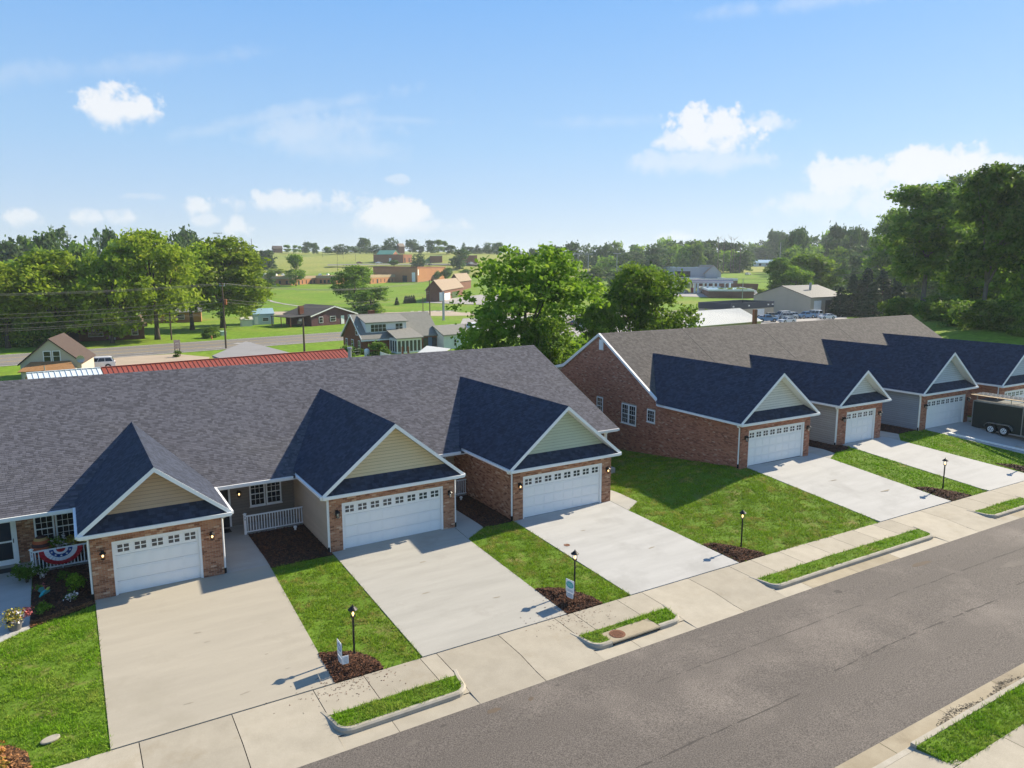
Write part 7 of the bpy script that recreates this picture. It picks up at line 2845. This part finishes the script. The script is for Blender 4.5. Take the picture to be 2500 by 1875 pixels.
proto = lamp_post()
for i, (x, y, zf, lab) in enumerate(((-1.93, -8.52, zb1, 'black lamp post nearest the camera, beside the blue oval yard sign'), (7.42, -8.42, zb2, 'black lamp post beside the teal oval yard sign'), (17.05, -8.55, zb3, 'black lamp post at the corner of the big lawn'),
                                     (34.1, -8.6, zb4, 'black lamp post on the grass strip before the single-bay garage'), (43.3, -8.8, zg, 'black lamp post before the third garage of the farther row'))):
    o = proto if i == 0 else copy_tree(proto)
    o.location = (x, y, float(zf(np.array([x]), np.array([y]))[0]) + .02)
    o.rotation_euler = (0, 0, (.2, .0, .1, .3, 0)[i])
    tag(o, lab, 'lamp post', 'black lamp posts along the street')

# ------------------------------------------------------------------ yard signs
M_SIGNW = mat('sign_white', (.72, .76, .78), rough=.5)
M_TEAL = mat('sign_teal', (.06, .36, .36), rough=.5)
M_TEALL = mat('sign_teal_pale', (.30, .55, .55), rough=.5)
M_SBLUE = mat('sign_blue', (.15, .30, .48), rough=.5)
M_INK = mat('sign_ink', (.22, .27, .32), rough=.6)


def yard_sign(label, x, y, z, rz, oval, box):
    t = thing('yard_sign', label, 'sign', (x, y, z), rz)
    mb = MB()
    mb.tube([(-.02, .02, -.1), (-.02, .02, 1.0)], .014, 6)
    mb.tube([(.44, .02, -.1), (.44, .02, 1.0)], .014, 6)
    mb.build('stake', M_BLACK, t)
    mb = MB()
    mb.box(-.04, .46, -.008, .008, .42, .98)
    mb.build('panel', M_SIGNW, t)
    ov = lambda a, b, n=20: [(.21 + a * math.cos(2 * math.pi * k / n), 0, .76 + b * math.sin(2 * math.pi * k / n)) for k in range(n)]
    mb = MB()
    mb.prism([(p[0], -.012, p[2]) for p in ov(.225, .15)], (0, .003, 0))
    mb.build('oval', oval, t)
    for k, (a, b, c) in enumerate(((.02, .36, .80), (.06, .40, .75), (.10, .36, .70))):
        mb = MB()
        mb.box(a, b, -.0155, -.0125, c, c + .022)
        mb.build('print_line', M_TEALL if oval is M_TEAL else M_SIGNW, t)
    for k in range(2):
        mb = MB()
        mb.box(.02, .40, -.012, -.0085, .52 - k * .05, .535 - k * .05)
        mb.build('print_line', M_INK, t)
    mb = MB()
    pts = [(.0, -.008, .40), (.42, -.008, .40), (.42, -.008, .22), (.36, -.008, .17), (.06, -.008, .17), (.0, -.008, .22)]
    mb.prism(pts, (0, .012, 0))
    mb.build('rider_panel', M_SIGNW, t)
    for k in range(4):
        mb = MB()
        mb.box(.05, .36, -.014, -.0085, .36 - k * .045, .378 - k * .045)
        mb.build('print_line', M_INK, t)
    if box:
        mb = MB()
        mb.obox((.47, .0, .20), (.012, .24, 0), (-.012, .0006, 0), (0, 0, .31))
        mb.build('paper_box', M_SIGNW, t)
        for k in range(5):
            mb = MB()
            mb.obox((.477, .05, .25 + k * .045), (.0075, .15, 0), (.002, 0, 0), (0, 0, .013))
            mb.build('print_line', M_INK, t)
    t.scale = (.9, .9, .92)
    return t


yard_sign('yard sign with teal oval on white, tilted in the mulch by a lamp post', 6.62, -8.98, float(zb2(np.array([6.6]), np.array([-9.]))[0]), R(-81), M_TEAL, False)
yard_sign('narrow yard sign with blue oval and white paper panel nearest the camera', -2.62, -8.92, float(zb1(np.array([-2.5]), np.array([-9.]))[0]), R(-90), M_SBLUE, True)

# floor drain caps in the mulch
for x, y, zf, lab in ((-.62, 3.6, zm12, 'small white pipe cap in the dark mulch before house 74'), (8.42, 3.5, zm23, 'small white pipe cap in the mulch beside the brick garage wall')):
    t = thing('pipe_cap', lab, 'pipe cap', (x, y, float(zf(np.array([x]), np.array([y]))[0])))
    mb = MB()
    mb.lathe((0, 0, 0), [(.055, -.05), (.055, .14), (.085, .145), (.085, .20), (.05, .235), (.001, .24)], 12)
    mb.build('cap', M_WHITE, t)

# ------------------------------------------------------------------ planting and ornaments at number 72
def plantlet(name, label, x, y, z, h, w, mats_, n=220, leaf=.05, cat='plant', up=.4, seed=0):
    g = np.random.default_rng(seed)
    t = thing(name, label, cat, (x, y, z))
    k = len(mats_)
    for i, m in enumerate(mats_):
        lob = [(g.uniform(-.22, .22) * w, g.uniform(-.22, .22) * w, h * g.uniform(.40, .72), w * .3, h * .34) for _ in range(6)]
        V, r = crown_leaves(g, lob, max(8, n // 8 // k), 8, leaf, leaf * 1.1, up)
        V[:, :, 2] = np.maximum(V[:, :, 2], .01)
        link('foliage' if i == 0 else 'blossom', np_mesh('foliage', V, r, m), t)
    mb = MB()
    for _ in range(5):
        mb.tube([(g.uniform(-.04, .04), g.uniform(-.04, .04), -.03), (g.uniform(-.2, .2) * w, g.uniform(-.2, .2) * w, h * .55)], [.012, .005], 4)
    mb.build('stem', M_BARK, t)
    return t


FLW = mat('petal_white', (.62, .58, .56), rough=.7, rnd=.4)
FLO = mat('petal_orange', (.42, .20, .05), rough=.7, rnd=.4)
FLY = mat('petal_yellow', (.48, .40, .07), rough=.7, rnd=.4)
FLR = mat('petal_pink', (.45, .12, .12), rough=.7, rnd=.4)
DKL = LF['dark']
plantlet('foundation_shrub', 'round dark shrub beside the front walk of house 72', -11.62, 3.35, .04, .85, 1.0, [DKL], 700, .06, 'shrub', seed=1)
plantlet('foundation_shrub', 'fine green shrub at the garage corner of house 72', -9.85, 1.15, .08, .75, .9, [LF['mid']], 700, .05, 'shrub', seed=2)
plantlet('flowering_plant', 'low grey-leaved plant under the porch railing', -11.0, 3.6, .08, .4, .7, [DKL, FLW], 260, .05, seed=3)
plantlet('flowering_plant', 'small dark plant in the middle of the mulch bed', -10.35, 2.6, .08, .35, .6, [DKL], 200, .05, seed=4)
plantlet('flowering_plant', 'low plant with pale flowers near the bark edge', -10.1, .35, .08, .28, .5, [DKL, FLW], 200, .045, seed=5)
plantlet('flowering_plant', 'spreading green plant at the bark edge beside the walk', -11.05, -.15, .08, .3, .75, [DKL, LF['mid']], 260, .05, seed=6)
plantlet('flowering_plant', 'small reddish plant by the walk in the mulch bed', -11.15, 1.9, .08, .3, .4, [DKL, FLR], 140, .045, seed=7)
plantlet('lawn_bed_shrub', 'golden-orange shrub in the bark corner of the left lawn', -12.15, -8.75, .0 - .3, .45, .6, [LF['autumn'], FLO], 600, .05, 'shrub', seed=8)
plantlet('lawn_bed_shrub', 'lower golden shrub at the bottom left corner of the lawn bed', -11.95, -9.4, -.3, .34, .45, [LF['autumn'], FLO], 400, .05, 'shrub', seed=9)
# plants on the porch
ZP = .03
for x, y, lab, ms, sd_ in ((-10.35, 4.75, 'bushy pale-leaved plant behind the railing of house 72', [LF['dark'], FLW], 11), (-9.75, 4.85, 'yellow-leaved plant in a basket beside the garage wall on the porch', [LF['autumn'], FLY], 12)):
    t = plantlet('porch_plant', lab, x, y, ZP + .62, .62, 1.05, ms, 560, .055, seed=sd_)
    mb = MB()
    mb.lathe((0, 0, -.45), [(.18, -.17), (.24, .40), (.26, .42), (.24, .46), (.001, .44)], 12)
    mb.build('pot', M_BLACK, t)
# striped lantern basket by the post
t = thing('striped_basket', 'big round basket striped orange and dark beside the porch post', 'basket', (-11.05, 4.78, ZP + .28))
mb = MB()
mb.lathe((0, 0, -.28), [(.22, 0), (.2, .35), (.001, .35)], 14)
mb.build('stand', M_BLACK, t)
STR = [mat('basket_orange', (.40, .10, .04), rough=.8), mat('basket_dark', (.06, .03, .03), rough=.8), mat('basket_tan', (.42, .26, .10), rough=.8)]
prev = None
for i in range(9):
    a0, a1 = math.pi * (.12 + .78 * i / 9), math.pi * (.12 + .78 * (i + 1) / 9)
    mb = MB()
    mb.lathe((0, 0, 0), [(.36 * math.sin(a0), .62 - .55 * math.cos(a0)), (.38 * math.sin((a0 + a1) / 2) + .0, .62 - .55 * math.cos((a0 + a1) / 2)), (.36 * math.sin(a1), .62 - .55 * math.cos(a1))], 18)
    mb.build('stripe', STR[(0, 1, 0, 1, 0, 1, 0, 2, 1)[i]], t)
# hummingbird ornament in the bed: teal bird shape with green neck
t = thing('bird_ornament', 'turquoise and yellow-green metal bird ornament standing in the dark mulch', 'garden ornament', (-10.95, 1.05, .08), R(30))
mb = MB()
mb.tube([(0, 0, -.1), (0, 0, .28)], .008, 5)
mb.build('stake', M_BLACK, t)
TQ, YG = mat('ornament_teal', (.03, .34, .38), rough=.35), mat('ornament_lime', (.38, .42, .06), rough=.4)
mb = MB()
mb.tube([(-.22, 0, .16), (-.08, 0, .26), (.06, 0, .33)], [.02, .075, .05], 8)
mb.build('body', TQ, t, smooth=True)
mb = MB()
mb.tube([(.06, 0, .33), (.14, 0, .39), (.20, 0, .41)], [.05, .045, .02], 8)
mb.build('head', YG, t, smooth=True)
for s in (-1, 1):
    mb = MB()
    mb.prism([(.02, s * .04, .32), (.10, s * .22, .40), (.0, s * .34, .38), (-.12, s * .26, .30), (-.1, s * .05, .27)], (0, 0, .012))
    mb.build('wing', mat('ornament_green', (.03, .14, .11), rough=.4), t)
# potted flowers on the walk
t = plantlet('flower_pot', 'grey tub of yellow, white and red flowers standing on the left walk', -11.86, -1.0, .24, .45, .95, [LF['autumn'], FLY, FLW], 700, .05, 'flower pot', seed=21)
g = np.random.default_rng(22)
V, r = crown_leaves(g, [(.32, .1, .25, .2, .16)], 26, 8, .05, .055)
link('blossom', np_mesh('foliage', V, r, FLR), t)
mb = MB()
mb.lathe((0, 0, -.26), [(.19, 0), (.24, .26), (.26, .27), (.26, .31), (.22, .31), (.21, .26), (.001, .26)], 16)
mb.build('tub', mat('tub_grey', (.12, .12, .125), rough=.7), t)
# doormats
for x, y, lab in ((-3.7, 5.3, 'dark doormat before the door of house 74'), (-12.5, 5.2, 'dark doormat before the storm door of house 72')):
    t = thing('doormat', lab, 'doormat', (x, y, ZP))
    mb = MB()
    mb.box(-.4, .4, -.26, .26, .002, .02)
    mb.build('mat', M_BLACK, t)

# ------------------------------------------------------------------ cargo trailer in the third driveway of the farther row
TX, TY0, TY1 = 49.05, -2.42, -7.6
gz0 = float(zg(49.5, -4.3)) + .03
t = thing('cargo_trailer', 'dark green-black enclosed cargo trailer with ladder rack on the roof', 'trailer', (0, 0, 0))
M_TRL = mat('trailer_skin', (.018, .030, .026), (.013, .022, .02), .8, rough=.45)
zb_, zt_ = .55, 2.66
mb = MB()
mb.box(TX, TX + 2.0, TY1, TY0, zb_, zt_)
mb.build('body', M_TRL, t)
M_ALU = mat('aluminium_trim', (.40, .39, .37), (.34, .33, .31), 3., rough=.4, metal=.5)
for a, b in (((TX - .02, TY1, zb_ - .03), (.04, TY0 - TY1, .09)), ((TX - .02, TY1, zt_ - .06), (.04, TY0 - TY1, .09)), ((TX - .021, TY0 - .05, zb_), (.04, .055, zt_ - zb_ - .07)), ((TX - .021, -5.92, zb_ + .065), (.03, .06, 1.95))):
    mb = MB()
    mb.obox(a, (b[0], 0, 0), (0, b[1], 0), (0, 0, b[2]))
    mb.build('trim', M_ALU, t)
mb = MB()
mb.box(TX - .03, TX - .022, -6.95, -5.99, zb_ + .1, zt_ - .2)
sd_ = mb.build('side_door', M_TRL, t)
mb = MB()
mb.box(TX - .06, TX - .031, -6.12, -6.06, 1.3, 1.6)
mb.build('handle', M_ALU, sd_)
mb = MB()
n = 12
ctr, wr = (-4.38, gz0 + .36), .92
pts = []
for k in range(n + 1):
    a = math.pi * k / n
    yy = ctr[0] + math.cos(a) * .98
    zz_ = ctr[1] + .06 + min(1, math.sin(a) * 1.5) * .38
    pts.append((yy, zz_))
for (ya, za), (yb_, zb2_) in zip(pts[:-1], pts[1:]):
    mb.poly([(TX - .26, ya, za), (TX - .26, yb_, zb2_), (TX - .005, yb_, zb2_), (TX - .005, ya, za)])
    mb.poly([(TX - .26, ya, za - .03), (TX - .26, yb_, zb2_ - .03), (TX - .26, yb_, zb2_), (TX - .26, ya, za)])
mb.build('fender', M_ALU, t, fix=False)
for yw in (-3.93, -4.82):
    mb = MB()
    mb.tube([(TX - .24, yw, gz0 + .34), (TX - .03, yw, gz0 + .34)], .34, 18)
    wh = mb.build('wheel', M_TYRE, t)
    mb = MB()
    mb.tube([(TX - .252, yw, gz0 + .34), (TX - .235, yw, gz0 + .34)], .215, 16)
    rm = mb.build('rim', M_WHITE, wh)
    mb = MB()
    for k in range(6):
        a = k * math.pi / 3
        mb.tube([(TX - .257, yw + .135 * math.cos(a), gz0 + .34 + .135 * math.sin(a)), (TX - .2525, yw + .135 * math.cos(a), gz0 + .34 + .135 * math.sin(a))], .035, 6)
    mb.tube([(TX - .275, yw, gz0 + .34), (TX - .2525, yw, gz0 + .34)], .05, 8)
    mb.build('hub', M_BLACK, wh)
    for x in (TX + 1.8,):
        mb = MB()
        mb.tube([(x, yw, gz0 + .34), (x + .2, yw, gz0 + .34)], .34, 14)
        mb.build('wheel', M_TYRE, t)
mb = MB()
mb.tube([(TX + 1., TY1 + .05, .5), (TX + 1., TY1 - 1.5, .5)], .06, 6)
mb.tube([(TX + 1., TY1 - 1.3, .5), (TX + 1., TY1 - 1.3, float(zg(50, -8.9)))], .05, 6)
mb.build('tongue', M_BLACK, t)
for yy in (-2.65, -5.0, -7.3):
    mb = MB()
    mb.tube([(TX + .08, yy, zt_), (TX + .08, yy, zt_ + .36)], .025, 6)
    mb.tube([(TX + 1.92, yy, zt_), (TX + 1.92, yy, zt_ + .36)], .025, 6)
    mb.tube([(TX - .02, yy, zt_ + .37), (TX + 2.02, yy, zt_ + .37)], .03, 6)
    mb.build('roof_rack', M_ALU, t)
for sx, lab, z in ((.25, 'aluminium extension ladder nearest the edge of the trailer rack', .41), (.95, 'second aluminium ladder lying on the trailer rack', .41)):
    l_ = thing('ladder', lab, 'ladder', (TX + sx, 0, zt_ + z))
    for x in (0, .42):
        mb = MB()
        mb.box(x, x + .035, -8.2, -2.3, 0, .08)
        mb.build('rail', M_STEEL, l_)
    q_ = MB()
    q_.tube([(.035, 0, .04), (.42, 0, .04)], .02, 6)
    rm_ = q_.mesh('rung', M_STEEL)
    for k in range(19):
        link('rung', rm_, l_, loc=(0, -2.5 - k * .3, 0))
pl_ = thing('plank', 'pale wooden plank along the near edge of the trailer rack', 'plank', (TX - .12, 0, zt_ + .41))
mb = MB()
mb.box(0, .24, -8.4, -2.25, 0, .04)
mb.build('board', mat('pale_plank', (.48, .36, .21), (.42, .31, .18), 3., rough=.8), pl_)
# white drain pipe lying along the driveway edge
gp_ = thing('gutter_pipe', 'long white gutter length lying on the driveway in the trailer shadow', 'pipe', (0, 0, 0))
mb = MB()
a, b = np.array((45.0, -2.95)), np.array((47.1, -7.9))
za, zb3_ = float(zg(*a)) + .05, float(zg(*b)) + .05
mb.obox((a[0], a[1], za), (b[0] - a[0], b[1] - a[1], zb3_ - za), (.14, .05, 0), (0, 0, .11))
mb.build('length', M_WHITE, gp_)
mb = MB()
mb.obox((46.75, -6.6, float(zg(46.7, -6.6)) + .165), (.14, -.4, -.04), (.12, .04, 0), (0, 0, .08))
mb.build('elbow', M_ALU, gp_)

# ------------------------------------------------------------------ summer haze: one closed box of thin air round everything
mb = MB()
mb.box(-2750, 3560, -860, 4160, -4.5, 75)
m_ = bpy.data.materials.new('haze')
m_.use_nodes = True
t_ = m_.node_tree
for n_ in list(t_.nodes):
    t_.nodes.remove(n_)
vo = N('ShaderNodeVolumePrincipled', t_)
vo.inputs['Color'].default_value = (.80, .88, 1.0, 1)
vo.inputs['Density'].default_value = HAZE
vo.inputs['Anisotropy'].default_value = .2
oo = N('ShaderNodeOutputMaterial', t_)
t_.links.new(vo.outputs[0], oo.inputs['Volume'])
mb.build('haze', m_, kind='stuff')
S.cycles.volume_bounces = 1
